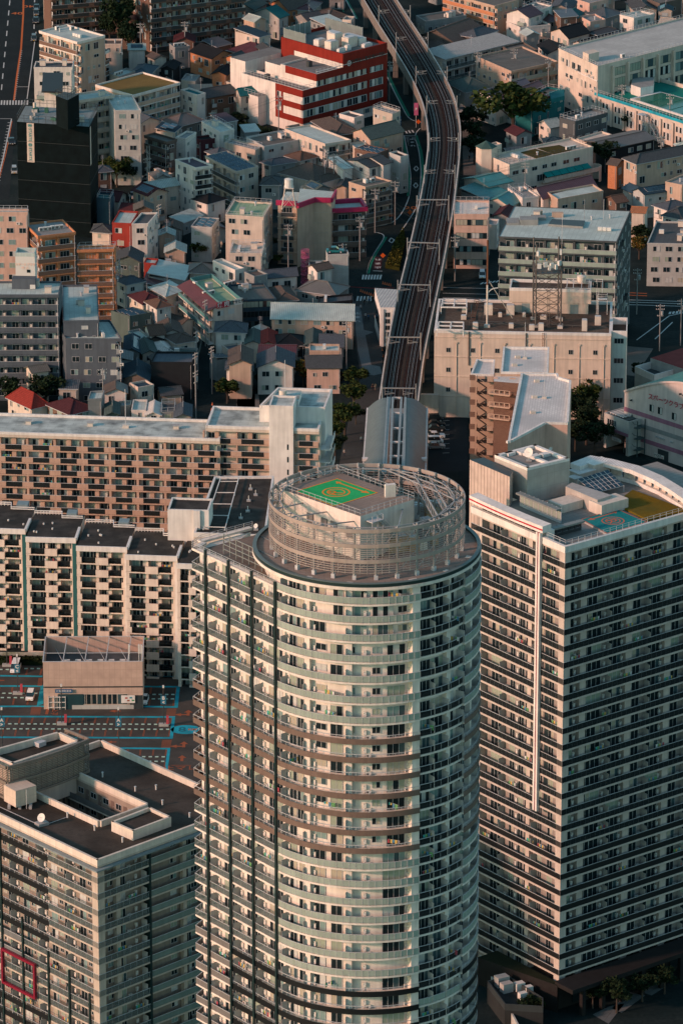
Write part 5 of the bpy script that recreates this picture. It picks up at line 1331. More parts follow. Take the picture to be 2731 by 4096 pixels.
# ---- black shrouded construction block
def shroud():
 P, LU, LV, u, v = rect(1, (562, 790), (108, 758), (612, 690), 29)
 T = Thing('shrouded_building', 'building site wrapped from top to bottom in black netting with two pale banners', 'building', P(0, 0))
 bk = mat('netting_black', (.0025, .006, .0068), .85, 'panel', sc=1.6, amt=-.35)
 T.mb('netting').prism([P(0, 0), P(LU, 0), P(LU, LV), P(0, LV)], 0, 28.8, bk, mat('deck_blue_grey', (.22, .27, .27), .9, 'flat'))
 r = random.Random(2); b = MB(); a = ang_of(u)
 cs = [P(0, 0), P(LU, 0), P(LU, LV), P(0, LV)]; rail_loop(b, cs, 28.8, 1.8, 1.8, M_dark, .05)
 for k in range(1, 6):
  for A, B in ((cs[3], cs[0]), (cs[0], cs[1])):
   A_, uu, n, L = face_frame(A, B); b.bar(A_ + n * .05 + Z(28.8 - 5 * k), A_ + uu * L + n * .05 + Z(28.8 - 5 * k), .04, mat('netting_tie', (.06, .07, .07), .8, 'plain'))
 T.own('scaffold', b)
 for i in range(14):
  b = MB(); b.cbox(P(r.uniform(2, LU - 2), r.uniform(2, LV - 2)) + Z(28.8), r.uniform(.5, 1.8), r.uniform(.5, 1.2), r.uniform(.4, 2), r.choice([M_ac, M_conc, M_cream, mat('tarp_green', (.05, .14, .10), .8)]), r.random() * 3); T.own('site_material', b)
 # banners on the netting face that looks at the camera
 A, B = P(0, LV), P(0, 0)
 f = lambda x, y, d=.1: on_wall(1, (x, y), A, B) + face_frame(A, B)[2] * d
 tm = mat('banner_teal', (.02, .20, .20), .7, 'plain'); cl = mat('banner_cream', (.60, .50, .42), .85)
 for (x0, y0, x1, y1, lab) in ((170, 770, 217, 1010, 1),):
  L_ = (f(217, 773) - f(172, 770)); h = 10.1
  o = f(170, 770); U = face_frame(A, B)[1]
  w_ = abs(L_.dot(U)); b = MB(); b.box(o - Z(h), U * w_, face_frame(A, B)[2] * .05, Z(h), cl)
  t1 = T; T.own('banner', b)
  for k in (0, 1):
   c = o + U * w_ * .45 + face_frame(A, B)[2] * .12 - Z(.95 + 5.0 * k)
   T.own('lettering', place_text(text_mb('STARTS', .98, tm, .02), c - Z(2.0), V((0, 0, -1)), U))
   b = MB(); n = face_frame(A, B)[2]
   for ra, rb in ((.48, .33), (.22, 0)):
    for q in range(14):
     a0, a1 = 2 * PI * q / 14, 2 * PI * (q + 1) / 14; g_ = lambda a_, r_: c + Z(.35) + U * (math.cos(a_) * r_) + Z(math.sin(a_) * r_)
     b.face([g_(a0, ra), g_(a1, ra), g_(a1, rb), g_(a0, rb)] if rb else [g_(a0, ra), g_(a1, ra), c + Z(.35)], tm)
   T.own('lettering', b)
   b = MB(); b.box(c - Z(3.85) - U * w_ * .35, U * w_ * .75, n * .01, Z(.1), M_dark); T.own('lettering', b)
 A, B = P(0, 0), P(LU, 0); U = face_frame(A, B)[1]; n = face_frame(A, B)[2]
 b = MB(); b.box(P(.5, 0) + n * .05 + Z(18.6), U * 1.5, n * .05, Z(9.8), cl); T.own('banner', b)
 # netted stair tower on top
 zc = 36.5; q4 = [W2(1, q, zc) for q in ((425, 628), (352, 600), (405, 575), (497, 590))]
 T.mb('netting').prism(q4, 28.8, zc, bk, M_dark)
 b = MB(); rail_loop(b, q4, zc, 1.6, .9, M_dark, .06); T.own('scaffold', b)
 T.done()
 # the black roof panel and white hut of the tower behind
 zc = 27; q4 = [W2(1, q, zc) for q in ((395, 575), (262, 572), (272, 455), (398, 455))]
 T = Thing('roof_hut', 'white roof hut under a tilted black panel behind the shrouded building', 'roof hut', (q4[0].x, q4[0].y, 0))
 T.mb('wall').prism([q4[0].lerp(q4[2], .12), q4[1].lerp(q4[3], .12), q4[2].lerp(q4[0], .12), q4[3].lerp(q4[1], .12)], 0, zc - .4, wallm('wh')); T.mb('roof').prism(q4, zc - .39, zc, mat('panel_black', (.012, .014, .016), .6)); T.done()
shroud()
# ---- long slab block with the pink balconies
def slab_block():
 Zt = 31.0
 P, LU, LV, u, v = rect(4, (1380, 1356), (-180, 1305), (1384, 1238), Zt)
 # here u is the short side towards the back, v runs to the left
 T = Thing('slab_apartment_block', 'long pinkish slab of flats with a streaked blue-grey roof and rows of box balconies', 'apartment block', P(0, 0))
 pk = mat('balcony_pink', (.50, .33, .25)); cr = wallm('cr'); rf = mat('roof_streaked_blue', (.50, .55, .51), .85, 'flat', col2=(.13, .145, .14), sc=1.3)
 dep = 1.3; Q = P
 A = P(0, LV); B = P(0, 0)
 A0, U, n, L = face_frame(A, B)
 T.mb('wall').prism([A0 - n * dep, A0 + U * L - n * dep, A0 + U * L - n * LU, A0 - n * LU], 0, Zt - .6, cr)
 zl = levels(.4, Zt - .6, 11); unit = 5.75; nb = int(L / unit)
 bays = []
 for i in range(nb):
  x = L - (i + 1) * unit; bays += [('C', x - .25, .5), ('W', x + .9, 1.5), ('P', x + 2.45, .9), ('W', x + 3.5, 1.5), ('A', x + 2.4, .8), ('D', x + 5.1, .05)]
 def rail(k):
  out = []
  for i in range(nb):
   x = L - (i + 1) * unit; out += [(x, x + 1.15, pk), (x + 1.2, x + 4.55, (M_cld, 'panel')), (x + 4.6, x + 5.74, pk)]
  return out
 balcony_face(T, A, B, zl, dep, bays, rail, pk, laundry=.10, seed=51, ac=.6, rt=.1, rh=1.15)
 b = MB(); b.prism([A0 + n * .15, A0 + U * L + n * .15, A0 + U * L - n * LU, A0 - n * LU], Zt - .598, Zt, cr, rf)
 parapet(b, [A0 + n * .2, A0 + U * L + n * .2, A0 + U * L - n * LU, A0 - n * LU], Zt, .55, .45, M_white); T.own('roof', b)
 for x in (L - 41, L - 28, L - 10): b = MB(); p = A0 + U * x - n * 7; b.cbox(p + Z(Zt), 1.1, 1.1, .7, M_cream); b.cbox(p + Z(Zt + .71), 1.4, 1.4, .12, M_conc); T.own('roof_unit', b)
 b = MB(); p = A0 + U * (L - 20.5) - n * 6.5; b.bar(p + Z(Zt), p + Z(Zt + 8.5), .07, M_alu); b.cbox(p + Z(Zt), 1.3, .9, .6, M_cream); T.own('mast', b)
 T.done()
 # right-hand wing with white lift tower
 zw = 33.5
 A = W2(5, (0, 1277), zw); B = W2(5, (590, 1296), zw); A = B + (A - B)
 A0, U, n, L = face_frame(A, B)
 T = Thing('slab_apartment_wing', 'taller end wing of the pink slab flats with a blank white lift tower', 'apartment block', A0)
 D = 12.5
 T.mb('wall').prism([A0 - U * 4 - n * dep, A0 + U * L - n * dep, A0 + U * L - n * D, A0 - U * 4 - n * D], 0, zw - .6, cr)
 zl = levels(.4, zw - .6, 12); r = random.Random(5)
 f = lambda x: L * x / 590.0
 for (xa, xb) in ((-140, 278), (430, 585)):
  x0, x1 = f(xa), f(xb); bl = []; rl = []; m = max(1, round((x1 - x0) / unit)); w_ = (x1 - x0) / m
  for i in range(m):
   x = i * w_; bl += [('C', x, .3), ('W', x + 1.0, 1.4), ('P', x + 2.5, .8), ('W', x + 3.4, 1.4), ('A', x + 2.4, .8)]; rl += [(x, x + 1.1, pk), (x + 1.15, x + w_ - 1.15, (M_cld, 'panel')), (x + w_ - 1.1, x + w_ - .01, pk)]
  balcony_face(T, A0 + U * x0, A0 + U * x1, zl, dep, bl, lambda k: rl, pk, laundry=.12, seed=52 + int(x0), ac=.6, rt=.1, rh=1.15)
 b = MB(); b.prism([A0 - U * 4 + n * .1, A0 + U * L + n * .1, A0 + U * L - n * D, A0 - U * 4 - n * D], zw - .598, zw, cr, rf)
 parapet(b, [A0 - U * 4 + n * .15, A0 + U * L + n * .15, A0 + U * L - n * D, A0 - U * 4 - n * D], zw, .6, .45, M_white); T.own('roof', b)
 b = MB(); zt = zw + 5.2; x0, x1 = f(279), f(430)
 b.prism([A0 + U * x0 + n * .6, A0 + U * x1 + n * .6, A0 + U * x1 - n * 6, A0 + U * x0 - n * 6], 0, zt, M_white, rf); parapet(b, [A0 + U * x0 + n * .6, A0 + U * x1 + n * .6, A0 + U * x1 - n * 6, A0 + U * x0 - n * 6], zt, .4, .3, M_white)
 T.own('lift_tower', b)
 for k in range(11): b = MB(); b.box(A0 + U * (x0 + (x1 - x0) * .74) + n * .61 + Z(2 + 2.75 * k), U * .32, n * .03, Z(1.2), M_glass); T.own('slit_window', b)
 b = MB(); zp = zw + 3.0
 pp = [A0 + U * f(200) - n * 5, A0 + U * f(612) - n * 5, A0 + U * f(622) - n * 17, A0 + U * f(275) - n * 17]
 b.prism(pp, 0, zp, M_white, rf); parapet(b, pp, zp, .6, .4, M_white); T.own('penthouse', b)
 b = MB(); b.prism([A0 + U * f(310) - n * 6.2, A0 + U * f(440) - n * 6.2, A0 + U * f(440) - n * 13, A0 + U * f(310) - n * 13], zp + .01, zp + 1.4, M_white, rf)
 b.cyl(A0 + U * f(335) - n * 9 + Z(zp + 1.4), .8, 1.3, M_cream); T.own('water_tank', b)
 for k in range(11):        # end wall balconies seen edge on
  b = MB(); z = 1.2 + 2.75 * k; o = A0 + U * (L + .01) + Z(z)
  b.box(o - n * 11, U * 2.2, n * 9, Z(.2), M_white); b.box(o - n * 11 + U * 2.1, U * .1, n * 9, Z(1.2), M_frost if k % 2 else M_white); T.own('end_balcony', b)
 b = MB(); p = A0 + U * f(345) - n * 10; b.bar(p + Z(zp), p + Z(zp + 9), .06, M_alu); T.own('mast', b)
 T.done()
slab_block()
# ---- stepped block with teal strips
def stepped_block():
 Zt = 25.7; hst = [((-190, 342), (163, 354)), ((163, 402), (478, 410)), ((480, 458), (800, 468)), ((790, 513), (1114, 524)), ((1110, 568), (1300, 576))]
 A = W2(7, hst[0][0], Zt)
 T = Thing('stepped_apartment_block', 'apartment block stepped in bays, with cream box balconies, teal strips and a black roof', 'apartment block', (A.x, A.y, 0))
 wc = wallm('cr'); bx = mat('balcony_cream', (.74, .62, .52)); dk = mat('rail_dark', (.02, .028, .03), .4, 'plain'); rf = mat('roof_black_grid', (.040, .037, .033), .85, 'flat', sc=1.6, col2=(.07, .063, .055)); dep = 1.5
 teal = mat('strip_teal', (.010, .10, .105), .6); r = random.Random(8)
 rm = T.mb('roof'); U0 = None
 for i, (a, b_) in enumerate(hst):
  A, B = W2(7, a, Zt), W2(7, b_, Zt)
  if i < 4 and i > 0: pass
  A0, U, n, L = face_frame(A, B); U0 = U; n0 = n
  D = 15
  T.mb('wall').prism([A0 - n * dep, A0 + U * (L - .02) - n * dep, A0 + U * (L - .02) - n * D, A0 - n * D], 0, Zt - .6 - .001 * i, wc)
  rm.prism([A0 + n * .1, A0 + U * (L + .01) + n * .1, A0 + U * (L + .01) - n * D, A0 - n * D], Zt - .59, Zt + .002 * i, wc, rf)
  rm.box(A0 + n * .12 + Z(Zt - .5), U * L, n * .3, Z(1.1), M_white)
  if i < 4: rm.box(A0 + U * (L - .25) + n * .1 + Z(Zt + .02), U * .5, -n * 6.2, Z(.62), M_white)
  zl = levels(-.8, Zt - .5, 10); f = L / 11.35
  bays = [('C', .05, .6), ('W', 1.2 * f, 1.4), ('W', 2.9 * f, 1.2), ('A', 2.2 * f, .8), ('P', 4.3 * f, .5), ('D', 4.9 * f, .05), ('W', 5.3 * f, 1.0), ('H', 6.4 * f, .4), ('P', 7.0 * f, .6), ('W', 7.9 * f, 1.3), ('W', 9.3 * f, .9), ('C', 10.3 * f, .9 * f)]
  rl = lambda k: [(0, 1.1 * f, bx), (1.15 * f, 4.2 * f, (dk, 'thin')), (4.25 * f, 7.05 * f, bx), (7.1 * f, 9.9 * f, (dk, 'thin')), (9.95 * f, 11.3 * f, bx)]
  for k in range(len(zl) - 1):
   z = zl[k]; b = MB(); b.box(A0 - n * dep + Z(z - .3), U * L, n * dep, Z(.3), bx)
   for x0, x1, m_ in rl(k):
    if isinstance(m_, tuple):
     b.box(A0 + U * x0 - n * .5 + Z(z + .05), U * (x1 - x0), n * .03, Z(.9), M_cld); b.box(A0 + U * x0 - n * .52 + Z(z + 1.0), U * (x1 - x0), n * .08, Z(.08), dk)
     q = x0
     while q < x1: b.box(A0 + U * q - n * .5 + Z(z), U * .05, n * .05, Z(1.0), dk); q += .75
    else: b.box(A0 + U * x0 + n * (.0 if x0 > 0 and x1 < 9 * f else -.25) - n * .1 + Z(z - .32), U * (x1 - x0), n * .3, Z(1.5), bx)
   T.own('balcony', b)
  balcony_face(T, A, B, zl, dep, bays, lambda k: [], bx, laundry=.12, seed=60 + i, ac=.5, railname='balcony_floor', st=.05)
  if i in (0, 1): b = MB(); b.box(A0 + U * (L - .1) + n * .06, U * .12, -n * 6.2, Z(Zt - .6), teal); b.box(A0 + U * (L - .75) + n * .05, U * .64, -n * .8, Z(Zt - .62), teal); T.own('teal_strip', b)
  elif i < 4: b = MB(); b.box(A0 + U * (L - .6) + n * .02, U * .6, -n * 1.2, Z(Zt - .62), M_white); T.own('pier', b)
  # white pipe rails on the back edge of every bay
  b = MB(); back = [A0 - n * 14.6, A0 + U * (L * .55) - n * 14.6, A0 + U * (L * .58) - n * 12, A0 + U * L - n * 12]
  for hz in (.35, .75):
   for j in range(3): b.bar(back[j] + Z(Zt + hz), back[j + 1] + Z(Zt + hz), .12, M_white)
  for j in range(10): p = back[0].lerp(back[1], j / 9); b.bar(p + Z(Zt), p + Z(Zt + .75), .06, M_white)
  b.box(A0 + U * L * .66 - n * 15.5 + Z(Zt), U * L * .2, n * 2.5, Z(.9), mat('hatch_blue', (.20, .27, .28), .6)); T.own('pipe_rail', b)
  for j in range(5): b = MB(); p = A0 + U * r.uniform(1, L - 1) - n * r.uniform(2, 10); b.cyl(p + Z(Zt + .005), .17, .35, M_ac, 8); T.own('vent', b)
 # white rear block and dark roofed cross wing
 zb = Zt + 6.2; q = [W2(7, p, zb) for p in ((1310, 232), (1052, 226), (1078, 150), (1335, 158))]
 b = MB(); b.prism(q, 0, zb, M_white, rf); parapet(b, q, zb, .35, .35, M_white); A, B = q[1], q[0]; b.box(on_wall(7, (1215, 225), A, B) - Z(6), face_frame(A, B)[1] * 1.3, face_frame(A, B)[2] * .5, Z(6.2), M_white); T.own('penthouse', b)
 zr = Thing('dark_roofed_wing', 'cross wing with a large dark flat roof and white pipe frames behind the round tower', 'apartment block', (q[0].x, q[0].y, 0))
 zw = Zt + 2.5; q = [W2(14, p, zw) for p in ((775, 2140), (857, 1915), (1096, 1912), (1062, 2150))]
 zr.mb('wall').prism(q, 0, zw - .4, wallm('cr')); zr.mb('roof').prism(q, zw - .39, zw, M_white, rf); parapet(zr.mb('roof'), q, zw, .5, .4, M_white)
 b = MB()
 i0, i1, j1, j0 = q[0], q[1], q[2], q[3]
 g = lambda s, t: i0.lerp(i1, t).lerp(j0.lerp(j1, t), s)
 for s in (.12, .42):
  b.bar(g(s, .05) + Z(zw + .6), g(s, .97) + Z(zw + .6), .12, M_white)
 for t in (.1, .3, .5, .7, .9): b.bar(g(.12, t) + Z(zw + .6), g(.42, t) + Z(zw + .6), .1, M_white); b.bar(g(.42, t) + Z(zw), g(.42, t) + Z(zw + .6), .08, M_white)
 zr.own('pipe_frame', b)
 for s, t in ((.65, .8), (.66, .6), (.68, .42), (.75, .7), (.6, .3)):
  b = MB(); p = g(s, t); b.cbox(p + Z(zw), .8, .8, .3, M_conc); b.bar(p + Z(zw), p + Z(zw + 1.2), .07, M_ac); zr.own('roof_fitting', b)
 dish(zr.mb('dish'), g(.85, .12) + Z(zw), .6); zr.done()
 T.done()
stepped_block()
# ---- magenta-edged flats
def magenta_flats():
 mg = mat('fascia_magenta', (.38, .008, .07), .6); tn = wallm('tn'); br = wallm('bn'); rf = roofm('pg', 'flat')
 P, LU, LV, u, v = rect(2, (450, 1285), (328, 1278), (470, 1200), 15.4)
 T = Thing('magenta_edged_flats', 'tan flats with a bright magenta roof edge and a water tank on a steel frame', 'apartment building', P(0, 0))
 A, B = P(0, LV), P(0, 0); A0, U, n, L = face_frame(A, B); D = 11
 T.mb('wall').prism([A0 - n * 1.1, A0 + U * L - n * 1.1, A0 + U * L - n * D, A0 - n * D], 0, 15.3, tn, rf)
 balcony_face(T, A, B, levels(.2, 15.2, 5), 1.1, [('P', .05, .9), ('W', 1.3, L - 2.7), ('P', L - 1, .9)], lambda k: [(.9, L - .9, (M_dark, 'panel'))], tn, laundry=0, seed=70)
 q = [W2(2, p, 16.2) for p in ((452, 1282), (560, 1243), (664, 1246), (690, 1195), (470, 1175))]
 T.mb('wall').prism(q, 0, 15.9, tn, rf)
 b = MB()
 loop = [A0 + n * .25 - U * .2, A0 + U * (L + .2) + n * .25] + [p for p in q[:3]] + [q[3]]
 for i in range(len(loop) - 1):
  A_, B_ = loop[i], loop[i + 1]; uu = (B_ - A_).normalized(); nn = V((uu.y, -uu.x, 0)); b.box(A_ + nn * .02 + Z(15.25), B_ - A_, nn * .45, Z(1.25), mg)
 T.own('magenta_fascia', b)
 for i in range(6):
  b = MB(); p = q[1].lerp(q[2], .5) + V((0, -.15, 0)); b.box(p - V((3, 0, 0)) + Z(2.6 * i + 2.2), V((6, 0, 0)), V((0, .05, 0)), Z(.06), wallm('bg')); T.own('wall_joint', b)
 # tank on a frame
 c = W2(2, (400, 1140), 22.5); b = MB()
 for s in (-1, 1):
  for t in (-1, 1):
   b.bar(c + V((s * 1.7, t * 1.5, 15.9)), c + V((s * .9, t * .9, 21)), .09, M_cream)
   b.bar(c + V((s * 1.7, t * 1.5, 15.9)), c + V((-s * 1.1, t * 1.1, 19.5)), .06, M_cream); b.bar(c + V((s * 1.7, t * 1.5, 15.9)), c + V((s * 1.1, -t * 1.1, 19.5)), .06, M_cream)
 b.cbox(c + Z(21), 2.4, 2.4, .15, M_cream); T.own('tank_frame', b)
 b = MB(); b.cyl(c + Z(21.16), 1.05, 2.0, M_ac, 12, 1.05); b.cyl(c + Z(23.17), 1.1, .25, M_ac, 12, .3); T.own('water_tank', b)
 P, LU, LV, u, v = rect(2, (886, 1322), (666, 1334), (922, 1262), 12)
 A, B = P(0, LV), P(0, 0); A0, U, n, L = face_frame(A, B); D = LU
 T.mb('wall').prism([A0 - n * 1.3, A0 + U * L - n * 1.3, A0 + U * L - n * D, A0 - n * D], 0, 11.9, wallm('bn'), rf)
 balcony_face(T, A, B, levels(.3, 11.8, 4), 1.3, tile_bays(L, APT), lambda k: wallm('bn'), wallm('bn'), seed=71, laundry=.1)
 windows_on(T, A0 + U * L, A0 + U * L - n * D, 12, 4, random.Random(3), 'w', tn)
 b = MB(); pq = [A0 + n * .3, A0 + U * (L + .3) + n * .3, A0 + U * (L + .3) - n * (D + .2), A0 - n * D]
 for i in range(3):
  A_, B_ = pq[i], pq[i + 1]; uu = (B_ - A_).normalized(); nn = V((uu.y, -uu.x, 0)); b.box(A_ - nn * .6 + Z(11.95), B_ - A_, nn * .62, Z(1.1), mg)
 T.own('magenta_fascia', b); T.done()
magenta_flats()
# ---- big telephone-exchange like white block with lattice tower
def exchange():
 P, LU, LV, u, v = rect(6, (1115, 684), (8, 664), (1134, 484), 20.5)
 A, B = P(0, LV), P(0, 0); A0, U, n, L = face_frame(A, B); D = LU; Q = lambda a, b: A0 + U * a - n * b; zt = 20.5
 T = Thing('telephone_exchange', 'windowless cream block with a cluttered brown roof standing right of the viaduct', 'office building', A0)
 cr = mat('exchange_cream', (.66, .53, .43)); rf = mat('roof_rusty_brown', (.075, .055, .045), .9, 'patchy', col2=(.14, .11, .085), sc=1.5)
 T.mb('wall').prism([Q(0, 0), Q(L, 0), Q(L, D), Q(0, D)], 0, zt - .5, cr, rf)
 b = MB(); parapet(b, [Q(-.05, -.05), Q(L + .05, -.05), Q(L + .05, D), Q(-.05, D)], zt - .5, .6, .5, M_white); T.own('parapet', b)
 k_ = L / 1107.0; X = lambda x: (x - 8) * k_
 b = MB()
 for z in (19.0, 14.4, 9.7, 5.0): b.box(Q(0, 0) + n * .003 + Z(z), U * L, n * .15, Z(.22), cr)
 for x in (222, 580): b.box(Q(X(x), 0) + Z(0 if x != 222 else 12.5), U * .3, n * .2, Z(20.4 if x != 222 else 8), mat('pipe_brown', (.10, .08, .07), .6))
 for x in (148, 298, 452, 610, 760, 918, 1072): b.bar(Q(X(x), 0) + n * .12 + Z(.5), Q(X(x), 0) + n * .12 + Z(17.8), .09, cr); b.cbox(Q(X(x), 0) + n * .1 + Z(17.6), .5, .3, .35, cr)
 T.own('down_pipe', b)
 b = MB(); ladder(b, Q(X(693), 0) + n * .25, U, 14.5, 20.6, mat('rust', (.16, .07, .04), .8)); T.own('ladder', b)
 for x in (97, 250, 403, 864, 1018):
  for z in (15.5, 10.8, 6.1): put_window(T, 1.0, 1.1, 0, Q(X(x), 0) + n * .03 + Z(z), ang_of(U), M_conc)
 # annex with windows at the right side
 b = MB(); b.prism([Q(L + .05, 2), Q(L + 3.6, 2), Q(L + 3.6, 12), Q(L + .05, 12)], 0, zt - 1.5, wallm('pg'), rf); parapet(b, [Q(L + .05, 2), Q(L + 3.6, 2), Q(L + 3.6, 12), Q(L + .05, 12)], zt - 1.5, 1.6, .25, M_white); T.own('annex', b)
 for k in range(4): put_window(T, 2.2, 1.3, 0, Q(L + 1.8, 2) + n * .03 + Z(3.5 + 4.7 * k), ang_of(U))
 b = MB(); b.box(Q(-4, -.02) + Z(.1), U * 5.0, n * 1.0, Z(5.5), wallm('cr')); T.own('annex', b)
 # roof pieces
 z0 = zt - .5
 def roofbox(px, sx, sy, sz, m, part='roof_machine', zz=None, base=z0):
  c = W2(6, px, zz or z0); b = MB(); b.cbox(c + Z(base), sx, sy, sz, m, ang_of(U)); b.cbox(c + Z(base + sz + .003), sx * .85, sy * .85, .12, M_alu, ang_of(U)); T.own(part, b); return c
 for px, sx, sy, sz in (((347, 560), 1.9, 1.4, 2.4), ((484, 560), 1.8, 1.4, 2.3), ((198, 545), 1.2, 1, 1.0), ((192, 590), 1.2, 1, .9), ((265, 650), 1.2, .8, 1.4), ((489, 645), 1.1, .9, 1.0), ((618, 658), 1.2, .8, 1.2), ((676, 660), 1.2, .9, 1.6), ((795, 648), 1.2, .8, .5), ((948, 660), 1.2, 1.4, 2.5), ((1032, 625), 1.4, 1.1, 2.0), ((690, 590), 1.4, .9, .9), ((570, 575), .7, .7, .9), ((420, 575), .8, .7, .9), ((338, 640), 1.3, .9, .5), ((800, 600), .9, .9, .6)):
  roofbox(px, sx, sy, sz, M_cream)
 for x0, y0, x1, y1 in ((50, 515, 210, 465), (25, 655, 190, 608)):
  a_, b_, c_, d_ = [W2(6, p, z0 + 1.6) for p in ((x0, y0), (x1, y0 + 3), (x1, y1 + 2), (x0 + 12, y1))]; b = MB()
  for A_, B_ in ((a_, b_), (b_, c_), (c_, d_), (d_, a_), (a_.lerp(b_, .5), d_.lerp(c_, .5)), (a_.lerp(d_, .5), b_.lerp(c_, .5))): b.bar(A_ + Z(z0 + 1.6), B_ + Z(z0 + 1.6), .2, M_white)
  for q in (a_, b_, c_, d_): b.bar(q + Z(z0), q + Z(z0 + 1.6), .12, M_white)
  T.own('beam_frame', b)
 pm = mat('pipe_dark', (.07, .07, .065), .6); b = MB()
 for pts in (((230, 600), (1090, 640)), ((230, 612), (720, 632)), ((240, 500), (240, 600)), ((270, 480), (480, 500)), ((270, 500), (480, 540)), ((580, 460), (580, 600)), ((500, 545), (640, 560))):
  A_, B_ = [W2(6, p, z0 + .5) for p in pts]; b.bar(A_ + Z(z0 + .5), B_ + Z(z0 + .5), .1, pm)
  for i in range(5): p = A_.lerp(B_, i / 4); b.bar(p + Z(z0), p + Z(z0 + .5), .08, pm)
 T.own('roof_pipe', b)
 b = MB(); rust = mat('rust', (.16, .07, .04), .8)
 for i in range(12):
  A_ = W2(6, (232 + i * 2.6, 598 - i * 12), z0 + 1); b.box(A_ + Z(z0 + .9), V((1.0, 0, 0)), V((0, .12, 0)), Z(.06), rust)
 for s in (0, 1.0): b.bar(W2(6, (232, 598), z0 + 1) + V((s, 0, z0 + .9)), W2(6, (263, 455), z0 + 1) + V((s, 0, z0 + .9)), .06, rust)
 T.own('cable_ladder', b)
 # penthouse
 zp = z0 + 5.2; q = [W2(6, p, zp) for p in ((990, 425), (478, 412), (490, 355), (993, 368))]
 b = MB(); b.prism(q, z0 + 2.5, zp, cr, rf); c = sum(q, V((0, 0, 0))) / 4
 q2 = [p.lerp(c, .07) for p in q]; b.prism(q2, z0, z0 + 2.495, cr); parapet(b, q, zp, .7, .3, M_white); T.own('penthouse', b)
 A_, B_ = q2[1], q2[0]; A_ = A_ + (B_ - A_) * .02
 for x in (580, 884):
  p = on_wall(6, (x, 525), A_, B_); b = MB(); b.box(V((p.x, p.y, 0)) - U * .9 + n * .01 + Z(z0), U * 1.8, n * .06, Z(2.2), mat('door_grey_green', (.25, .31, .30), .6)); T.own('door', b)
 b = MB()
 for s in (.70, .78, .88, .97): b.bar(q[1].lerp(q[0], s) + Z(zp + 1.0), q[2].lerp(q[3], s) + Z(zp + 1.0), .09, M_white)
 b.bar(q[1].lerp(q[0], .68) + Z(zp + 1), q[0] + Z(zp + 1), .09, M_white); b.bar(q[2].lerp(q[3], .68) + Z(zp + 1), q[3] + Z(zp + 1), .09, M_white); rail_loop(b, [q[3].lerp(q[2], .3), q[3] + U * 2.5, q[0] + U * 2.5], zp, closed=False, r=.06, m=M_white)
 T.own('roof_frame', b)
 b = MB(); p = W2(6, (930, 345), zp + 1); b.cyl(p + Z(zp + .6), 1.0, 1.3, M_cream, 14); b.cyl(p + Z(zp + 1.91), 1.05, .3, M_cream, 14, .25); T.own('water_tank', b)
 b = MB(); p = q[0] + U * 1.5; ladder(b, p, U, z0, zp + 1, M_white); b.box(p - n * 1.0 + Z(z0 + 3.6), U * 2.2, n * 1.2, Z(.1), M_white); rail_loop(b, [p, p + U * 2.2, p + U * 2.2 - n * 1.2], z0 + 3.7, closed=False, r=.05, m=M_white)
 for s in (0, 2.2): b.bar(p + U * s + Z(z0), p + U * s + Z(z0 + 3.6), .07, M_white)
 T.own('outside_stair', b)
 T.done()
 # lattice mast: a thing of its own on the roof
 st = mat('mast_steel_brown', (.10, .085, .075), .6)
 f0 = [W2(6, p, z0) for p in ((643, 640), (800, 636))]; w_ = (f0[1] - f0[0]).length; U2 = (f0[1] - f0[0]).normalized(); V2 = V((-U2.y, U2.x, 0))
 T2 = Thing('lattice_mast', 'dark steel lattice antenna mast on the roof of the cream block', 'antenna mast', f0[0] + Z(z0))
 H_ = 19.5; fr = lambda i, z: (f0[0] + (U2 * w_ if i in (1, 2) else V((0, 0, 0))) + (V2 * w_ if i in (2, 3) else V((0, 0, 0)))).lerp(f0[0] + U2 * w_ / 2 + V2 * w_ / 2, .0 * z) + Z(z0 + z)
 b = MB()
 for i in range(4): b.bar(fr(i, 0), fr(i, H_), .16, st); b.cbox(fr(i, 0), 1, 1, .5, M_conc)
 T2.own('leg', b)
 for k, (za, zb) in enumerate(((0, 3.4), (3.4, 6.8), (6.8, 10.2), (10.2, 13.2))):
  b = MB()
  for i in range(4):
   j = (i + 1) % 4; b.bar(fr(i, za), fr(j, zb), .07, st); b.bar(fr(j, za), fr(i, zb), .07, st); b.bar(fr(i, zb), fr(j, zb), .08, st); m_ = (fr(i, zb) + fr(j, zb)) / 2; b.bar(m_, (fr(i, za) + fr(i, zb)) / 2, .05, st)
  T2.own('bracing', b)
 b = MB()
 for zz in (12.6, 13.8, 15.0):
  q4 = [fr(i, zz) + (fr(i, zz) - (fr(0, zz) + fr(2, zz)) / 2) * .08 for i in range(4)]
  if zz < 13: b.hexa([p - Z(.12) for p in q4], q4, st)
  else: rail_loop(b, [V((p.x, p.y, 0)) for p in q4], z0 + zz - 1, .7, 1.2, st, .05)
 T2.own('platform', b)
 for i, (a_, zz) in enumerate(((.1, 14), (.35, 14.3), (.6, 14.1), (.9, 14.6), (.05, 17), (.95, 17.2), (.5, 13.6), (.75, 13.8))):
  b = MB(); p = f0[0] + U2 * (w_ * a_) - V2 * .5 + Z(z0 + zz); b.cbox(p, .9, .5, 1.1, M_ac, .3 * i); T2.own('antenna', b)
 b = MB(); ladder(b, f0[0] + U2 * w_ * .5 - V2 * .1, U2, z0, z0 + 12.5, st); b.bar(f0[0] + U2 * w_ + Z(z0 + H_), f0[0] + U2 * w_ + Z(z0 + H_ + 7), .05, M_alu); T2.own('ladder', b); T2.done()
 p = W2(6, (338, 640), z0); T3 = Thing('pole_mast', 'tall rusty pole mast with a curved arm and slanting stay on the cream block', 'mast', p + Z(z0))
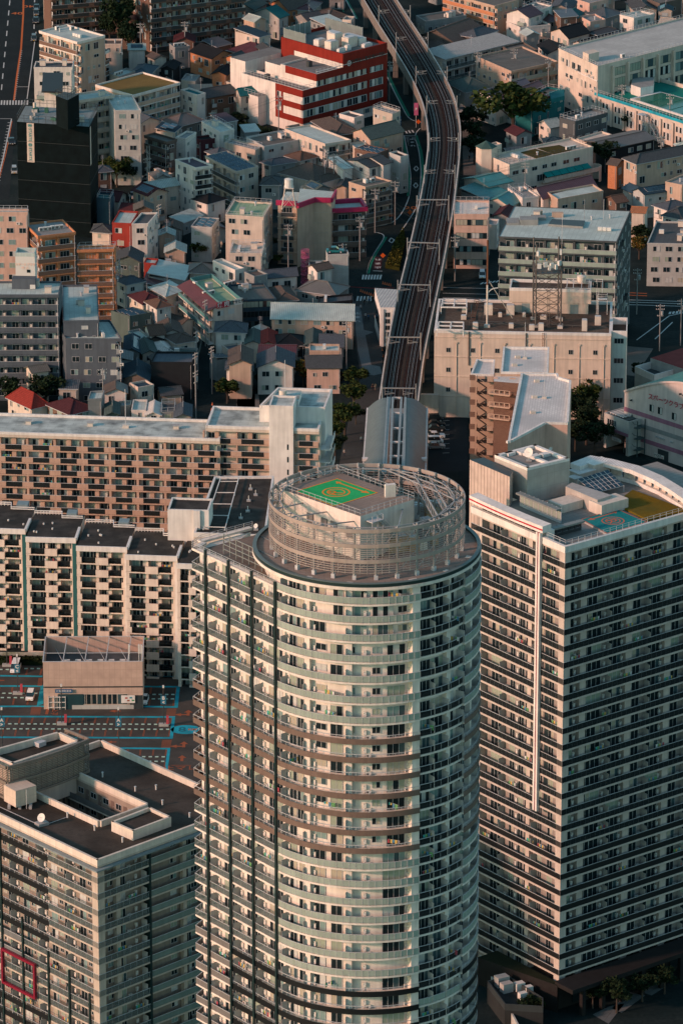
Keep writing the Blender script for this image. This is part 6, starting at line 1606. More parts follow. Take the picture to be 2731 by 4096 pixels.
 T3.mb('pole').bar(p + Z(z0), p + Z(z0 + 20.5), .22, M_cream, 8); T3.mb('pole').bar(p + Z(z0 + 10), p + Z(z0 + 20.5), .225, rust, 8)
 q = W2(6, (498, 585), z0); T3.mb('stay').bar(q + Z(z0), p + Z(z0 + 11.5), .1, M_cream)
 am = T3.mb('arm'); pr = p + Z(z0 + 7.5)
 for i in range(6): a0 = i / 6 * PI / 2; a1 = (i + 1) / 6 * PI / 2; am.bar(p + Z(z0 + 7.5) + V((2.4 * (1 - math.cos(a0)), 0, 1.8 * math.sin(a0))), p + Z(z0 + 7.5) + V((2.4 * (1 - math.cos(a1)), 0, 1.8 * math.sin(a1))), .12, M_ac)
 T3.done()
def ladder(b, p, U, z0, z1, m):
 p = V((p.x, p.y, 0))
 for s in (-.25, .25): b.bar(p + U * s + Z(z0), p + U * s + Z(z1), .04, m)
 z = z0 + .3
 while z < z1: b.bar(p - U * .25 + Z(z), p + U * .25 + Z(z), .03, m); z += .4
exchange()
# ---- brown flats with white L-shaped roof and outside stairs
def stair_flats():
 z = 28.0
 def poly(pts, zz): return [W2(6, p, zz) for p in pts]
 tn = wallm('tn'); pk = wallm('pk'); rf = mat('roof_white_mottled', (.68, .65, .61), .85, 'flat', col2=(.42, .41, .39), sc=.5); a = poly([(425, 925)], z)[0]
 T = Thing('l_roofed_flats', 'brown flats with a mottled white angled roof and zigzag outside stairs beside the cream block', 'apartment block', a)
 p1 = poly([(425, 926), (722, 930), (728, 770), (440, 768)], z); p2 = poly([(550, 932), (783, 934), (788, 955), (866, 978), (850, 1235), (842, 1245), (706, 1242), (500, 1352), (468, 1362), (478, 1300)], z); p0 = poly([(235, 938), (382, 942), (388, 848), (272, 846)], z - 1)
 T.mb('wall').prism(p1, 0, z - .3, tn, rf); T.mb('wall').prism(p2, 0, z - .31, pk, rf); T.mb('wall').prism(p0, 0, z - 1.3, tn, rf)
 fill = poly([(381, 943), (552, 936), (540, 985), (381, 972)], z - .5); T.mb('wall').prism(fill, 0, z - .8, wallm('br'), rf)
 b = MB(); parapet(b, p1, z - .3, .5, .4, M_white); parapet(b, ccw(p2)[::-1] and p2, z - .31, .5, .5, M_white); parapet(b, p0, z - 1.3, .5, .35, M_white); T.own('parapet', b)
 for px in ((530, 825), (510, 875), (650, 975), (635, 1075), (625, 1172)): b = MB(); b.cbox(W2(6, px, z) + Z(z - .3), 1.1, .8, .5, M_cream, .2); T.own('roof_unit', b)
 for px, h in (((575, 830), 8), ((697, 1078), 7)): b = MB(); p = W2(6, px, z); b.bar(p + Z(z - .3), p + Z(z + h), .05, M_alu); b.cbox(p + Z(z - .3), .9, .9, .4, M_cream); T.own('mast', b)
 # stairs: two flights columns between landings, open landings in front
 dk = mat('stair_steel', (.055, .045, .04), .7); r = random.Random(6)
 A, B = W2(6, (232, 945), z - 1), W2(6, (500, 955), z - 1); A0, U, n, L = face_frame(A, B)
 A0 = A0 + n * 1.8
 zs = [z - 1.6 - 2.8 * k for k in range(10)]
 for k, zz in enumerate(zs):
  b = MB(); b.box(A0 + U * 1.6 + Z(zz - .15), U * (L - 1.2), -n * 1.75, Z(.15), dk); b.box(A0 + U * 1.6 + Z(zz), U * .06, -n * 1.7, Z(1.0), tn)
  for x0, x1 in ((1.8, 3.8), (6.2, 8.6)):
   if x1 < L: b.bar(A0 + U * x0 + n * .05 + Z(zz), A0 + U * x1 + n * .05 + Z(zz - 1.4), .16, dk); b.bar(A0 + U * x1 + n * .1 + Z(zz - 1.4), A0 + U * x0 + n * .1 + Z(zz - 2.8), .16, dk); b.bar(A0 + U * x0 + n * .05 + Z(zz + .9), A0 + U * x1 + n * .05 + Z(zz - .5), .06, tn)
  b.box(A0 + U * 3.9 + Z(zz), U * 1.3, n * .08, Z(1.05), tn); b.box(A0 + U * 5.3 + Z(zz), U * .8, n * .08, Z(1.1), wallm('pk')); b.box(A0 + U * 8.7 + Z(zz), U * 1.3, n * .08, Z(1.05), tn)
  T.own('stair_landing', b)
  b = MB(); b.box(A0 + U * .1 + Z(zz + .2), U * 1.2, n * .06, Z(1.2), wallm('br')); T.own('side_balcony', b)
 # recessed balconies on the inner face
 A, B = W2(6, (372, 960), z - .5), W2(6, (500, 975), z - .5)
 for k in range(3):
  zz = z - 3.3 - 2.8 * k; A0_, U_, n_, L_ = face_frame(A, B); b = MB(); b.box(A0_ + n_ * .02 + Z(zz - .2), U_ * L_, n_ * 2.2, Z(.2), tn); b.box(A0_ + n_ * 2.15 + Z(zz), U_ * L_, n_ * .05, Z(.15), tn); b.box(A0_ + n_ * 2.15 + Z(zz + .95), U_ * L_, n_ * .06, Z(.12), tn)
  for j in range(5): b.box(A0_ + U_ * (L_ * j / 4 - .1) + n_ * 2.15 + Z(zz), U_ * .2, n_ * .06, Z(1), tn)
  T.own('balcony', b)
 # end wall details
 A, B = W2(6, (500, 1352), z), W2(6, (842, 1245), z)
 b = MB(); p = W2(6, (760, 1290), z - 1.5); dish(b, W2(6, (738, 1395), z - 4) + Z(z - 5), .5); T.own('dish', b)
 T.done()
stair_flats()
# ---- sports club
def sports_club():
 wh = mat('club_white', (.58, .50, .46)); pkm = mat('club_pink', (.34, .16, .22)); gr = wallm('lg'); rd = mat('club_red', (.36, .012, .04), .6, 'plain')
 n0 = W2(6, (1640, 1190), 13.0); l0 = W2(6, (1200, 1048), 13.0)
 A, B = l0, n0; A0, U, n, L = face_frame(A, B)
 T = Thing('sports_club', 'pinkish white sports club hall with red lettering and a curved teal roof', 'sports club', A0)
 zs = [13.0 + 6.5 * math.sin(min(1, i / 14) * PI / 2) for i in range(15)]; D = 30
 tq = mat('club_roof_teal', (.035, .20, .18), .5, 'rib')
 w_ = T.mb('wall'); rfm = T.mb('roof')
 for i in range(14):
  a, b_ = A0 + U * (L * i / 14), A0 + U * (L * (i + 1) / 14)
  w_.hexa([a, b_, b_ - n * D, a - n * D], [a + Z(zs[i]), b_ + Z(zs[i + 1]), b_ - n * D + Z(zs[i + 1]), a - n * D + Z(zs[i])], wh)
  rfm.hexa([a + n * .3 + Z(zs[i] + .01), b_ + n * .3 + Z(zs[i + 1] + .01), b_ - n * D + Z(zs[i + 1] + .01), a - n * D + Z(zs[i] + .01)], [a + n * .3 + Z(zs[i] + .5), b_ + n * .3 + Z(zs[i + 1] + .5), b_ - n * D + Z(zs[i + 1] + .5), a - n * D + Z(zs[i] + .5)], wh, tq)
 b = MB(); band(b, A, B, 8.6, 9.6, pkm, .08); band(b, A, B, 2.7, 3.7, pkm, .08); band(b, A, B, 5.9, 6.9, wallm('gy'), .06); T.own('pink_stripe', b)
 wall_text(T, 'lettering', 'スポーツクラブ&スパ', 6, (1505, 1122), A, B, 1.55, rd, .25, bold=.035)
 for x, y in ((1370, 1170), (1422, 1187), (1510, 1222)): p = on_wall(6, (x, y), A, B); put_window(T, 1.3, 1.6, 9, p + n * .03, ang_of(U), M_dark)
 for x, y in ((1245, 1102), (1553, 1062), (1575, 1070)): b = MB(); p = on_wall(6, (x, y), A, B); b.cbox(p + n * .3, .3, .5, .3, M_dark, ang_of(U)); T.own('spotlight', b)
 for x in (1400, 1412, 1424, 1436, 1448, 1493, 1503): b = MB(); p = on_wall(6, (x, 1325 + (x - 1400) * .37), A, B); b.cyl(p + n * .2 - Z(.15), .16, .32, M_alu, 8); T.own('vent', b)
 sgn = lambda s, t, px, ww, hh, dotc: None
 p = on_wall(6, (1417, 1450), A, B); b = MB(); b.box(p - U * 1.5 - Z(.35) + n * .05, U * 3.0, n * .1, Z(.8), M_ac); T.own('sign', b); wall_text(T, 'lettering', 'P OUT', 6, (1412, 1447), A, B, .75, M_dark, .18, bold=.02)
 b = MB(); b.cyl(p + U * 1.1 + n * .12 - Z(.1), .25, .1, rd, 10); T.own('sign', b)
 b = MB(); b.box(on_wall(6, (1500, 1520), A, B) - Z(4) + n * .02, U * 5, n * .08, Z(3.4), M_dark); b.box(A0 + U * 10.5 + n * .03, U * 3.2, n * .06, Z(2.4), M_dark); T.own('doorway', b)
 # parking annex to the left
 A2, B2 = W2(6, (1072, 1180), 8.0), W2(6, (1225, 1238), 8.0); a2, u2, n2, L2 = face_frame(A2, B2)
 b = MB(); q = [a2, a2 + u2 * L2, a2 + u2 * L2 - n2 * 9, a2 - n2 * 9]; b.prism(q, 4.4, 7.6, gr, wallm('dg')); parapet(b, q, 7.6, .5, .3, gr)
 b.prism([a2, a2 + u2 * .8, a2 + u2 * .8 - n2 * 9, a2 - n2 * 9], 0, 4.395, gr); b.prism([a2 + u2 * (L2 - .8), a2 + u2 * L2, a2 + u2 * L2 - n2 * 9, a2 + u2 * (L2 - .8) - n2 * 9], 0, 4.395, gr); b.prism([a2 - n2 * 8.4, a2 + u2 * L2 - n2 * 8.4, a2 + u2 * L2 - n2 * 9, a2 - n2 * 9], 0, 4.39, M_dark)
 T.own('parking_entrance', b); b = MB(); band(b, A2, B2, 4.5, 5.2, pkm, .06); T.own('pink_stripe', b)
 b = MB()
 for i in range(6): b.box(a2 + u2 * (.8 + i * .8) - n2 * 5 + Z(8), u2 * .4, n2 * 4, Z(.15), M_white)
 T.own('skylight', b); put_window(T, 3.0, 1.4, 0, a2 + u2 * 2.6 + n2 * .03 + Z(5.8), ang_of(u2))
 p = on_wall(6, (1150, 1347), A2, B2); b = MB(); b.box(p - u2 * 1.4 - Z(.35) + n2 * .05, u2 * 2.9, n2 * .1, Z(.8), M_ac); T.own('sign', b); wall_text(T, 'lettering', 'P IN 2.2m', 6, (1148, 1347), A2, B2, .5, M_dark, .18)
 # steel escape stair
 ss = mat('stair_teal_grey', (.06, .10, .10), .6); b = MB(); o = on_wall(6, (1250, 1200), A, B); o = V((o.x, o.y, 0)) + n * .2
 for s in (0, 4.0):
  for t in (0, 2.4): b.bar(o + U * s + n * t, o + U * s + n * t + Z(8.4), .12, ss)
 for k in range(3):
  zz = 2.6 + 2.6 * k; b.box(o + Z(zz), U * 1.2, n * 2.4, Z(.12), ss); b.box(o + U * 2.9 + Z(zz - 1.3), U * 1.2, n * 2.4, Z(.12), ss)
  b.hexa([o + U * 1.2 + Z(zz - .1), o + U * 2.9 + Z(zz - 1.4), o + U * 2.9 + n * 1.1 + Z(zz - 1.4), o + U * 1.2 + n * 1.1 + Z(zz - .1)], [o + U * 1.2 + Z(zz), o + U * 2.9 + Z(zz - 1.3), o + U * 2.9 + n * 1.1 + Z(zz - 1.3), o + U * 1.2 + n * 1.1 + Z(zz)], ss)
  for s0, s1, za, zb in ((0, 1.2, zz, zz), (2.9, 4.1, zz - 1.3, zz - 1.3), (1.2, 2.9, zz, zz - 1.3)): b.bar(o + U * s0 + n * 2.4 + Z(za + 1), o + U * s1 + n * 2.4 + Z(zb + 1), .05, ss)
 T.own('escape_stair', b); T.done()
 # red roofed hall and white walled yard behind it
 z = 7.5; q = [W2(6, p, z) for p in ((1580, 905), (1362, 832), (1560, 770), (1760, 830))]
 T = Thing('red_roofed_hall', 'hall with a broad dull red roof above the sports club', 'hall', q[0]); T.mb('wall').prism(q, 0, z - .3, gr); T.mb('roof').prism([p + V((0, -.2, 0)) for p in q], z - .29, z, gr, mat('roof_dull_red', (.26, .055, .05), .8, 'rib')); T.done()
 z = 6.5; P, LU, LV, u, v = rect(6, (1385, 940), (1264, 885), (1528, 900), z)
 T = Thing('walled_roof_yard', 'low white block with a walled open yard on its roof beside the red roof', 'building', P(0, 0)); q = [P(0, 0), P(LU, 0), P(LU, LV), P(0, LV)]
 T.mb('wall').prism(q, 0, z - 1.6, gr, wallm('dg')); parapet(T.mb('parapet'), q, z - 1.6, 1.6, .25, M_white); T.done()
sports_club()
# ================================================================== RAILWAY VIADUCT AND STATION
def poly_res(pts, n):
 L = [0]
 for i in range(1, len(pts)): L.append(L[-1] + (pts[i] - pts[i - 1]).length)
 out = []
 for k in range(n + 1):
  t = L[-1] * k / n; i = 1
  while i < len(L) - 1 and L[i] < t: i += 1
  out.append(pts[i - 1].lerp(pts[i], (t - L[i - 1]) / max(1e-6, L[i] - L[i - 1])))
 return out
def smooth(p, k=3):
 for _ in range(k): p = [p[0]] + [(p[i - 1] + p[i] * 2 + p[i + 1]) / 4 for i in range(1, len(p) - 1)] + [p[-1]]
 return p
F2 = lambda l: [W2(2, p, 9.4) for p in l]; F5 = lambda l: [W2(5, p, 9.4) for p in l]
LP = F2([(820, -90), (872, 0), (960, 148), (1080, 335), (1165, 475), (1235, 625), (1268, 760), (1276, 900), (1256, 1060), (1225, 1240), (1187, 1411)]) + F5([(1150, 160), (1088, 410), (1046, 600), (1010, 800), (985, 960), (966, 1105), (930, 1330), (880, 1600)])
RP = F2([(1020, -90), (1078, 0), (1160, 128), (1255, 270), (1352, 430), (1440, 605), (1478, 800), (1470, 960), (1450, 1140), (1425, 1340), (1410, 1411)]) + F5([(1375, 200), (1325, 440), (1272, 680), (1240, 850), (1222, 1000), (1207, 1110), (1180, 1330), (1150, 1600)])
NV = 72
LP = smooth(poly_res(LP, NV)); RP = smooth(poly_res(RP, NV))
def viaduct():
 T = Thing('railway_viaduct', 'curving elevated railway with brown ballast and bright rails between pale concrete parapets', 'railway viaduct', LP[0])
 cc = mat('viaduct_concrete', (.20, .18, .16)); cw = mat('viaduct_parapet', (.60, .54, .48)); bal = mat('ballast_brown', (.022, .012, .011), .95, 'patchy', sc=4, col2=(.04, .022, .017)); rail = mat('rail_steel', (.26, .25, .25), .4, 'plain', metal=.5)
 slp = mat('sleeper_dark', (.026, .022, .021), .9, 'plain'); wk = mat('walkway_grey', (.045, .034, .028), .9, 'patchy', sc=3)
 d = T.mb('deck'); bl = T.mb('ballast'); wkm = T.mb('walkway')
 pl, pr = MB(), MB()
 for i in range(NV):
  l0, l1, r0, r1 = LP[i], LP[i + 1], RP[i], RP[i + 1]
  X = lambda a, b, s: a.lerp(b, s)
  d.hexa([l0 + Z(6.9), r0 + Z(6.9), r1 + Z(6.9), l1 + Z(6.9)], [l0 + Z(8.0), r0 + Z(8.0), r1 + Z(8.0), l1 + Z(8.0)], cc)
  for s0, s1 in ((.09, .44), (.54, .91)):
   bl.hexa([X(l0, r0, s0) + Z(8.003), X(l0, r0, s1) + Z(8.003), X(l1, r1, s1) + Z(8.003), X(l1, r1, s0) + Z(8.003)], [X(l0, r0, s0 + .02) + Z(8.3), X(l0, r0, s1 - .02) + Z(8.3), X(l1, r1, s1 - .02) + Z(8.3), X(l1, r1, s0 + .02) + Z(8.3)], bal)
  wkm.hexa([X(l0, r0, .45) + Z(8.003), X(l0, r0, .53) + Z(8.003), X(l1, r1, .53) + Z(8.003), X(l1, r1, .45) + Z(8.003)], [X(l0, r0, .45) + Z(8.2), X(l0, r0, .53) + Z(8.2), X(l1, r1, .53) + Z(8.2), X(l1, r1, .45) + Z(8.2)], wk)
  for mb, a0, a1, q in ((pl, l0, l1, -1), (pr, r0, r1, 1)):
   u = (a1 - a0).normalized(); n = V((u.y, -u.x, 0)); n = n if n.x * q > 0 else -n
   mb.hexa([a0 - n * .25 + Z(6.6), a1 - n * .25 + Z(6.6), a1 + n * .15 + Z(6.6), a0 + n * .15 + Z(6.6)], [a0 - n * .15 + Z(9.4), a1 - n * .15 + Z(9.4), a1 + n * .15 + Z(9.4), a0 + n * .15 + Z(9.4)], cc, cw)
 T.own('parapet', pl); T.own('parapet', pr)
 for s in (.175, .255, .285, .365, .635, .715, .745, .825):     # running rails in four lines per side of the deck
  b = MB()
  for i in range(NV): b.bar(LP[i].lerp(RP[i], s) + Z(8.42), LP[i + 1].lerp(RP[i + 1], s) + Z(8.42), .04, rail)
  T.own('rail', b)
 sl = T.mb('sleeper')
 for i in range(NV):
  for j in range(5):
   a, c_ = LP[i].lerp(LP[i + 1], j / 5), RP[i].lerp(RP[i + 1], j / 5)
   u = (LP[i + 1] - LP[i]).normalized()
   for s0, s1 in ((.15, .39), (.61, .85)): sl.box(a.lerp(c_, s0) - u * .13 + Z(8.28), (c_ - a) * (s1 - s0), u * .26, Z(.07), slp)
 for i in range(2, NV, 3):
  b = MB(); a, c_ = LP[i], RP[i]; u = (LP[i] - LP[i - 1]).normalized()
  for s in (.12, .88): b.box(a.lerp(c_, s) - u * .6 - (c_ - a).normalized() * .6, u * 1.2, (c_ - a).normalized() * 1.2, Z(6.89), cc)
  b.box(a.lerp(c_, .05) - u * .5 + Z(6.0), (c_ - a) * .9, u * 1.0, Z(.88), cc); T.own('pier', b)
 T.done()
 for c in T.e.children:
  if c.name.startswith('sleeper'): c['kind'] = 'stuff'
viaduct()
def near_idx(p, line): return min(range(len(line)), key=lambda i: (line[i] - p).length)
def gantries():
 m = mat('mast_galvanised', (.27, .28, .27), .6)
 first = None
 for k, (t, a, c_) in enumerate(((2, (1203, 1250), (1402, 1250)), (5, (1143, 105), (1343, 112)), (5, (1083, 370), (1286, 374)), (5, (1014, 700), (1226, 702)), (5, (985, 1020), (1196, 1022)))):
  A, B = W2(t, a, 13.8), W2(t, c_, 13.8)
  T = Thing('catenary_portal', ['steel portal over the tracks where they narrow, farthest of the portals', 'steel portal over the tracks beside the hedge', 'steel portal over the tracks by the white station entrance', 'steel portal over the tracks above the plaza path', 'steel portal over the tracks just before the station roof'][k], 'overhead line mast', A + Z(8), 'portals over the railway')
  for p in (A, B): b = MB(); b.bar(p + Z(8), p + Z(14.8), .14, m, 6); T.own('post', b)
  b = MB(); b.bar(A + Z(13.7), B + Z(13.7), .16, m); T.own('beam', b)
  for s in (.08, .62):
   b = MB(); p = A.lerp(B, s); q = A.lerp(B, s + .3)
   b.bar(p + Z(12.4), q + Z(12.5), .05, m); b.bar(p + Z(13.0), q + Z(12.5), .04, m); b.bar(p + Z(12.1), q.lerp(p, .3) + Z(12.4), .04, m); b.bar(p + Z(13.6), p + Z(12.1), .05, m); T.own('bracket', b)
  T.done()
 T = Thing('catenary_mast', 'pale steel mast with a bracket arm reaching over the rails of the curve', 'overhead line mast', (0, 0, 8), 'single masts along the railway curve')
 T.mb('post').bar((0, 0, 8), (0, 0, 14.3), .12, m, 6)
 b = T.mb('bracket')
 for z0, z1 in ((12.9, 13.0), (12.2, 13.0), (12.0, 12.2)): b.bar((0, 0, z0), (2.9, 0, z1), .05, m)
 b.bar((1.8, 0, 12.2), (1.8, 0, 13), .05, m); b.cyl((.5, 0, 12.5), .12, .3, M_ac, 6); T.e.location = (0, 0, 0); e = T.done()
 firsts = True
 for q, pts in ((1, ((988, 25), (1097, 213), (1200, 418), (1265, 603), (1283, 813), (1256, 1038))), (-1, ((1160, 18), (1272, 203), (1382, 408), (1452, 603), (1478, 813), (1446, 1038)))):
  for i, p in enumerate(pts):
   o = e if firsts else copy_tree(e); firsts = False
   w = W2(2, p, 14.3); ln = LP if q == 1 else RP; j = near_idx(w, ln); o.location = ln[j] + V((.35 * q, 0, 0)); o.rotation_euler.z = 0 if q == 1 else PI
 for s in (.27, .73):
  b = MB()
  for i in range(NV): b.bar(LP[i].lerp(RP[i], s) + Z(12.6), LP[i + 1].lerp(RP[i + 1], s) + Z(12.6), .02, M_dark)
  tag(b.build('contact_wire'), 'thin dark overhead wire above the %s track' % ('left' if s < .5 else 'right'), 'cable')
gantries()
def station():
 m = mat('station_roof_grey', (.12, .15, .15), .5, 'rib', sc=1.3); w = M_white; st = mat('station_steel', (.25, .29, .29), .5)
 A = W2(5, (892, 1150), 12.5); T = Thing('station_roof', 'grey ribbed barrel roofs of the station split by an open slot over the tracks', 'railway station', A)
 # cross-section left edge -> ridge; along y from back to front
 def half(bx0, tx0, bx1, tx1, s):
  n = 8; out = MB(); y0, y1 = 0, 1
  P0 = [W(5, p, 0) for p in ()]
  back = (W2(5, bx0, 11.0), W2(5, tx0, 14.5)); fr = (W2(5, bx1, 11.0), W2(5, tx1, 14.5))
  for i in range(n):
   a0, a1 = i / n, (i + 1) / n; f = lambda e, a: V((e[0].lerp(e[1], a).x, e[0].lerp(e[1], a).y, 11.0 + 3.5 * math.sin(a * PI / 2)))
   q = [f(back, a0), f(back, a1), f(fr, a1), f(fr, a0)]; out.hexa([p - Z(.2) for p in q], q, m)
  out.bar(back[0] + Z(11), fr[0] + Z(11), .22, w); out.bar(back[1] + Z(14.55), fr[1] + Z(14.55), .3, st)
  return out
 T.own('roof', half((892, 1150), (1020, 1085), (862, 1560), (990, 1560), 1)); T.own('roof', half((1266, 1150), (1130, 1085), (1256, 1560), (1120, 1560), -1))
 b = MB()
 for y in (1085, 1180, 1275, 1362, 1450, 1530):
  xo = (y - 1085) * -.055; b.bar(W2(5, (1048 + xo, y), 14.3) + Z(14.3), W2(5, (1105 - xo, y), 14.3) + Z(14.3), .28, w)
 for x0, x1 in ((1050, 1035), (1105, 1080), (1030, 1005), (1130, 1112)):
  b.bar(W2(5, (x0, 1085), 14.4) + Z(14.4), W2(5, (x1, 1560), 14.4) + Z(14.4), .35, st)
 T.own('beam', b)
 b = MB()
 for e0, e1 in (((886, 1160), (858, 1560)), ((1264, 1160), (1254, 1560))):
  p, q = W2(5, e0, 10.5), W2(5, e1, 10.5); u = (q - p).normalized(); b.box(p + Z(0), q - p, V((-u.y, u.x, 0)) * .3, Z(10.4), wallm('lg'))
 T.own('wall', b)
 b = MB(); q = [W2(5, p, 8.6) for p in ((900, 1150), (1255, 1150), (1245, 1600), (862, 1600))]; b.prism(q, 7.9, 8.6, wallm('gy')); T.own('platform', b)
 for x in (877, 1248):
  b = MB(); b.cbox(W2(5, (x, 1463), 12) + Z(11.5), 1.2, 1, .6, w); T.own('roof_unit', b)
 T.done()
 z = 9.6; q = [W2(5, p, z) for p in ((1065, 517), (972, 517), (938, 395), (1084, 405))]
 T = Thing('station_entrance', 'white station entrance building with a ribbed wedge roof beside the viaduct', 'station entrance', q[1])
 T.mb('wall').prism(q, 0, z - .3, M_white); T.mb('roof').prism(q, z - .29, z, M_white, mat('entrance_roof_ribbed', (.50, .49, .46), .6, 'rib', sc=1.6))
 A, B = q[1], q[0]; A0, U, n, L = face_frame(A, B)
 for k in range(5): put_window(T, 1.2, 1.2, 0, A0 + U * L * .5 + n * .03 + Z(.8 + 1.6 * k), ang_of(U))
 A1, U1, n1, L1 = face_frame(q[2], q[1]); b = MB(); b.box(A1 + n1 * .02 + Z(3.2), U1 * L1 * .9, n1 * .06, Z(3.8), M_glass); T.own('glazing', b)
 for x in (.15, .85): b = MB(); b.box(A0 + U * (L * x - .3) + n * .02, U * .6, n * .3, Z(z - .4), M_white); T.own('pier', b)
 T.done()
station()
# ================================================================== ROADS, MARKINGS, PAVINGS
MW = mat('road_paint_white', (.48, .50, .48), .8, 'plain'); MG = mat('road_paint_green', (.02, .17, .11), .85, 'plain'); MO = mat('road_paint_orange', (.50, .13, .04), .85, 'plain')
road = mat('road_asphalt', (.016, .022, .024), .9, 'patchy', col2=(.023, .030, .032), sc=1.4)
W0 = lambda t, pts: [W2(t, p, 0) for p in pts]
def strip(mb, pts, w_, m, z):
 for i in range(len(pts) - 1):
  a, b = pts[i], pts[i + 1]; u = (b - a).normalized(); n = V((-u.y, u.x, 0)) * w_ / 2
  mb.face([a - n + Z(z), b - n + Z(z), b + n + Z(z), a + n + Z(z)], m)
def dash(mb, a, b, n, duty, w_, m, z):
 for i in range(n): strip(mb, [a.lerp(b, i / n), a.lerp(b, (i + duty) / n)], w_, m, z)
sheet('avenue', [W0(1, [(10, -200), (262, -200), (205, 400), (182, 640), (-200, 640), (-120, 400)]), W0(1, [(-200, 641), (182, 641), (178, 745), (-200, 745)]), W0(1, [(-200, 746), (100, 746), (60, 1250), (-200, 1250)])], road, .02)
mk = MB()
strip(mk, W0(1, [(152, -150), (148, 90), (135, 300), (108, 480), (90, 630)]), .5, MO, .03)
for k in range(26): a, b = W0(1, [(133 - k * 1.7, 320 + k * 12), (143 - k * 1.7, 320 + k * 12)]); strip(mk, [a, b], .35, MW, .034)
for p0, p1, n in (((76, -120), (8, 600), 11), ((222, -120), (215, 210), 6)): a, b = W0(1, [p0, p1]); dash(mk, a, b, n, .5, .3, MW, .03)
strip(mk, W0(1, [(228, 200), (196, 440), (172, 620)]), .25, MW, .03); strip(mk, W0(1, [(-100, 745), (75, 745), (20, 1000), (-30, 1200)]), .3, MW, .03)
for k in range(20): a, b = W0(1, [(72 - k * 3.6, 770 + k * 19), (50 - k * 3.6, 770 + k * 19)]); strip(mk, [a, b], .4, MW, .034)
strip(mk, W0(1, [(78, 760), (40, 960), (-10, 1150)]), .2, MO, .038)
for i in range(11):
 q = W0(1, [(-10 + i * 18, 630), (0 + i * 18, 630), (-2 + i * 18, 658), (-12 + i * 18, 658)]); mk.face([p + Z(.03) for p in ccw(q)], MW)
a, b = W0(1, [(110, 545), (180, 545)]); strip(mk, [a, b], .3, MW, .034)
# road beside the viaduct
def curve(t, pts, w_, m, z=.03, side=None):
 p = smooth(poly_res(W0(t, pts), 24), 2); strip(mk, p, w_, m, z); return p
RDL = [(700, -20), (780, 130), (900, 330), (1015, 450), (1040, 540), (1098, 655), (1146, 745)]
c1 = W0(2, [(700, 0), (745, 75)]); strip(mk, c1, .3, MG, .03); strip(mk, W0(2, [(765, 0), (830, 118)]), .35, MG, .03); strip(mk, W0(2, [(757, 0), (822, 118)]), .2, MW, .034)
curve(2, [(985, 395), (1010, 470), (1062, 580), (1146, 740), (1180, 765), (1215, 772), (1255, 772)], .25, MW); curve(2, [(997, 395), (1022, 470), (1074, 580), (1152, 730)], .8, MG)
curve(2, [(1122, 850), (1150, 990), (1165, 1110), (1158, 1230), (1115, 1330), (1050, 1410), (1000, 1422), (935, 1422)], .25, MW); curve(2, [(1112, 860), (1140, 1000), (1155, 1110), (1148, 1230)], .7, MG)
curve(2, [(1222, 805), (1188, 812), (1185, 850), (1215, 940), (1230, 1080), (1220, 1200), (1195, 1315), (1100, 1455)], .25, MW); curve(2, [(1196, 850), (1227, 945), (1243, 1090), (1232, 1200)], .8, MG)
curve(5, [(935, 45), (985, 48), (1002, 70), (990, 95), (940, 170), (905, 240), (890, 305)], .3, MW); curve(5, [(1008, 75), (996, 100), (948, 172), (912, 240), (897, 305)], .7, MG)
strip(mk, W0(2, [(1122, 853), (1190, 853)]), .3, MW, .034)
for i in range(3): q = W0(2, [(1126 + i * 20, 822 - i * 3), (1136 + i * 20, 822 - i * 3), (1146 + i * 20, 838 - i * 3), (1136 + i * 20, 838 - i * 3)]); mk.face([p + Z(.034) for p in ccw(q)], MW)
for i in range(9):
 for xa, xb, s in ((1132, 1152 - i * 1.5, 1), (1170 + i * 4, 1192, 1)): a, b = W0(2, [(xa + i * 2, 864 + i * 6), (xb + i * 1.5, 864 + i * 6)]); strip(mk, [a, b], .22, MW, .038)
for (x, y) in ((1198, 1058), (1195, 1163)):
 q = W0(2, [(x - 14, y), (x, y - 17), (x + 13, y), (x, y + 17)])
 strip(mk, q + [q[0]], .28, MW, .034)
q = W0(2, [(1027, 1512), (1040, 1492), (1060, 1505), (1045, 1525)]); strip(mk, q + [q[0]], .28, MW, .034)
for t, s, px, sz in ((2, '止', (1170, 874), 1.3), (2, 'ま', (1173, 893), 1.3), (2, 'れ', (1177, 915), 1.5), (5, '止', (827, 555), 1.7), (5, 'ま', (829, 580), 1.7), (5, 'れ', (831, 605), 1.7)):
 mk.add(place_text(text_mb(s, sz, MW, .05), W2(t, px) + Z(.04), (1, 0, 0), (0, 1, 0)), Matrix.Identity(4))
q = W0(5, [(940, 200), (985, 205), (978, 280), (930, 278)]); mk.face([p + Z(.034) for p in ccw(q)], mat('road_paint_maroon', (.05, .018, .022), .9, 'plain'))
for i, s in enumerate('止まれ'): mk.add(place_text(text_mb(s, 1.7, MW, .05), W2(5, (958, 267 - i * 25)) + Z(.045), (-1, 0, 0), (0, -1, 0)), Matrix.Identity(4))
mk.add(place_text(text_mb('20', 3.2, MO, .05), W2(2, (1162, 1305)) + Z(.04), (1, 0, 0), (0, 1, 0)), Matrix.Identity(4))
for px, s in (((110, 85), '40'), ((180, 40), '40')): mk.add(place_text(text_mb(s, 3.4, MO, .05), W2(1, px) + Z(.04), (1, 0, 0) if px[0] < 150 else (-1, 0, 0), (0, 1, 0) if px[0] < 150 else (0, -1, 0)), Matrix.Identity(4))
strip(mk, W0(5, [(928, 288), (985, 290)]), .35, MW, .034)
for i in range(7): q = W0(5, [(862 + i * 18.5, 313), (873 + i * 18.5, 313), (868 + i * 18, 342), (856 + i * 18, 342)]); mk.face([p + Z(.034) for p in ccw(q)], MW)
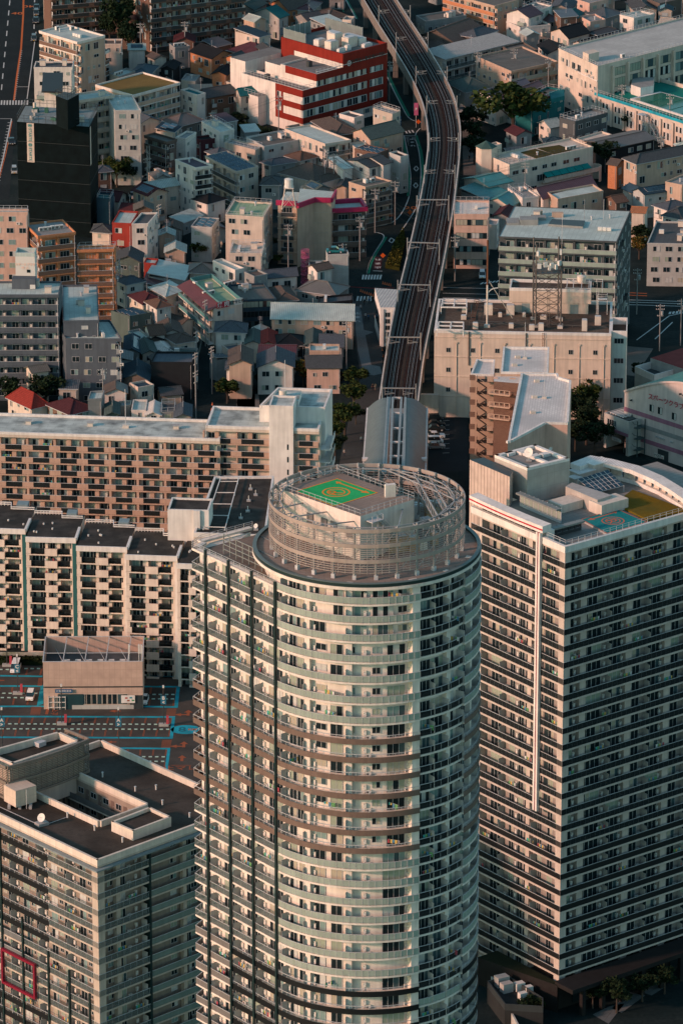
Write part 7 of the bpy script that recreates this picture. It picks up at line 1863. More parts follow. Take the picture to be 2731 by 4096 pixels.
for i in range(5): q = W0(5, [(828 + i * 21, 447), (840 + i * 21, 447), (833 + i * 21, 477), (821 + i * 21, 477)]); mk.face([p + Z(.034) for p in ccw(q)], MW)
strip(mk, W0(5, [(780, 388), (940, 398), (1060, 395)]), .3, mat('road_paint_red', (.28, .03, .03), .85, 'plain'), .034)
# cross road behind the cream block, car park bays
for y in (392, 428, 455): strip(mk, W0(6, [(60, y), (400, y + 8)]), .2, MW, .03)
for i in range(5): q = W0(6, [(292 + i * 24, 372 - i * 3), (305 + i * 24, 372 - i * 3), (322 + i * 24, 360 - i * 3), (310 + i * 24, 360 - i * 3)]); mk.face([p + Z(.034) for p in ccw(q)], MW)
for y, m_ in ((425, MO), (440, MO), (470, MW), (484, MW), (500, MW)): strip(mk, W0(6, [(1220, y), (1400 if m_ is MW else 1340, y + 5)] + ([(1600, y + 12)] if m_ is MW else [])), .3, m_, .03)
strip(mk, W0(6, [(1275, 722), (1480, 570), (1600, 545)]), .3, MW, .03); strip(mk, W0(6, [(1390, 716), (1500, 610)]), .3, MW, .03)
for i in range(5): q = W0(6, [(1480 + i * 22, 545 - i * 2), (1494 + i * 22, 545 - i * 2), (1488 + i * 22, 560 - i * 2), (1474 + i * 22, 560 - i * 2)]); mk.face([p + Z(.036) for p in ccw(q)], MW)
for i in range(8): strip(mk, W0(6, [(60, 1228 + i * 29), (102, 1226 + i * 29)]), .14, MW, .03)
struct('road_markings', mk)
PG = mat('paving_grey', (.20, .22, .22), .9, 'flat', sc=.4)
sheet('plaza', [W0(5, [(805, 480), (945, 480), (985, 760), (990, 930), (960, 1120), (880, 1560), (700, 1570), (790, 1150), (850, 940), (800, 640)])], mat('plaza_dark', (.065, .068, .066), .9, 'patchy', sc=1), .024)
sheet('path', [W0(5, [(808, 510), (850, 512), (870, 658), (932, 672), (880, 692), (916, 878), (972, 888), (984, 932), (930, 944), (866, 930), (832, 785), (818, 650)])], PG, .03)
sheet('car_park', [W0(6, [(-40, 1210), (215, 1175), (215, 1540), (-60, 1560)])], mat('car_park_asphalt', (.022, .030, .034), .9, 'patchy'), .024)
sheet('lane_paving', [W0(3, [(180, 700), (300, 720), (300, 880), (330, 1100), (190, 1100)]), W0(6, [(1215, 760), (1380, 775), (1270, 950), (1200, 940)]), W0(5, [(80, 1060), (210, 1060), (220, 1150), (70, 1150)]), W0(4, [(1480, 1060), (1600, 1060), (1600, 1160), (1490, 1160)]), W0(12, [(340, 1560), (470, 1510), (430, 1560), (400, 1600)])], mat('lane_paving', (.16, .145, .13), .95, 'patchy', sc=1), .024)
sheet('parapet_pavement', [W0(12, [(1000, 2130), (1100, 2080), (1200, 2060), (1100, 2189)]), W0(12, [(1120, 2090), (1230, 1990), (1330, 2010), (1180, 2120)]), W0(12, [(1300, 1990), (1400, 1930), (1450, 1960), (1370, 2010)])], mat('paving_dim', (.13, .14, .14), .95, 'flat'), .024)
# ---- parking in front of the stepped block
pk_ = mat('parking_asphalt', (.085, .074, .064), .9, 'patchy', col2=(.045, .042, .038), sc=1.2)
P15 = lambda pts: [W2(15, p, 0) for p in pts]
sheet('parking_ground', [P15([(-300, 110), (1620, 170), (1700, 1400), (-300, 1300)])], pk_, .022)
BL = mat('bay_paint_blue', (.02, .36, .46), .85, 'patchy', sc=3, col2=(.025, .19, .24)); OR_ = mat('bay_paint_orange', (.30, .09, .045), .85, 'plain')
mk = MB()
def bl(pts, w_=.8): strip(mk, P15(pts), w_, BL, .032)
bl([(-200, 205), (345, 213)]); bl([(-200, 290), (335, 292)]); bl([(1175, 215), (1400, 212), (1500, 220), (1560, 232)]); bl([(1160, 295), (1448, 297)]); bl([(-200, 455), (1000, 452), (1430, 460)], .8); bl([(-200, 535), (1410, 540)]); bl([(-200, 702), (1390, 708)]); bl([(-100, 790), (940, 790), (1370, 794)])
for q in (((1420, 298), (1448, 298), (1432, 462), (1402, 462)), ((1385, 541), (1410, 541), (1392, 708), (1364, 708)), ((1348, 795), (1372, 795), (1350, 965), (1325, 965)), ((330, 292), (352, 280), (352, 435), (298, 452))): mk.face([p + Z(.036) for p in ccw(P15(q))], BL)
def stalls(x0, x1, y0, y1, n, sk):
 for i in range(n + 1):
  x = x0 + (x1 - x0) * i / n
  for d in (-4, 4): strip(mk, P15([(x + d, y0), (x + d + sk, y1)]), .1, OR_, .034)
stalls(65, 1380, 545, 592, 13, -14); stalls(30, 1370, 640, 695, 13, -12); stalls(1215, 1420, 300, 352, 2, -4); stalls(1205, 1400, 395, 450, 2, -4); stalls(0, 340, 150, 200, 3, -14); stalls(0, 210, 300, 350, 2, -10); stalls(0, 230, 392, 440, 2, -8); stalls(1030, 1340, 800, 850, 3, -8); stalls(1130, 1330, 900, 950, 2, -6)
for (x0, x1, y) in ((255, 335, 455), (1345, 1420, 470), (1305, 1382, 722), (312, 348, 225)):
 for k in range(7): strip(mk, P15([(x0 - k * 1.5, y + 5 + k * 9.3), (x1 - k * 1.5, y + 5 + k * 9.3)]), .28, OR_, .034)
def arrow(px, s, left, up):
 c = W2(15, px) + Z(.04)
 if up: mk.face([c + V((-.35 * s, -1.6 * s, 0)), c + V((.35 * s, -1.6 * s, 0)), c + V((.35 * s, .3 * s, 0)), c + V((-.35 * s, .3 * s, 0))], OR_); mk.face([c + V((-s, .3 * s, .002)), c + V((s, .3 * s, .002)), c + V((0, 1.9 * s, .002))], OR_)
 if left: mk.face([c + V((-.35 * s, -1.3 * s, .003)), c + V((-1.6 * s, -1.3 * s, .003)), c + V((-1.6 * s, -.7 * s, .003)), c + V((-.35 * s, -.7 * s, .003))], OR_); mk.face([c + V((-1.6 * s, -1.9 * s, .004)), c + V((-1.6 * s, -.1 * s, .004)), c + V((-3.2 * s, -1.0 * s, .004))], OR_)
arrow((1515, 508), .85, 1, 1); arrow((1480, 762), .85, 1, 1); arrow((1465, 873), .85, 0, 1); arrow((985, 480), .8, 1, 0); arrow((950, 730), .7, 1, 0); arrow((1520, 245), .7, 1, 0); arrow((50, 235), .7, 1, 0)
strip(mk, P15([(376, 518), (392, 460)]), .6, OR_, .034); strip(mk, P15([(1378, 928), (1540, 928)]), .2, OR_, .034)
for s, px, sz, x, y in (('止マレ', (1452, 952), 2.3, (1, 0, 0), (0, 1, 0)), ('止マレ', (448, 490), 1.5, (0, 1, 0), (-1, 0, 0))): mk.add(place_text(text_mb(s, sz, OR_, .03), W2(15, px) + Z(.044), x, y), Matrix.Identity(4))
c = W2(15, (1495, 641)); mk.face([c + V((2.9 * math.cos(a / 12 * PI), 2.3 * math.sin(a / 12 * PI), .036)) for a in range(24)], BL)
for s, dx, sz in (('8', -.7, 3.2), ('KM', 1.3, 1.2)): mk.add(place_text(text_mb(s, sz, MO if dx > 0 else mat('bay_paint_teal', (.02, .12, .16), .8, 'plain'), .04), c + V((dx, 0, .044)), (1, 0, 0), (0, 1, 0)), Matrix.Identity(4))
struct('parking_markings', mk)
# wheel stops: one by one, they can be counted
ws = MB(); ws.box((-.33, -.12, .02), (.66, 0, 0), (0, .3, 0), (0, 0, .13), mat('stop_pale_teal', (.36, .52, .46), .7, 'plain')); me = ws.mesh('wheel_stop')
for x0, x1, y, n in ((30, 440, 597, 8), (590, 1355, 597, 15), (18, 1350, 637, 26), (1240, 1392, 357, 3), (1235, 1388, 393, 3), (10, 62, 160, 1), (212, 312, 152, 2), (34, 290, 351, 5), (22, 180, 386, 3), (1105, 1315, 858, 4), (1205, 1310, 895, 2)):
 for i in range(n + 1):
  o = bpy.data.objects.new('wheel_stop', me); C.objects.link(o); o.location = W2(15, (x0 + (x1 - x0) * i / max(1, n), y + (x0 + (x1 - x0) * i / max(1, n)) * .003))
  tag(o, 'short pale teal wheel stop on the parking tarmac', 'wheel stop', 'wheel stops in the parking rows')
# ---- store with open plant deck
def store():
 z = 10.0; pk2 = mat('store_pinkish', (.56, .40, .32), .8, 'panel', sc=.6)
 A, B = W2(15, (348, 96), z), W2(15, (1148, 92), z); A0, U, n, L = face_frame(A, B); D = 13.5
 T = Thing('parking_store', 'pinkish store with big roof fans behind a steel frame, standing in the parking', 'store', A0)
 b = T.mb('wall'); c = [A0, A0 + U * L, A0 + U * L - n * D, A0 - n * D]; zf = 6.8
 b.prism([p for p in c], 0, zf, pk2, wallm('dg')); parapet(b, c, zf, z - zf, .2, pk2)
 band(T.mb('joint'), A, B, 4.55, 4.85, M_dark, .05); band(T.mb('upper_panel'), A, B, 4.9, z + .02, pk2, .25)
 b = MB(); q = [p + Z(z) for p in c]
 for i in range(4): b.bar(q[i], q[(i + 1) % 4], .14, M_alu)
 for s in (.2, .42, .63, .85): b.bar(q[0].lerp(q[1], s), q[3].lerp(q[2], s + .02), .13, M_alu); b.bar(q[0].lerp(q[1], s), q[3].lerp(q[2], s - .1) - Z(2.4), .06, M_alu)
 b.bar(q[0].lerp(q[3], .35), q[1].lerp(q[2], .35), .08, M_alu); T.own('steel_frame', b)
 for k in range(6):
  b = MB(); p = A0 + U * (L * (.235 + k * .112)) - n * 3.2; b.cyl(p + Z(zf), 1.25, 2.0, mat('fan_housing', (.13, .15, .15), .6), 18, 1.35, M_dark); b.cbox(p + Z(zf + 2.0), 1.1, .7, .35, M_ac); b.box(p + V((-1.2, -.08, zf + 2.0)), V((2.4, 0, 0)), V((0, .16, 0)), Z(.1), M_alu); T.own('roof_fan', b)
 al = ang_of(U); X = lambda x: A0 + U * (L * (x - 348) / 800.0) + n * .02
 b = MB(); b.box(X(575) + Z(.0), U * (X(1072) - X(575)).length, n * .12, Z(.9), wallm('lg')); T.own('plinth', b)
 put_window(T, 4.7, 2.2, 12, X(633) + Z(1.0), al, M_cream)
 for k in range(3): put_window(T, 4.2, 2.2, 12, X(779 + k * 80) + Z(1.0), al, M_cream)
 b = MB(); b.box(X(462), U * 5.0, n * .1, Z(3.2), mat('entry_dark_teal', (.012, .05, .06), .5)); T.own('doorway', b)
 b = MB()
 for i in range(4): b.box(X(385) + U * i * 1.1, U * .1, n * .3, Z(2.8), M_white)
 for i in range(3): b.box(X(385) + Z(.4 + 1.1 * i), U * 3.3, n * .29, Z(.1), M_white)
 T.own('gate', b)
 for x, y, w_, h, m_, s, tm in ((516, 325, 3.4, .75, mat('sign_blue', (.015, .10, .22), .5, 'plain'), 'お客様駐車場', M_white), (1032, 390, 2.7, 1.6, M_white, '', None)):
  p = on_wall(15, (x, y), A, B) + n * .28; b = MB(); b.box(p - U * w_ / 2 - Z(h / 2), U * w_, n * .08, Z(h), m_); T.own('sign', b)
  if s: wall_text(T, 'lettering', s, 15, (x, y), A, B, .5, tm, .4)
 for k, (dx, dy) in enumerate(((-.6, .25), (.3, .3), (-.2, -.3), (.7, -.25))): b = MB(); p = on_wall(15, (1032, 390), A, B) + n * .37; b.box(p + U * dx + Z(dy) - Z(.15), U * .5, n * .01, Z(.3), [mat('sign_red', (.4, .03, .03), .6, 'plain'), BL, OR_, mat('sign_green', (.05, .25, .1), .6, 'plain')][k]); T.own('sign', b)
 b = MB(); b.box(A0 + U * (L - 2.6) + n * .02, U * 2.5, n * .1, Z(2.9), M_dark); T.own('doorway', b)
 for x in (1040, 1140, 1120): b = MB(); p = A0 + U * (L * (x - 348) / 800.) - n * .5; b.bar(p + Z(zf), p + Z(z + 3.5), .08, M_alu); b.cbox(p + Z(z + 1.5), .35, .35, 1.8, M_ac); T.own('antenna', b)
 T.done()
 # ivy wall and hedge behind
 b = MB(); p = P15([(-300, 88), (350, 92)]); U = (p[1] - p[0]).normalized(); b.box(p[0], p[1] - p[0], V((-U.y, U.x, 0)) * .25, Z(1.9), mat('ivy_wall', (.46, .43, .38), .9, 'patchy', sc=4, col2=(.10, .12, .06))); tag(b.build('boundary_wall'), 'pale boundary wall with creepers left of the parking store', 'wall')
 b = MB(); p = P15([(1175, 150), (1620, 165)]); b.box(p[0], p[1] - p[0], V((0, .25, 0)), Z(1.9), mat('ivy_wall', (.46, .43, .38), .9, 'patchy', sc=4, col2=(.10, .12, .06))); tag(b.build('boundary_wall'), 'pale boundary wall with creepers right of the parking store', 'wall')
 # lamps with letter signs, red pay posts
 names = [(145, 70, 'C←', 'C', (145, 355)), (498, 415, '', '', (500, 600)), (1313, 430, 'B←', 'B', (1318, 610)), (962, 683, 'A→', 'A', (958, 790)), (27, 690, 'A→', 'A', (22, 790)), (60, 0, '', '', (60, 130))]
 lb = ['dark lamp post with a blue letter C sign, left of the store', 'dark lamp post with a red pay post, in front of the store entrance', 'dark lamp post with a blue letter B sign, right of the store', 'dark lamp post with a blue letter A sign behind the courtyard block roof', 'dark lamp post with a blue letter A sign at the left border', 'dark lamp post at the hedge behind the white van']
 for (x, y, s, l, base), lab in zip(names, lb):
  o = W2(15, base); T = Thing('lamp_post', lab, 'lamp post', o, 'lamp posts in the parking'); h = 8.0
  T.mb('pole').bar(o, o + Z(h), .09, M_dark, 6); T.mb('lamp').cbox(o + Z(h), .35, .35, .5, M_ac)
  if s:
   T.mb('sign').box(o + V((-.55, -.2, 4.6)), V((1.1, 0, 0)), V((0, .08, 0)), Z(1.8), mat('sign_blue2', (.015, .14, .22), .5, 'plain')); T.own('lettering', place_text(text_mb(s[0], 1.0, M_white, .03), o + V((0, -.24, 5.9)), (1, 0, 0), (0, 0, 1))); T.own('lettering', place_text(text_mb('<' if s[1] == '←' else '>', .9, M_white, .04), o + V((0, -.24, 5.0)), (1, 0, 0), (0, 0, 1)))
  if base[0] in (145, 500, 1318, 60): T.mb('base').cbox(o, 1.9, .9, .5, M_conc); T.mb('pay_post').cbox(o + V((.75, -.1, .5)), .5, .4, 1.7, mat('post_red', (.42, .05, .07), .6, 'plain'))
  T.done()
store()
# ================================================================== SCHOOL, POOL, KINDERGARTEN, RESTAURANT, TOP FLATS
def school():
 T = bldg(3, (1032, 424), (786, 312), (1900, 205), 15, 'Fx', 'cr', 'lg', 'w', 'n', 'long cream school block with tall windows between white piers at the upper right', 'o', flrs=4, units=2)
 T.e.name = 'school_building'; T.e['category'] = 'school'; P = T.P; a = ang_of(T.u); k = 0; x = 5.5; r = random.Random(9)
 while x < T.LU - 4:
  b = MB(); b.box(P(x - .3, -.01), T.u * .6, -T.v * .9, Z(14.6), wallm('cr')); T.own('pier', b)
  for zb in (1.0, 4.7, 8.4, 11.6): put_window(T, 4.0, 2.4 if zb < 11 else 2.2, r.choice([1, 2, 5, 13, 9]), P(x + 2.9, -.03) + Z(zb), a, M_dark)
  x += 5.8
 b = MB(); b.box(P(.2, T.LV * .25) + Z(15.01), T.u * 4, T.v * 3, Z(2.4), wallm('cr')); b.box(P(-.01, 0) + Z(11.2), -T.u * .25, T.v * T.LV * .48, Z(.2), M_white); T.own('roof_stair', b)
 T.done()
school()
def pool():
 z = 7.0; q = lambda l, zz=z: [W2(3, p, zz) for p in l]
 c = q([(1012, 598), (1560, 775), (1860, 872), (2080, 690), (1400, 500)])
 T = Thing('swimming_pool', 'rooftop swimming pool on a cream building with green water and a teal deck', 'swimming pool', c[0]); cr = wallm('cr')
 T.mb('wall').prism(c, 0, z - .2, cr, mat('deck_teal', (.01, .20, .16), .7, 'patchy', sc=2)); parapet(T.mb('parapet'), c, z - .2, 1.0, .25, cr)
 b = MB(); w = [(1235, 618), (1420, 575), (1900, 705), (1720, 775)]; W_ = q(w, z + .3); b.prism(W_, z - .19, z + .35, M_white); T.own('pool_rim', b)
 cc = sum(W_, V((0, 0, 0))) / 4; b = MB(); i4 = [cc + (p - cc) * .93 for p in W_]; b.face([p + Z(z + .37) for p in ccw(i4)], mat('pool_water', (.02, .13, .085), .08, 'plain')); T.own('water', b)
 b = MB()
 for k in range(1, 6): b.bar(i4[0].lerp(i4[3], k / 6) + Z(z + .42), i4[1].lerp(i4[2], k / 6) + Z(z + .42), .07, mat('lane_rope', (.05, .20, .14), .6, 'plain'))
 T.own('lane_rope', b)
 A, B = c[0], c[2]; A0, U, n, L = face_frame(A, B); a = ang_of(U); b = MB(); b.box(A0 + n * .02 + Z(z + .1), U * L, n * .1, Z(.8), BL); T.own('blue_band', b)
 x = 2.0
 while x < L - 4: b = MB(); b.box(A0 + U * x + n * .01, U * .7, n * .5, Z(z - .5), cr); T.own('pier', b); put_window(T, 3.0, 2.0, 9, A0 + U * (x + 2.8) + n * .03 + Z(1.2), a); put_window(T, 3.0, 1.6, 9, A0 + U * (x + 2.8) + n * .03 + Z(4.2), a); x += 4.9
 b = MB(); rail_loop(b, [A0 + n * .1, A0 + U * L + n * .1], z + .8, closed=False); o = A0 + U * 20 + n * .6
 b.box(o + Z(z - .4), U * 2, n * 2, Z(.15), M_alu)
 for i in range(18): b.box(o + U * (2 + .34 * i) + Z(z - .5 - i * .36), U * .34, n * 1.3, Z(.08), M_alu)
 for s in (0, 1.3): b.bar(o + U * 2 + n * s + Z(z + .5), o + U * 8.2 + n * s + Z(.9), .06, M_alu)
 for s in (0, 2, 5): b.bar(o + U * s + n * 1.3, o + U * s + n * 1.3 + Z(z - .4 - max(0, s - 2)), .08, M_alu)
 T.own('steel_stair', b)
 b = MB(); b.prism(q([(1300, 560), (1240, 540), (1250, 490), (1385, 495), (1380, 545)], z + 2), z - .19, z + 2.4, M_white, wallm('gy')); b.prism(q([(1275, 565), (1205, 545), (1215, 525), (1290, 545)], z + 1), z - .18, z + 1, M_white); T.own('changing_hut', b); T.done()
pool()
def kindergarten():
 T = bldg(3, (478, 1042), (342, 984), (1002, 930), 9, 'F', 'cr', 'cr', 'w', 'n', 'cream kindergarten with a corner tower, teal awnings and two planted roof squares', 'o', flrs=3, units=4)
 T.e.name = 'kindergarten'; T.e['category'] = 'school'; P = T.P; u, v, LU, LV = T.u, T.v, T.LU, T.LV; a = ang_of(u); z = 9; cr = wallm('cr')
 for x, w_ in ((2, 2), (5, 2), (8.2, 1.8), (11.5, 1.6), (14.5, 1.8), (18.5, 2), (22, 2), (26, 1.2), (30, 2)):
  if x < LU - 2: put_window(T, w_, 1.1, 0, P(x, -.03) + Z(6.4), a)
 b = MB(); b.box(P(LU * .38, -.02) + Z(2.9), u * LU * .58, -v * 1.4, Z(.2), cr); b.box(P(LU * .38, -1.4) + Z(3.1), u * LU * .66, -v * .15, Z(1.1), cr)
 for i in range(8): t0, t1 = i / 8 * PI, (i + 1) / 8 * PI; f = lambda t: P(LU * 1.04 + 1.6 * math.sin(t), .2 - 1.6 * math.cos(t)); b.hexa([f(t0) + Z(.1), f(t1) + Z(.1), f(t1) + v * .15 + Z(.1), f(t0) + v * .15 + Z(.1)], [f(t0) + Z(4.2), f(t1) + Z(4.2), f(t1) + v * .15 + Z(4.2), f(t0) + v * .15 + Z(4.2)], cr)
 T.own('balcony', b)
 for i in range(6): b = MB(); o = P(LU * (.40 + .09 * i), -.1); q = [o + Z(5.4), o + u * LU * .085 + Z(5.4), o + u * LU * .085 - v * 1.9 + Z(4.6), o - v * 1.9 + Z(4.6)]; b.hexa([p - Z(.06) for p in q], q, BL if False else mat('awning_teal', (.01, .20, .19), .7)); T.own('awning', b)
 for i in range(9): put_window(T, 2.6, 1.8, 0, P(2.5 + i * (LU - 4) / 9, -.03) + Z(.6 if i < 3 else 3.3), a)
 ye = mat('roof_sedum', (.075, .055, .015), .95, 'patchy', sc=3, col2=(.035, .04, .012))
 for qd in (((655, 998), (550, 958), (640, 936), (745, 968)), ((755, 968), (655, 932), (790, 912), (870, 942))): b = MB(); b.prism([W2(3, p, z) for p in qd], z, z + .15, ye); T.own('planted_square', b)
 b = MB(); rail_loop(b, [P(.4, .4), P(LU - .4, .4), P(LU - .4, LV - .4), P(.4, LV - .4)], z + .4, m=M_dark); T.own('roof_rail', b)
 c = W2(3, (333, 915), 12); b = MB(); b.cyl(c, 2.6, 11.9, cr, 6); b.cyl(c + Z(11.9), 2.9, 1.5, mat('tower_roof_green', (.05, .10, .09), .7), 6, .1); T.own('tower', b)
 b = MB(); p4 = [W2(3, p, 11.5) for p in ((430, 905), (370, 930), (335, 912), (395, 892))]; b.prism(p4, 0, 11.3, cr); parapet(b, p4, 11.3, .4, .2, cr); T.own('stair_head', b); T.done()
kindergarten()
def restaurant():
 T = bldg(4, (1340, 527), (1152, 368), (1520, 492), 9, 'F', 'cr', 'gg', 'n', 'W', 'three-storey restaurant building with a green roof, red sign and a long gallery side', 'o', flrs=3, units=4, par=.15)
 T.e.name = 'restaurant_building'; T.e['category'] = 'restaurant'; P = T.P; u, v, LU, LV = T.u, T.v, T.LU, T.LV; al = ang_of(-v); te = mat('edge_teal', (.08, .22, .22), .6)
 for k in range(3):
  b = MB(); z = .3 + 2.95 * k; b.box(P(-1.5, 0) + Z(z), v * LV, u * 1.5, Z(.15), M_white); b.box(P(-1.5, 0) + Z(z + .16), v * LV, u * .05, Z(.95), te if k else M_frost); T.own('gallery', b)
  for i in range(int(LV / 4)): T.put('door', door_piece(), P(-.03, 2 + i * 4) + Z(z + .16), al); put_window(T, 1.3, 1, 4, P(-.03, 4 + i * 4) + Z(z + 1.1), al)
 b = MB(); b.hexa([P(-1.9, -.2) + Z(8.6), P(1.8, -.2) + Z(9.6), P(1.8, LV) + Z(9.6), P(-1.9, LV) + Z(8.6)], [P(-1.9, -.2) + Z(8.75), P(1.8, -.2) + Z(9.75), P(1.8, LV) + Z(9.75), P(-1.9, LV) + Z(8.75)], mat('roof_strip_maroon', (.15, .04, .04), .6), mat('roof_strip_maroon', (.17, .045, .045), .6, 'rib')); T.own('lean_to_roof', b)
 b = MB(); parapet(b, [P(1.9, 0), P(LU, 0), P(LU, LV), P(1.9, LV)], 9.16, 1.0, .15, te); T.own('roof_edge', b)
 A, B = P(0, 0), P(LU, 0); n = -v
 for x0, x1, m_, s, tm, sz in ((.8, 4.3, mat('sign_red_bright', (.42, .008, .03), .5, 'plain'), '焼 肉', M_white, 1.45), (5.6, LU, M_ac, 'Aアサヒ建工', M_dark, .9)):
  b = MB(); b.box(P(x0, -.2) + Z(9.0), u * (x1 - x0), -v * .12, Z(1.5), m_); T.own('sign', b); T.own('lettering', place_text(text_mb(s, sz, tm, .03), P((x0 + x1) / 2, -.4) + Z(9.75), u, (0, 0, 1)))
 T.done()
restaurant()
for (N, L_, R_, h, lab, fl_) in (((607, 214), (525, 174), (985, 165), 34, 'tall dark brown brick flats with many balconies at the top left', 'w'), ((212, 160), (180, 150), (470, 138), 34, 'dark brown flats in shade at the top behind the terraced flats', 'n')):
 n = W2(14, N); r_ = W2(14, R_); l_ = W2(14, L_); u = (r_ - n).normalized(); v = V((-u.y, u.x, 0)); LU = (r_ - n).length; LV = max(9, (l_ - n).dot(v))
 T = Thing('apartment_building', lab, 'apartment building', n, GRP['a']); wm = mat('dim_brick', (.14, .085, .065), .85, 'brick'); P = lambda a, b: n + u * a + v * b
 T.mb('wall').prism([P(0, 1.3), P(LU, 1.3), P(LU, LV), P(0, LV)], 0, h, wm); dkm = mat('balcony_dark', (.03, .035, .035), .5, 'plain')
 balcony_face(T, P(0, 0), P(LU, 0), levels(.5, h, 12), 1.3, tile_bays(LU, APT, .1), lambda k: [(x * 6.2, min(LU, x * 6.2 + 4.6), dkm) for x in range(int(LU / 6.2) + 1) if x * 6.2 < LU - 1] + [(x * 6.2 + 4.62, x * 6.2 + 6.15, wm) for x in range(int(LU / 6.2))], wm, seed=3, laundry=.1)
 if fl_ == 'w': windows_on(T, P(0, LV), P(0, 1.3), h, 12, random.Random(3), 'w', wm)
 T.done()
# black flat roofed depot and podium clutter at the lower right
T = Thing('plant_yard', 'dark walled yard of roof machines at the foot of the square tower', 'plant yard', W2(12, (430, 2060), 0)); q = [W2(12, p, 4) for p in ((450, 2070), (340, 1925), (470, 1890), (690, 2030), (690, 2085))]
T.mb('wall').prism(q, 0, 3, mat('yard_wall_dark', (.03, .034, .035))); parapet(T.mb('wall'), q, 3, 1.2, .2, M_dark)
for px, s in (((460, 1985), 1.4), (((540, 1975)), 1.2), ((597, 1990), 1), ((430, 1950), 1.6), ((560, 2030), 1)): b = MB(); b.cbox(W2(12, px, 3) + Z(3), s * 1.4, s, s * 1.2, M_ac if s < 1.3 else M_conc, .5); T.own('roof_machine', b)
T.done()
b = MB(); q = [W2(12, p, 0) for p in ((290, 1840), (480, 2189))]; u = (q[1] - q[0]).normalized(); b.box(q[0], (q[1] - q[0]) * 1.6, V((-u.y, u.x, 0)) * .3, Z(2.5), wallm('lg')); tag(b.build('track_wall'), 'pale slatted wall along the track beside the round tower foot', 'wall')
# ================================================================== TREES, HEDGES
def leafy(r_, h, n, cols, seed, flat=.75):
 rr = random.Random(seed); m = MB(); cm = [mat('foliage_' + str(i), c, .9, 'leaf', col2=tuple(x * .55 for x in c)) for i, c in enumerate(cols)]
 cl = [(V((rr.gauss(0, .42), rr.gauss(0, .42), rr.uniform(-.35, .6))) * r_, rr.uniform(.3, .52) * r_) for _ in range(11)]
 for i in range(n):
  c, s = rr.choice(cl); d = V((rr.gauss(0, 1), rr.gauss(0, 1), rr.gauss(0, 1))).normalized() * s * rr.uniform(.55, 1.08); p = c + d; p.z = p.z * flat + h
  a = V((rr.gauss(0, 1), rr.gauss(0, 1), rr.gauss(0, .5))).normalized(); b_ = a.cross(V((rr.gauss(0, 1), rr.gauss(0, 1), 1))).normalized(); q = rr.uniform(.16, .36)
  m.face([p - a * q, p + b_ * q * .7, p + a * q, p - b_ * q * .7], rr.choice(cm))
 return m
def tree_proto(kind, seed):
 cols = {'g': [(.032, .055, .016), (.055, .07, .018)], 'd': [(.013, .028, .014), (.022, .037, .016)], 'o': [(.17, .085, .018), (.10, .085, .02), (.06, .07, .02)], 'r': [(.09, .025, .03), (.05, .03, .03)]}[kind]
 T = Thing('tree', 'x', 'tree', (0, 0, 0)); tr = T.mb('trunk'); bk = mat('bark', (.07, .055, .045), .95)
 tr.hexa([V((.22 * math.cos(k * PI / 3), .22 * math.sin(k * PI / 3), 0)) for k in range(6)], [V((.13 * math.cos(k * PI / 3), .13 * math.sin(k * PI / 3), 2.6)) for k in range(6)], bk)
 for k in range(5): tr.bar((0, 0, 2.0 + .15 * k), (1.4 * math.cos(k * 1.3), 1.4 * math.sin(k * 1.3), 3.6 + .2 * k), .07, bk)
 T.p['crown'] = leafy(2.4, 4.1, 1500, cols, seed); return T.done()
TP = {k: [tree_proto(k, i + 5) for i in range(2 if k in 'gd' else 1)] for k in 'gdor'}
used = set()
def tree(k, t, px, r_, label, hs=1.0):
 e = TP[k][int(px[0]) % len(TP[k])]; o = e if e not in used and not used.add(e) else copy_tree(e)
 p = W2(t, px, 0); o.location = p; s = r_ / 2.4 * (.82 if t == 5 else 1); o.scale = (s, s, s * hs); o.rotation_euler.z = (px[0] * .7) % 6; o['label'] = label; o['group'] = 'trees of the town'
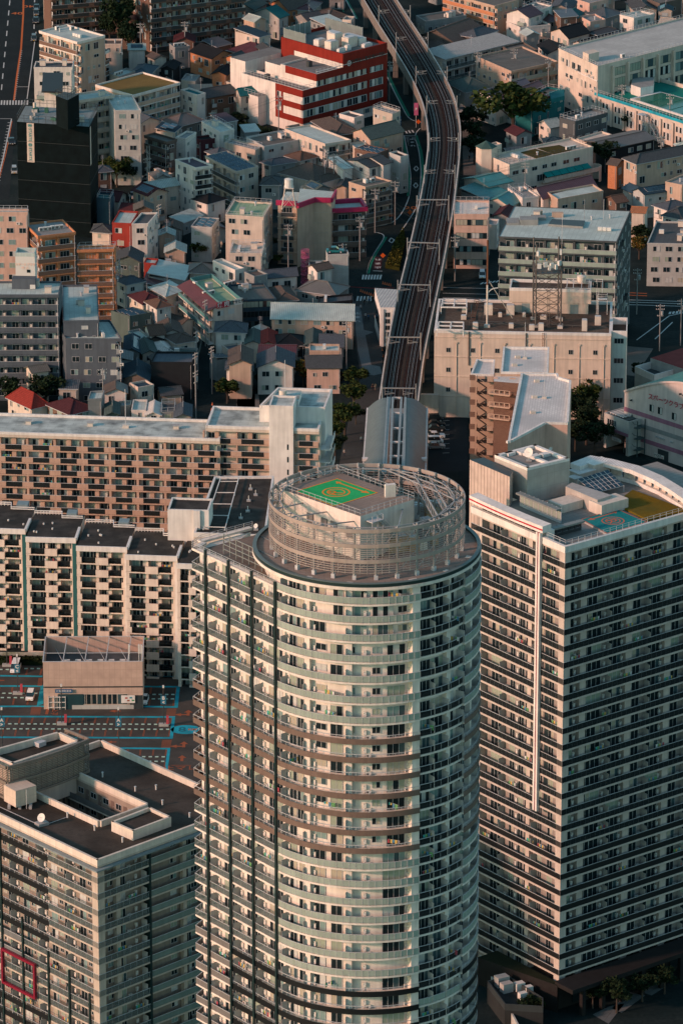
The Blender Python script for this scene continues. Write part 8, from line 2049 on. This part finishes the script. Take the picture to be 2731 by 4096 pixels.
TREES = '''g|3|500,880|7.6|broad dark yellow-green tree beside the teal house|.82
d|3|245,850|3.2|dark tree just right of the viaduct, nearest the plum roofed house|1
d|3|250,930|3.0|dark tree right of the viaduct, middle one by the path|1
d|3|258,1030|3.0|dark tree right of the viaduct beside the kindergarten tower|1
d|3|1075,1080|3.4|dark tree between the kindergarten and the orange house|1
d|3|965,660|2.3|thin bare-looking tree at the school corner|1
d|3|1050,690|2.2|thin dark tree under the pool wall|1
d|3|1250,820|2.4|dark tree under the pool stair|1
d|3|1120,740|2.2|small dark tree behind the slate house|1
o|3|715,850|1.8|small yellowing tree beside the rusty pale roof|1
g|3|640,250|1.7|round bush in front of the white house with the dark flat roof|.8
d|3|1300,1560|2.6|dark tree between the big grey flats and the grid faced store|1
o|6|1290,215|2.4|orange-brown tree beside the grid faced store|1
d|6|1500,335|1.8|little tree in front of the grid faced store|1
g|6|960,1240|3.6|green tree against the cream block beside the white roofed flats|1.1
d|6|905,1290|3.2|dark tree hidden behind the white roofed flats|1.1
d|6|960,1380|3.4|dark tree left of the sports club parking entrance|1.1
d|6|1010,1450|3.2|dark tree in front of the sports club annex|1
d|6|890,1420|3.0|dark tree right of the white roofed flats end wall|1
d|6|1290,990|2.0|small tree below the walled roof yard|1
d|1|745,330|4.4|tall dark tree behind the terraced flats, larger|1.5
d|1|810,370|3.4|tall dark tree right of the larger one behind the terraced flats|1.3
d|1|690,300|3.2|dark tree close to the terraced flats wall|1.3
g|1|650,1170|3.0|dark leafy tree at the foot of the concrete flats, left|1
g|1|735,1175|3.2|dark leafy tree at the foot of the concrete flats, middle|1
d|1|790,1160|2.6|dark leafy tree at the foot of the concrete flats, right|1
d|2|150,870|2.4|bushy tree in the hedge gap above the long cream-grey flats|.7
d|2|80,800|2.4|dark bush left of the clinic stair block|.7
d|2|230,880|2.0|dark bush in the hedge below the clinic|.7
d|4|62,1165|3.2|dark tree left of the red hipped house|1
d|4|290,1165|3.4|dark tree right of the red hipped house|1
g|4|1240,225|2.0|small tree by the road works fence|1
g|4|915,200|1.6|small street tree beside the white banded building|1
g|4|1425,1120|2.4|tree in front of the zigzag gable house|1
g|5|95,1010|1.7|small tree at the white zigzag house garden, left|1
g|5|225,1015|1.6|small garden tree before the pedimented house, left|1
o|5|355,1010|2.2|orange garden tree before the pedimented house|1
o|5|490,1020|3.2|large orange-brown autumn tree between the white and pink houses|1
g|5|590,1010|2.4|yellow-green tree against the pink house|1.1
r|5|710,1035|2.2|dark purplish tree right of the pink house|1
g|5|825,1060|3.2|green tree at the plaza corner, farthest of the row|1
g|5|805,1170|3.4|green tree in the row beside the path, second from the plaza|1
g|5|750,1320|3.8|large green tree beside the white end wall of the slab flats|1
g|5|685,1380|2.8|green tree against the balconies of the slab wing|1
d|5|690,1480|3.0|dark tree at the foot of the slab wing end wall|1
d|5|820,1250|2.2|small dark tree beside the path under the row|1
o|5|20,1110|2.4|olive tree behind the slab wing at the yard|1
d|12|1000,2090|2.0|dark street tree under the square tower, left|1
d|12|1150,2120|2.2|dark street tree under the square tower, middle|1.2
d|12|1310,2050|2.1|dark street tree under the square tower, right|1
d|12|1450,2000|2.1|dark street tree under the square tower, farthest right|1
d|12|620,2160|1.8|dark tree beside the track wall at the bottom|1
d|5|280,170|2.2|dark tree behind the pink stair building|1
g|5|330,250|1.6|bush left of the pink stair building|.8'''
for ln in TREES.split('\n'):
 f = ln.split('|'); tree(f[0], int(f[1]), tuple(float(x) for x in f[2].split(',')), float(f[3]), f[4], float(f[5]))
def hedge(t, pts, h, c1, c2, name, label, seed):
 q = ccw(W0(t, pts)); rr = random.Random(seed); m = MB(); m.prism(q, .05, h * .75, mat('hedge_core', tuple(x * .6 for x in c1), .95)); xs = [p.x for p in q]; ys = [p.y for p in q]; mm = [mat('hedge_leaf', c1, .9, 'leaf', col2=c2), mat('hedge_leaf2', c2, .9, 'leaf', col2=c1)]
 cnt = 0
 while cnt < 2600:
  cnt += 1; x, y = rr.uniform(min(xs), max(xs)), rr.uniform(min(ys), max(ys)); ins = all((q[(i + 1) % len(q)].x - q[i].x) * (y - q[i].y) - (q[(i + 1) % len(q)].y - q[i].y) * (x - q[i].x) > -.3 for i in range(len(q)))
  if not ins: continue
  p = V((x, y, h * rr.uniform(.5, 1.05))); s = rr.uniform(.15, .32); a = V((rr.gauss(0, 1), rr.gauss(0, 1), rr.gauss(0, .6))).normalized(); b_ = a.cross(V((rr.gauss(0, 1), .5, 1))).normalized(); m.face([p - a * s, p + b_ * s, p + a * s, p - b_ * s], rr.choice(mm))
 tag(m.build(name), label, 'hedge')
hedge(5, [(1118, 40), (1132, 110), (1092, 288), (1003, 272), (1070, 110)], 1.2, (.055, .06, .012), (.10, .085, .015), 'hedge', 'yellow-green planted strip between the road and the viaduct', 1)
hedge(15, [(-200, 92), (345, 96), (345, 124), (-200, 120)], 1.3, (.02, .035, .015), (.035, .045, .015), 'hedge', 'dark hedge behind the parked white van', 2)
hedge(15, [(1178, 160), (1600, 168), (1600, 196), (1178, 190)], 1.3, (.02, .035, .015), (.035, .045, .015), 'hedge', 'dark hedge under the creeper wall right of the store', 3)
hedge(2, [(10, 760), (300, 850), (280, 880), (10, 800)], 2.0, (.02, .04, .015), (.05, .06, .02), 'hedge', 'dark hedge between the clinic and the long cream-grey flats', 4)
# ================================================================== CARS, POLES, PEOPLE, SIGNS
def car(kind, col):
 T = Thing('parked_car', 'x', 'car', (0, 0, 0)); m = mat('car_paint', col, .25, 'plain'); tall = kind in ('van', 'kei')
 L = {'van': 4.6, 'kei': 3.4, 'car': 4.3}[kind]; w_ = 1.75 if kind != 'kei' else 1.5; h = {'van': 1.95, 'kei': 1.75, 'car': 1.45}[kind]; hb = .95 if tall else .82
 b = T.mb('body'); y0 = -L / 2
 sec = lambda y, w2, za, zb: [V((-w2, y, za)), V((w2, y, za)), V((w2, y, zb)), V((-w2, y, zb))]
 ys = [(y0, .88, .35, hb * .75), (y0 + .25, 1, .25, hb * .9), (y0 + L * .25, 1, .22, hb), (y0 + L * .9, 1, .25, hb), (y0 + L, .92, .35, hb * .9)]
 for i in range(4):
  A, B = sec(ys[i][0], w_ / 2 * ys[i][1], ys[i][2], ys[i][3]), sec(ys[i + 1][0], w_ / 2 * ys[i + 1][1], ys[i + 1][2], ys[i + 1][3]); b.hexa(A, B, m)
 c0, c1 = (y0 + L * (.16 if tall else .28), y0 + L * (.98 if tall else .86)); f0, f1 = (c0 + .35, c1 - .12) if tall else (c0 + .65, c1 - .6)
 bt = [V((-w_ / 2 + .04, c0, hb)), V((w_ / 2 - .04, c0, hb)), V((w_ / 2 - .04, c1, hb)), V((-w_ / 2 + .04, c1, hb))]; tp = [V((-w_ / 2 + .18, f0, h - .06)), V((w_ / 2 - .18, f0, h - .06)), V((w_ / 2 - .18, f1, h - .06)), V((-w_ / 2 + .18, f1, h - .06))]
 T.mb('windows').hexa(bt, tp, M_glass); T.mb('roof').hexa([p + Z(.002) for p in tp], [p * 1 + Z(.07) for p in tp], m)
 for s in (-1, 1):
  for yy in (f0 + (f1 - f0) * .48,): b.box(V((s * (w_ / 2 - .1), yy, hb)), V((.05 * -s, 0, 0)), V((0, .08, 0)), Z(h - hb - .08), m)
  hd = MB(); hd.box(V((s * w_ * .33 - .15, y0 - .01, hb * .62)), V((.3, 0, 0)), V((0, .1, 0)), Z(.14), M_alu); T.own('headlight', hd)
  for y in (y0 + L * .18, y0 + L * .8):
   x = s * (w_ / 2 - .06); g = lambda r_, xx: [V((xx, y + r_ * math.cos(k * PI / 5), .32 + r_ * math.sin(k * PI / 5))) for k in range(10)]; wm_ = MB(); wm_.hexa(g(.32, x - .1), g(.32, x + .1), M_dark); T.own('wheel', wm_)
 pl = T.mb('number_plate'); pl.box(V((-.2, y0 - .02, .4)), V((.4, 0, 0)), V((0, .02, 0)), Z(.18), mat('plate_yellow', (.5, .3, .05), .5, 'plain') if kind == 'kei' else M_ac)
 e = T.done()
 for c in [c for c in e.children if c.name.startswith('wheel')]:       # rims as sub-parts
  r_ = MB(); o = bpy.data.objects.new('rim', None); bpy.data.objects.remove(o); v0 = c.data.vertices; xs = [q.co.x for q in v0]; cx = max(xs) if max(xs) > 0 else min(xs); cy = sum(q.co.y for q in v0) / len(v0)
  s = 1 if cx > 0 else -1; r_.hexa([V((cx + s * .005, cy + .18 * math.cos(k * PI / 5), .32 + .18 * math.sin(k * PI / 5))) for k in range(10)], [V((cx + s * .03, cy + .16 * math.cos(k * PI / 5), .32 + .16 * math.sin(k * PI / 5))) for k in range(10)], M_alu); r_.build('rim', c)
 return e
CP = {}
def park(kind, col, t, px, ang, label, group=None, z=0):
 k = (kind, col)
 if k in CP: e = copy_tree(CP[k])
 else: e = CP[k] = car(kind, col)
 e.location = W2(t, px, z) + Z(z + .04); e.rotation_euler.z = R(ang); e['label'] = label
 if group: e['group'] = group
 if kind == 'van': e.name = 'parked_van'; e['category'] = 'van'
WH, BK, SV, TL_ = (.80, .80, .78), (.02, .022, .025), (.30, .31, .31), (.02, .16, .17)
park('van', WH, 15, (130, 165), -4, 'white van with a black grille, parked by the hedge at the far left')
park('kei', WH, 15, (247, 395), -4, 'small boxy white car with a yellow plate left of the store'); park('car', WH, 15, (1157, 420), -5, 'white saloon parked beside the store corner')
for i, (y, c, k, lab) in enumerate(((1232, BK, 'kei', 'dark car with a white bonnet, farthest in the station car park'), (1262, BK, 'car', 'black car in the station car park, second from the far end'), (1290, BK, 'car', 'black low car in the station car park, just behind the white ones'), (1335, WH, 'car', 'white car in the station car park, farthest of the white ones'), (1370, WH, 'kei', 'white tall car in the station car park, middle of the white ones'), (1400, SV, 'car', 'silver-white car in the station car park, nearest of the row'))): park(k, c, 5, (1318, y), 95, lab, 'cars in the station car park')
park('van', (.62, .58, .50), 1, (1140, 365), 40, 'cream van parked before the dark flats at the top'); park('car', BK, 1, (1110, 385), 40, 'dark car beside the cream van at the top'); park('car', SV, 1, (935, 1130), 80, 'grey car parked behind the pale green metal roof flats'); park('car', SV, 1, (840, 1240), 20, 'silver car beside the maroon roofed white house')
park('kei', WH, 6, (308, 330), 0, 'white truck-like car under the white canopy building'); park('car', SV, 3, (183, 700), 0, 'silver car under a striped carport beside the viaduct'); park('car', BK, 1, (75, 900), 10, 'black car waiting on the avenue'); park('kei', SV, 1, (92, 1085), 5, 'pale car on the avenue beside the black shroud'); park('car', TL_, 5, (690, 172), 90, 'blue-grey car on a roof deck by the crossing', z=10.1); park('car', BK, 4, (1025, 1085), 88, 'dark car parked in front of the black modern house')
for i, (x, y) in enumerate(((232, 60), (230, 95), (228, 140), (215, 255))): park('kei' if i % 2 else 'car', (.10, .11, .12) if i % 2 else BK, 1, (x, y), 3, ['black car at the kerb at the very top of the avenue', 'dark grey car at the kerb, second from the top of the avenue', 'black car at the kerb, third from the top of the avenue', 'dark grey car at the kerb beside the terraced flats'][i], 'cars along the avenue kerb')
# utility poles
T = Thing('utility_pole', 'x', 'utility pole', (0, 0, 0), 'utility poles along the lanes'); cm = mat('pole_concrete', (.26, .26, .25), .8, 'plain'); T.mb('pole').bar((0, 0, 0), (0, 0, 11.5), .14, cm, 6)
for zz, l in ((11.0, 1.0), (10.2, 1.0), (8.6, .7)): b = MB(); b.bar((-l, 0, zz), (l, 0, zz), .06, cm); [b.cyl((x, 0, zz + .06), .07, .2, M_ac, 6) for x in (-l * .9, -l * .4, l * .4, l * .9)]; T.own('crossarm', b)
T.mb('transformer').cyl((.45, 0, 8.9), .3, .95, mat('transformer_grey', (.33, .34, .33), .6, 'plain'), 10); PE = T.done(); first = True; PW = {}
POLES = '''1|885,395|beside the black timber house|0;1|1162,385|beside the cream van|0;1|1335,965|before the black and maroon house|30;1|1000,1560|right of the white banded building|60;1|930,1260|before the pale green metal roof flats|20
2|337,862|at the hedge below the clinic|10;2|290,190|before the teal roofed house at the top|40;2|682,1235|behind the magenta flats|20;2|640,1210|left of its twin behind the magenta flats|70;2|940,1460|by the road bend beside the magenta flats|0;2|1030,640|beside the viaduct at the clinic|0;2|1065,1410|at the white kerb of the road bend|0
4|752,500|beside the pale slate hipped house|80;4|1290,760|in the dark lane, farthest|60;4|1235,960|in the dark lane beside the black modern house|60;4|1228,1100|in the dark lane, lower of the two|60;4|1230,1215|at the dark lane mouth behind the slab|60;4|1330,1060|across the dark lane|60;4|650,1200|beside the narrow grey tiled house|20
5|397,275|before the pink stair building|0;5|738,400|before the pale grey ribbed tower house|20;5|845,225|at the crossing, left of the road|0;5|762,900|left of the plaza railings|0;6|137,352|before the pink office|0;6|1275,560|on the wide road right of the grey flats|0;6|1418,790|at the bend of the wide road|0;6|1550,755|at the right border of the wide road|20
3|278,580|before the grey-green hipped house|0;3|505,560|before the brown flats|0;3|720,620|behind the teal house|30;3|980,600|at the school corner|0;3|1180,790|below the pool building|0;3|1480,850|below the pool stair|0;3|1425,1120|before the tan flats with the hipped roof|10;3|575,1290|below the patched teal workshop|0'''
pp = []
for ln in POLES.split('\n'):
 for s in ln.split(';') if not ln.startswith('\n') else []:
  f = s.split('|'); o = PE if first else copy_tree(PE); first = False; o.location = W2(int(f[0]), tuple(float(x) for x in f[1].split(',')), 0); o.rotation_euler.z = R(float(f[3])); o['label'] = 'concrete utility pole ' + f[2]; pp.append(V(o.location))
wi = []
for i in range(len(pp)):
 for j in range(i + 1, len(pp)):
  if 8 < (pp[i] - pp[j]).length < 46 and len(wi) < 26: wi.append((pp[i], pp[j]))
b = MB()
for a, c in wi:
 for zz, off in ((11.1, .8), (11.1, -.8), (10.3, .5), (8.6, 0)):
  u = (c - a).normalized(); n = V((-u.y, u.x, 0)) * off; pr = None
  for k in range(6): t = k / 5; p = a.lerp(c, t) + n + Z(zz - 1.0 * 4 * t * (1 - t)); (b.bar(pr, p, .018, M_dark, 3) if pr else None); pr = p
tag(b.build('overhead_wires'), 'tangle of sagging black wires strung between the utility poles', 'cables', kind='stuff')
# lattice mast among the houses
T = Thing('lattice_pole', 'slim pale lattice mast rising before the concrete flats', 'mast', W2(1, (935, 1270), 0)); o = V(T.e.location)
for s, t in ((-1, -1), (1, -1), (1, 1), (-1, 1)): T.mb('leg').bar(o + V((s * .35, t * .35, 0)), o + V((s * .3, t * .3, 15)), .06, M_conc)
for k in range(14): T.mb('bracing').bar(o + V((-.35, -.35, k)), o + V((.35, -.35, k + 1)), .04, M_conc); T.mb('bracing').bar(o + V((.35, -.35, k)), o + V((-.35, -.35, k)), .04, M_conc)
T.done()
# pink spiral stair
p = W2(5, (503, 385), 0); T = Thing('spiral_stair', 'pink outside spiral stair in front of the cream tower house', 'stair', p); pm = mat('stair_pink', (.40, .08, .17), .5, 'clear', amt=.3); pk3 = mat('stair_pink_solid', (.36, .09, .16), .5, 'plain')
T.mb('cage').cyl(p, 1.05, 9.4, pm, 18); c = T.mb('tread')
for k in range(44): a = k * .5; c.hexa([p + V((0, 0, .2 * k)), p + V((1.0 * math.cos(a), 1.0 * math.sin(a), .2 * k)), p + V((1.0 * math.cos(a + .5), 1.0 * math.sin(a + .5), .2 * k))], [p + V((0, 0, .2 * k + .1)), p + V((1.0 * math.cos(a), 1.0 * math.sin(a), .2 * k + .1)), p + V((1.0 * math.cos(a + .5), 1.0 * math.sin(a + .5), .2 * k + .1))], pk3)
for k in range(4): T.mb('band').cyl(p + Z(2.1 * k + 1), 1.12, .15, pk3, 18)
T.done()
# signs
def board(name, label, t, px, z0, w_, h, m_, txt, sz, tm, vert=False, ang=0):
 p = W2(t, px, 0); T = Thing(name, label, 'sign', p); u = V((math.cos(ang), math.sin(ang), 0)); T.mb('panel').box(p - u * w_ / 2 + Z(z0), u * w_, V((0, .12, 0)), Z(h), m_); T.mb('post').bar(p + V((0, .1, 0)), p + V((0, .1, z0 + h)), .06, M_alu)
 for i, ch in enumerate(txt if vert else [txt]): T.own('lettering', place_text(text_mb(ch, sz, tm, .03), p + V((0, -.06, z0 + h - (h / len(txt) * (i + .5) if vert else h / 2))), u, (0, 0, 1)))
 T.done()
NB = mat('sign_navy', (.01, .06, .14), .5, 'plain'); board('shop_sign', 'blue vertical sign with white writing on the beige corner building', 2, (1087, 940), 3.2, 1.4, 6.0, NB, '処方せん', 1.3, M_white, True); board('parking_sign', 'white, pink and blue sign with a letter P under the viaduct', 2, (1197, 800), 3.4, 1.1, 3.4, mat('sign_pink', (.45, .10, .2), .5, 'plain'), 'P', .9, M_white)
OG = mat('sign_orange', (.60, .10, .01), .5, 'plain')
for i, (t, px, lb) in enumerate(((2, (1211, 800), 'orange diamond road works sign below the viaduct curve'), (2, (1158, 1370), 'orange diamond road works sign in the road bend'), (5, (989, 230), 'orange diamond road works sign beside the hedge'))):
 p = W2(t, px, 0); T = Thing('road_works_sign', lb, 'road sign', p, 'orange road works signs'); T.mb('panel').hexa([p + V((-.65, 0, 1.6)), p + V((0, 0, .95)), p + V((.65, 0, 1.6)), p + V((0, 0, 2.25))], [p + V((-.65, .05, 1.6)), p + V((0, .05, .95)), p + V((.65, .05, 1.6)), p + V((0, .05, 2.25))], OG); T.mb('post').bar(p + V((0, .08, 0)), p + V((0, .08, 1.6)), .04, M_dark); T.done()
z = 29.2; q = [W2(4, p, z) for p in ((218, 275), (98, 275))]; T = Thing('roof_sign_block', 'pale rooftop block with raised lettering on the blue-grey flats', 'roof block', (q[0].x, q[0].y, 25)); zt = 32
A_, B_ = W2(4, (98, 197), zt), W2(4, (220, 199), zt); U = (B_ - A_).normalized(); n = V((U.y, -U.x, 0)); T.mb('wall').box(A_ + Z(25), B_ - A_, -n * 4, Z(zt - 25), M_ac); parapet(T.mb('parapet'), [A_, B_, B_ - n * 4, A_ - n * 4], zt, .9, .2, wallm('pg')); T.mb('window').box(A_.lerp(B_, .58) + n * .02 + Z(28.2), U * .8, n * .05, Z(.7), M_glass)
for s, dz, sz in (('セザールプラザ', -1.9, .66), ('曳 舟', -2.8, .8)): T.own('lettering', place_text(text_mb(s, sz, mat('letter_pinkish', (.75, .52, .42), .6, 'plain'), .03), A_.lerp(B_, .5) + n * .08 + Z(zt + dz), U, (0, 0, 1)))
T.mb('wall').box(A_ - U * .6 + Z(25), (B_ - A_) * 1.2, n * 2.5, Z(2.4), wallm('sl')); T.done()
# people: one continuous skinned body each
def person_mesh(top, bot, hair, step):
 V_ = [(0, 0, .95), (0, .0, 1.2), (0, 0, 1.42), (0, 0, 1.52), (0, -.01, 1.64), (0, 0, 1.74), (-.1, 0, .9), (-.11, -step, .5), (-.11, -step * 1.1, .08), (-.11, -step * 1.1 - .14, .04), (.1, 0, .9), (.11, step, .5), (.11, step * 1.2, .08), (.11, step * 1.2 - .14, .04), (-.2, 0, 1.4), (-.25, .04, 1.12), (-.24, -.1, .88), (-.24, -.13, .8), (.2, 0, 1.4), (.25, .04, 1.12), (.24, -.1, .88), (.24, -.13, .8)]
 E = [(0, 1), (1, 2), (2, 3), (3, 4), (4, 5), (0, 6), (6, 7), (7, 8), (8, 9), (0, 10), (10, 11), (11, 12), (12, 13), (2, 14), (14, 15), (15, 16), (16, 17), (2, 18), (18, 19), (19, 20), (20, 21)]
 rd_ = [.15, .14, .13, .055, .10, .085, .1, .065, .045, .04, .1, .065, .045, .04, .06, .045, .032, .035, .06, .045, .032, .035]
 me = bpy.data.meshes.new('person'); me.from_pydata(V_, E, []); o = bpy.data.objects.new('person', me); C.objects.link(o); sk = o.modifiers.new('s', 'SKIN'); o.modifiers.new('d', 'SUBSURF').levels = 1
 for i, v_ in enumerate(me.skin_vertices[0].data): v_.radius = (rd_[i], rd_[i] * .85); v_.use_root = i == 0
 out = bpy.data.meshes.new_from_object(o.evaluated_get(bpy.context.evaluated_depsgraph_get())); bpy.data.objects.remove(o); out.name = 'person'
 ms = [mat('trousers', bot, .9, 'plain'), mat('shirt', top, .9, 'plain'), mat('skin', (.42, .24, .16), .6, 'plain'), mat('hair', hair, .7, 'plain'), mat('shoe', (.05, .05, .05), .7, 'plain')]
 for m_ in ms: out.materials.append(m_)
 for p_ in out.polygons:
  c_ = p_.center; p_.material_index = 4 if c_.z < .09 else 0 if c_.z < .92 and abs(c_.x) < .2 else 3 if c_.z > 1.7 or (c_.z > 1.58 and c_.y > .02) else 2 if c_.z > 1.47 or (abs(c_.x) > .2 and c_.z < 1.1) else 1
 return out
PM = [person_mesh(*a) for a in (((.55, .53, .5), (.03, .04, .06), (.02, .015, .01), .1), ((.03, .03, .035), (.02, .02, .025), (.02, .015, .01), .14), ((.5, .36, .25), (.30, .25, .2), (.03, .02, .015), .06), ((.06, .14, .25), (.04, .04, .05), (.02, .02, .02), .12))]
for px, t, k, ang, lab, z in (((925, 1038), 5, 1, 0, 'person in dark clothes walking on the path below the signal', 0), ((942, 1038), 5, 2, 10, 'person in beige walking beside the one in dark clothes', 0), ((850, 540), 5, 0, 0, 'person in a white top crossing at the top of the pale path', 0), ((880, 592), 5, 0, 180, 'person in white walking beside another right of the pale path', 0), ((898, 600), 5, 3, 180, 'person in blue walking beside the one in white', 0), ((868, 1195), 5, 1, 90, 'person in black beside the station wall', 0), ((748, 1452), 5, 0, 30, 'person in a white shirt at the railing near the bottom of the path', 0), ((872, 505), 5, 1, 0, 'person in black waiting at the crossing, leftmost', 0), ((890, 492), 5, 2, 70, 'person in beige waiting at the crossing', 0), ((905, 498), 5, 3, 0, 'person in blue waiting at the crossing', 0), ((922, 488), 5, 1, 200, 'person in black waiting nearest the station entrance', 0), ((853, 1368), 5, 0, 0, 'person in white by the station side wall', 0), ((1390, 143), 4, 2, 0, 'person in beige standing on the cream roof terrace', 10.5), ((1530, 1010), 2, 1, 0, 'person in dark clothes on the path right of the viaduct', 0)):
 o = bpy.data.objects.new('person', PM[k]); C.objects.link(o); o.location = W2(t, px, z) + Z(z + .03); o.rotation_euler.z = R(ang); tag(o, lab, 'person', 'passers-by')
# plastic barriers and cones
T = MB(); T.cyl((0, 0, 0), .22, .7, mat('cone_orange', (.55, .12, .03), .6, 'plain'), 8, .05); T.cbox((0, 0, 0), .5, .5, .05, M_dark); cme = T.mesh('traffic_cone')
for i, (t, x, y) in enumerate([(5, 850 + k * 13, 420 + k * 5) for k in range(7)] + [(5, 990 + k * 12, 372 + k * 3) for k in range(5)] + [(2, 985 + k * 9, 1358) for k in range(8)] + [(4, 1333, 1132), (4, 1328, 1165), (4, 1322, 1197)] + [(5, 968, 740), (5, 985, 790), (5, 992, 830)]):
 o = bpy.data.objects.new('traffic_cone', cme); C.objects.link(o); o.location = W2(t, (x, y), 0) + Z(.03); tag(o, 'orange traffic cone standing in a line at the road works', 'traffic cone', 'orange traffic cones')
# ---- infill of small houses on the free plots between those above
def occupied():
 out = []
 for o in bpy.data.objects:
  if o.parent is None and o.type == 'EMPTY' and o.get('category') not in ('tree', 'car', 'van', 'utility pole', 'sign', 'road sign', 'mast', 'lamp post', 'overhead line mast'):
   for c in o.children:
    if c.type == 'MESH' and c.name.split('.')[0] in ('wall', 'netting', 'deck'):
     vs_ = [c.data.vertices[i].co + o.location for i in range(0, len(c.data.vertices), 1 if len(c.data.vertices) < 200 else 4)]
     if c.name.startswith('deck'): out += [(v_.x - 3, v_.x + 3, v_.y - 4, v_.y + 4) for v_ in vs_[::2]]
     else: out.append((min(v_.x for v_ in vs_), max(v_.x for v_ in vs_), min(v_.y for v_ in vs_), max(v_.y for v_ in vs_)))
 for o in bpy.data.objects:
  if o.get('category') == 'tree': out.append((o.location.x - 2, o.location.x + 2, o.location.y - 2, o.location.y + 2))
 return out
def inpoly(p, q):
 s = False
 for i in range(len(q)):
  a, b_ = q[i], q[i - 1]
  if (a.y > p.y) != (b_.y > p.y) and p.x < (b_.x - a.x) * (p.y - a.y) / (b_.y - a.y) + a.x: s = not s
 return s
OCC = occupied(); ZN = [W0(1, [(270, 60), (1400, -60), (1568, -60), (1568, 1560), (650, 1480), (620, 500), (300, 500)]), W0(2, [(-60, -80), (690, -80), (900, 330), (960, 640), (1110, 700), (1110, 1200), (900, 1400), (-60, 1568)]), W0(3, [(-100, -80), (1900, -80), (1900, 560), (1568, 540), (1000, 520), (330, 640), (150, 430)]), W0(3, [(640, 880), (1900, 900), (1900, 1300), (560, 1290), (220, 1290), (220, 1180)]), W0(4, [(740, 170), (1340, 180), (1180, 830), (1190, 1180), (660, 1200), (740, 700)]), W0(5, [(0, 400), (740, 430), (790, 760), (740, 960), (0, 990)]), W0(4, [(40, 1080), (560, 1080), (560, 1280), (40, 1280)])]
r = random.Random(77); seen = set(); LMK = [(o.location.copy(), t_) for o in bpy.data.objects for k_, t_ in (('clinic', 'the red clinic'), ('shroud', 'the black shrouded block'), ('school', 'the school'), ('kinderg', 'the kindergarten'), ('restaurant_b', 'the grilled meat restaurant'), ('magenta', 'the magenta-edged flats'), ('telephone', 'the cream exchange block'), ('swimming', 'the pool'), ('slab_apartment_b', 'the long slab block')) if o.parent is None and o.name.startswith(k_)]
WN = dict(cr='cream', wh='white', lg='pale grey', bg='beige', tn='tan', br='brown', gy='grey'); RN = dict(bn='brown', dg='charcoal', sl='slate', mr='maroon', nv='blue-black', gn='dark green', ol='olive-grey', pg='pale grey-blue')
tries = 0; made = 0
while tries < 9000 and made < 150:
 tries += 1; zn = r.choice(ZN); xs = [p.x for p in zn]; ys = [p.y for p in zn]; p = V((r.uniform(min(xs), max(xs)), r.uniform(min(ys), max(ys)), 0))
 if not inpoly(p, zn): continue
 s = r.uniform(3.2, 4.8)
 if any(x0 - s * .75 < p.x < x1 + s * .75 and y0 - s * .8 < p.y < y1 + s * .8 for x0, x1, y0, y1 in OCC): continue
 k = r.choice('cr wh lg bg tn br gy bg gy br tn'.split()); c = r.choice(list(RN)); rt = r.choice(['G', 'G', 'H', 'F', 'Gr', 'Gs', 'Mr']); lm, ln = min(LMK, key=lambda q: (q[0] - p).length); d = p - lm
 side = ('far right of' if d.x > 60 else 'right of' if d.x > 12 else 'far left of' if d.x < -60 else 'left of' if d.x < -12 else 'straight behind' if d.y > 0 else 'straight in front of')
 fn = r.choice(['two-floor', 'low', 'three-floor']); zz = dict([('two-floor', 5.8), ('low', 3.6), ('three-floor', 8.4)])[fn]; lab = '%s %s house with a %s %s roof, %s %s' % (fn, WN[k], RN[c], {'G': 'gabled', 'H': 'hipped', 'F': 'flat', 'M': 'sloping sheet'}[rt[0]], side, ln)
 if lab in seen: continue
 seen.add(lab); a = r.uniform(.25, .75) if r.random() < .6 else r.uniform(-.1, .1); u = V((math.cos(a), math.sin(a), 0)); v = V((-u.y, u.x, 0)); wl, dl = s * r.uniform(1, 1.3), s * r.uniform(1, 1.4); n = p - u * wl / 2 - v * dl / 2
 FO = (n, u, v, wl, dl); _f = foot; foot = lambda *a_, **k_: FO
 T = bldg(14, (p.x, p.y), (0, 0), (0, 0), zz, rt, k, c, 'w', 'w', lab, 'h', seed=made); foot = _f; T.done(); made += 1
 OCC.append((p.x - wl / 2, p.x + wl / 2, p.y - dl / 2, p.y + dl / 2))
def extra(start, part, fn):
 for o in bpy.data.objects:
  if o.get('label', '').startswith(start): m = MB(); fn(m); m.build(part, o)
def slot(m):
 z = 28.0; q = [W2(3, p, z) for p in ((722, 1418), (745, 1386), (952, 1396), (938, 1434))]; m.prism(q, z + .01, z + .5, wallm('gy'), M_dark)
 for c_, sx, sy, h in (((600, 1400), 4.2, 3, 1.3), ((660, 1375), 3.5, 2, .8), ((500, 1395), 3.0, 4.2, .5), ((665, 1350), 1.5, 1.2, 1.2), ((780, 1360), 2.6, 1.2, 1.1)): m.cbox(W2(3, c_, z) + Z(z), sx, sy, h, wallm('gy' if c_[0] < 662 else 'tn'))
 for i in range(5): m.bar(W2(3, (948 if i else 1068, 1376), z) + Z(z), W2(3, (948 if i else 1068, 1376), z) + Z(z + 5), .05, M_alu)
extra('broad grey flats', 'roof_box', slot)
def terrace(m):
 q = [W2(3, p, 8.6) for p in ((632, 655), (556, 628), (660, 592), (735, 618))]; parapet(m, q, 8.9, .35, .3, mat('terrace_red', (.30, .07, .05), .7)); m.prism([p.lerp(q[(i + 2) % 4], .15) for i, p in enumerate(q)], 8.9, 9.2, mat('planting', (.05, .06, .02), .95, 'patchy', sc=4))
 m.prism([W2(3, p, 9.8) for p in ((742, 622), (728, 575), (820, 562), (824, 600))], 8.7, 9.8, wallm('tl'))
extra('teal metal-clad', 'roof_terrace', terrace)
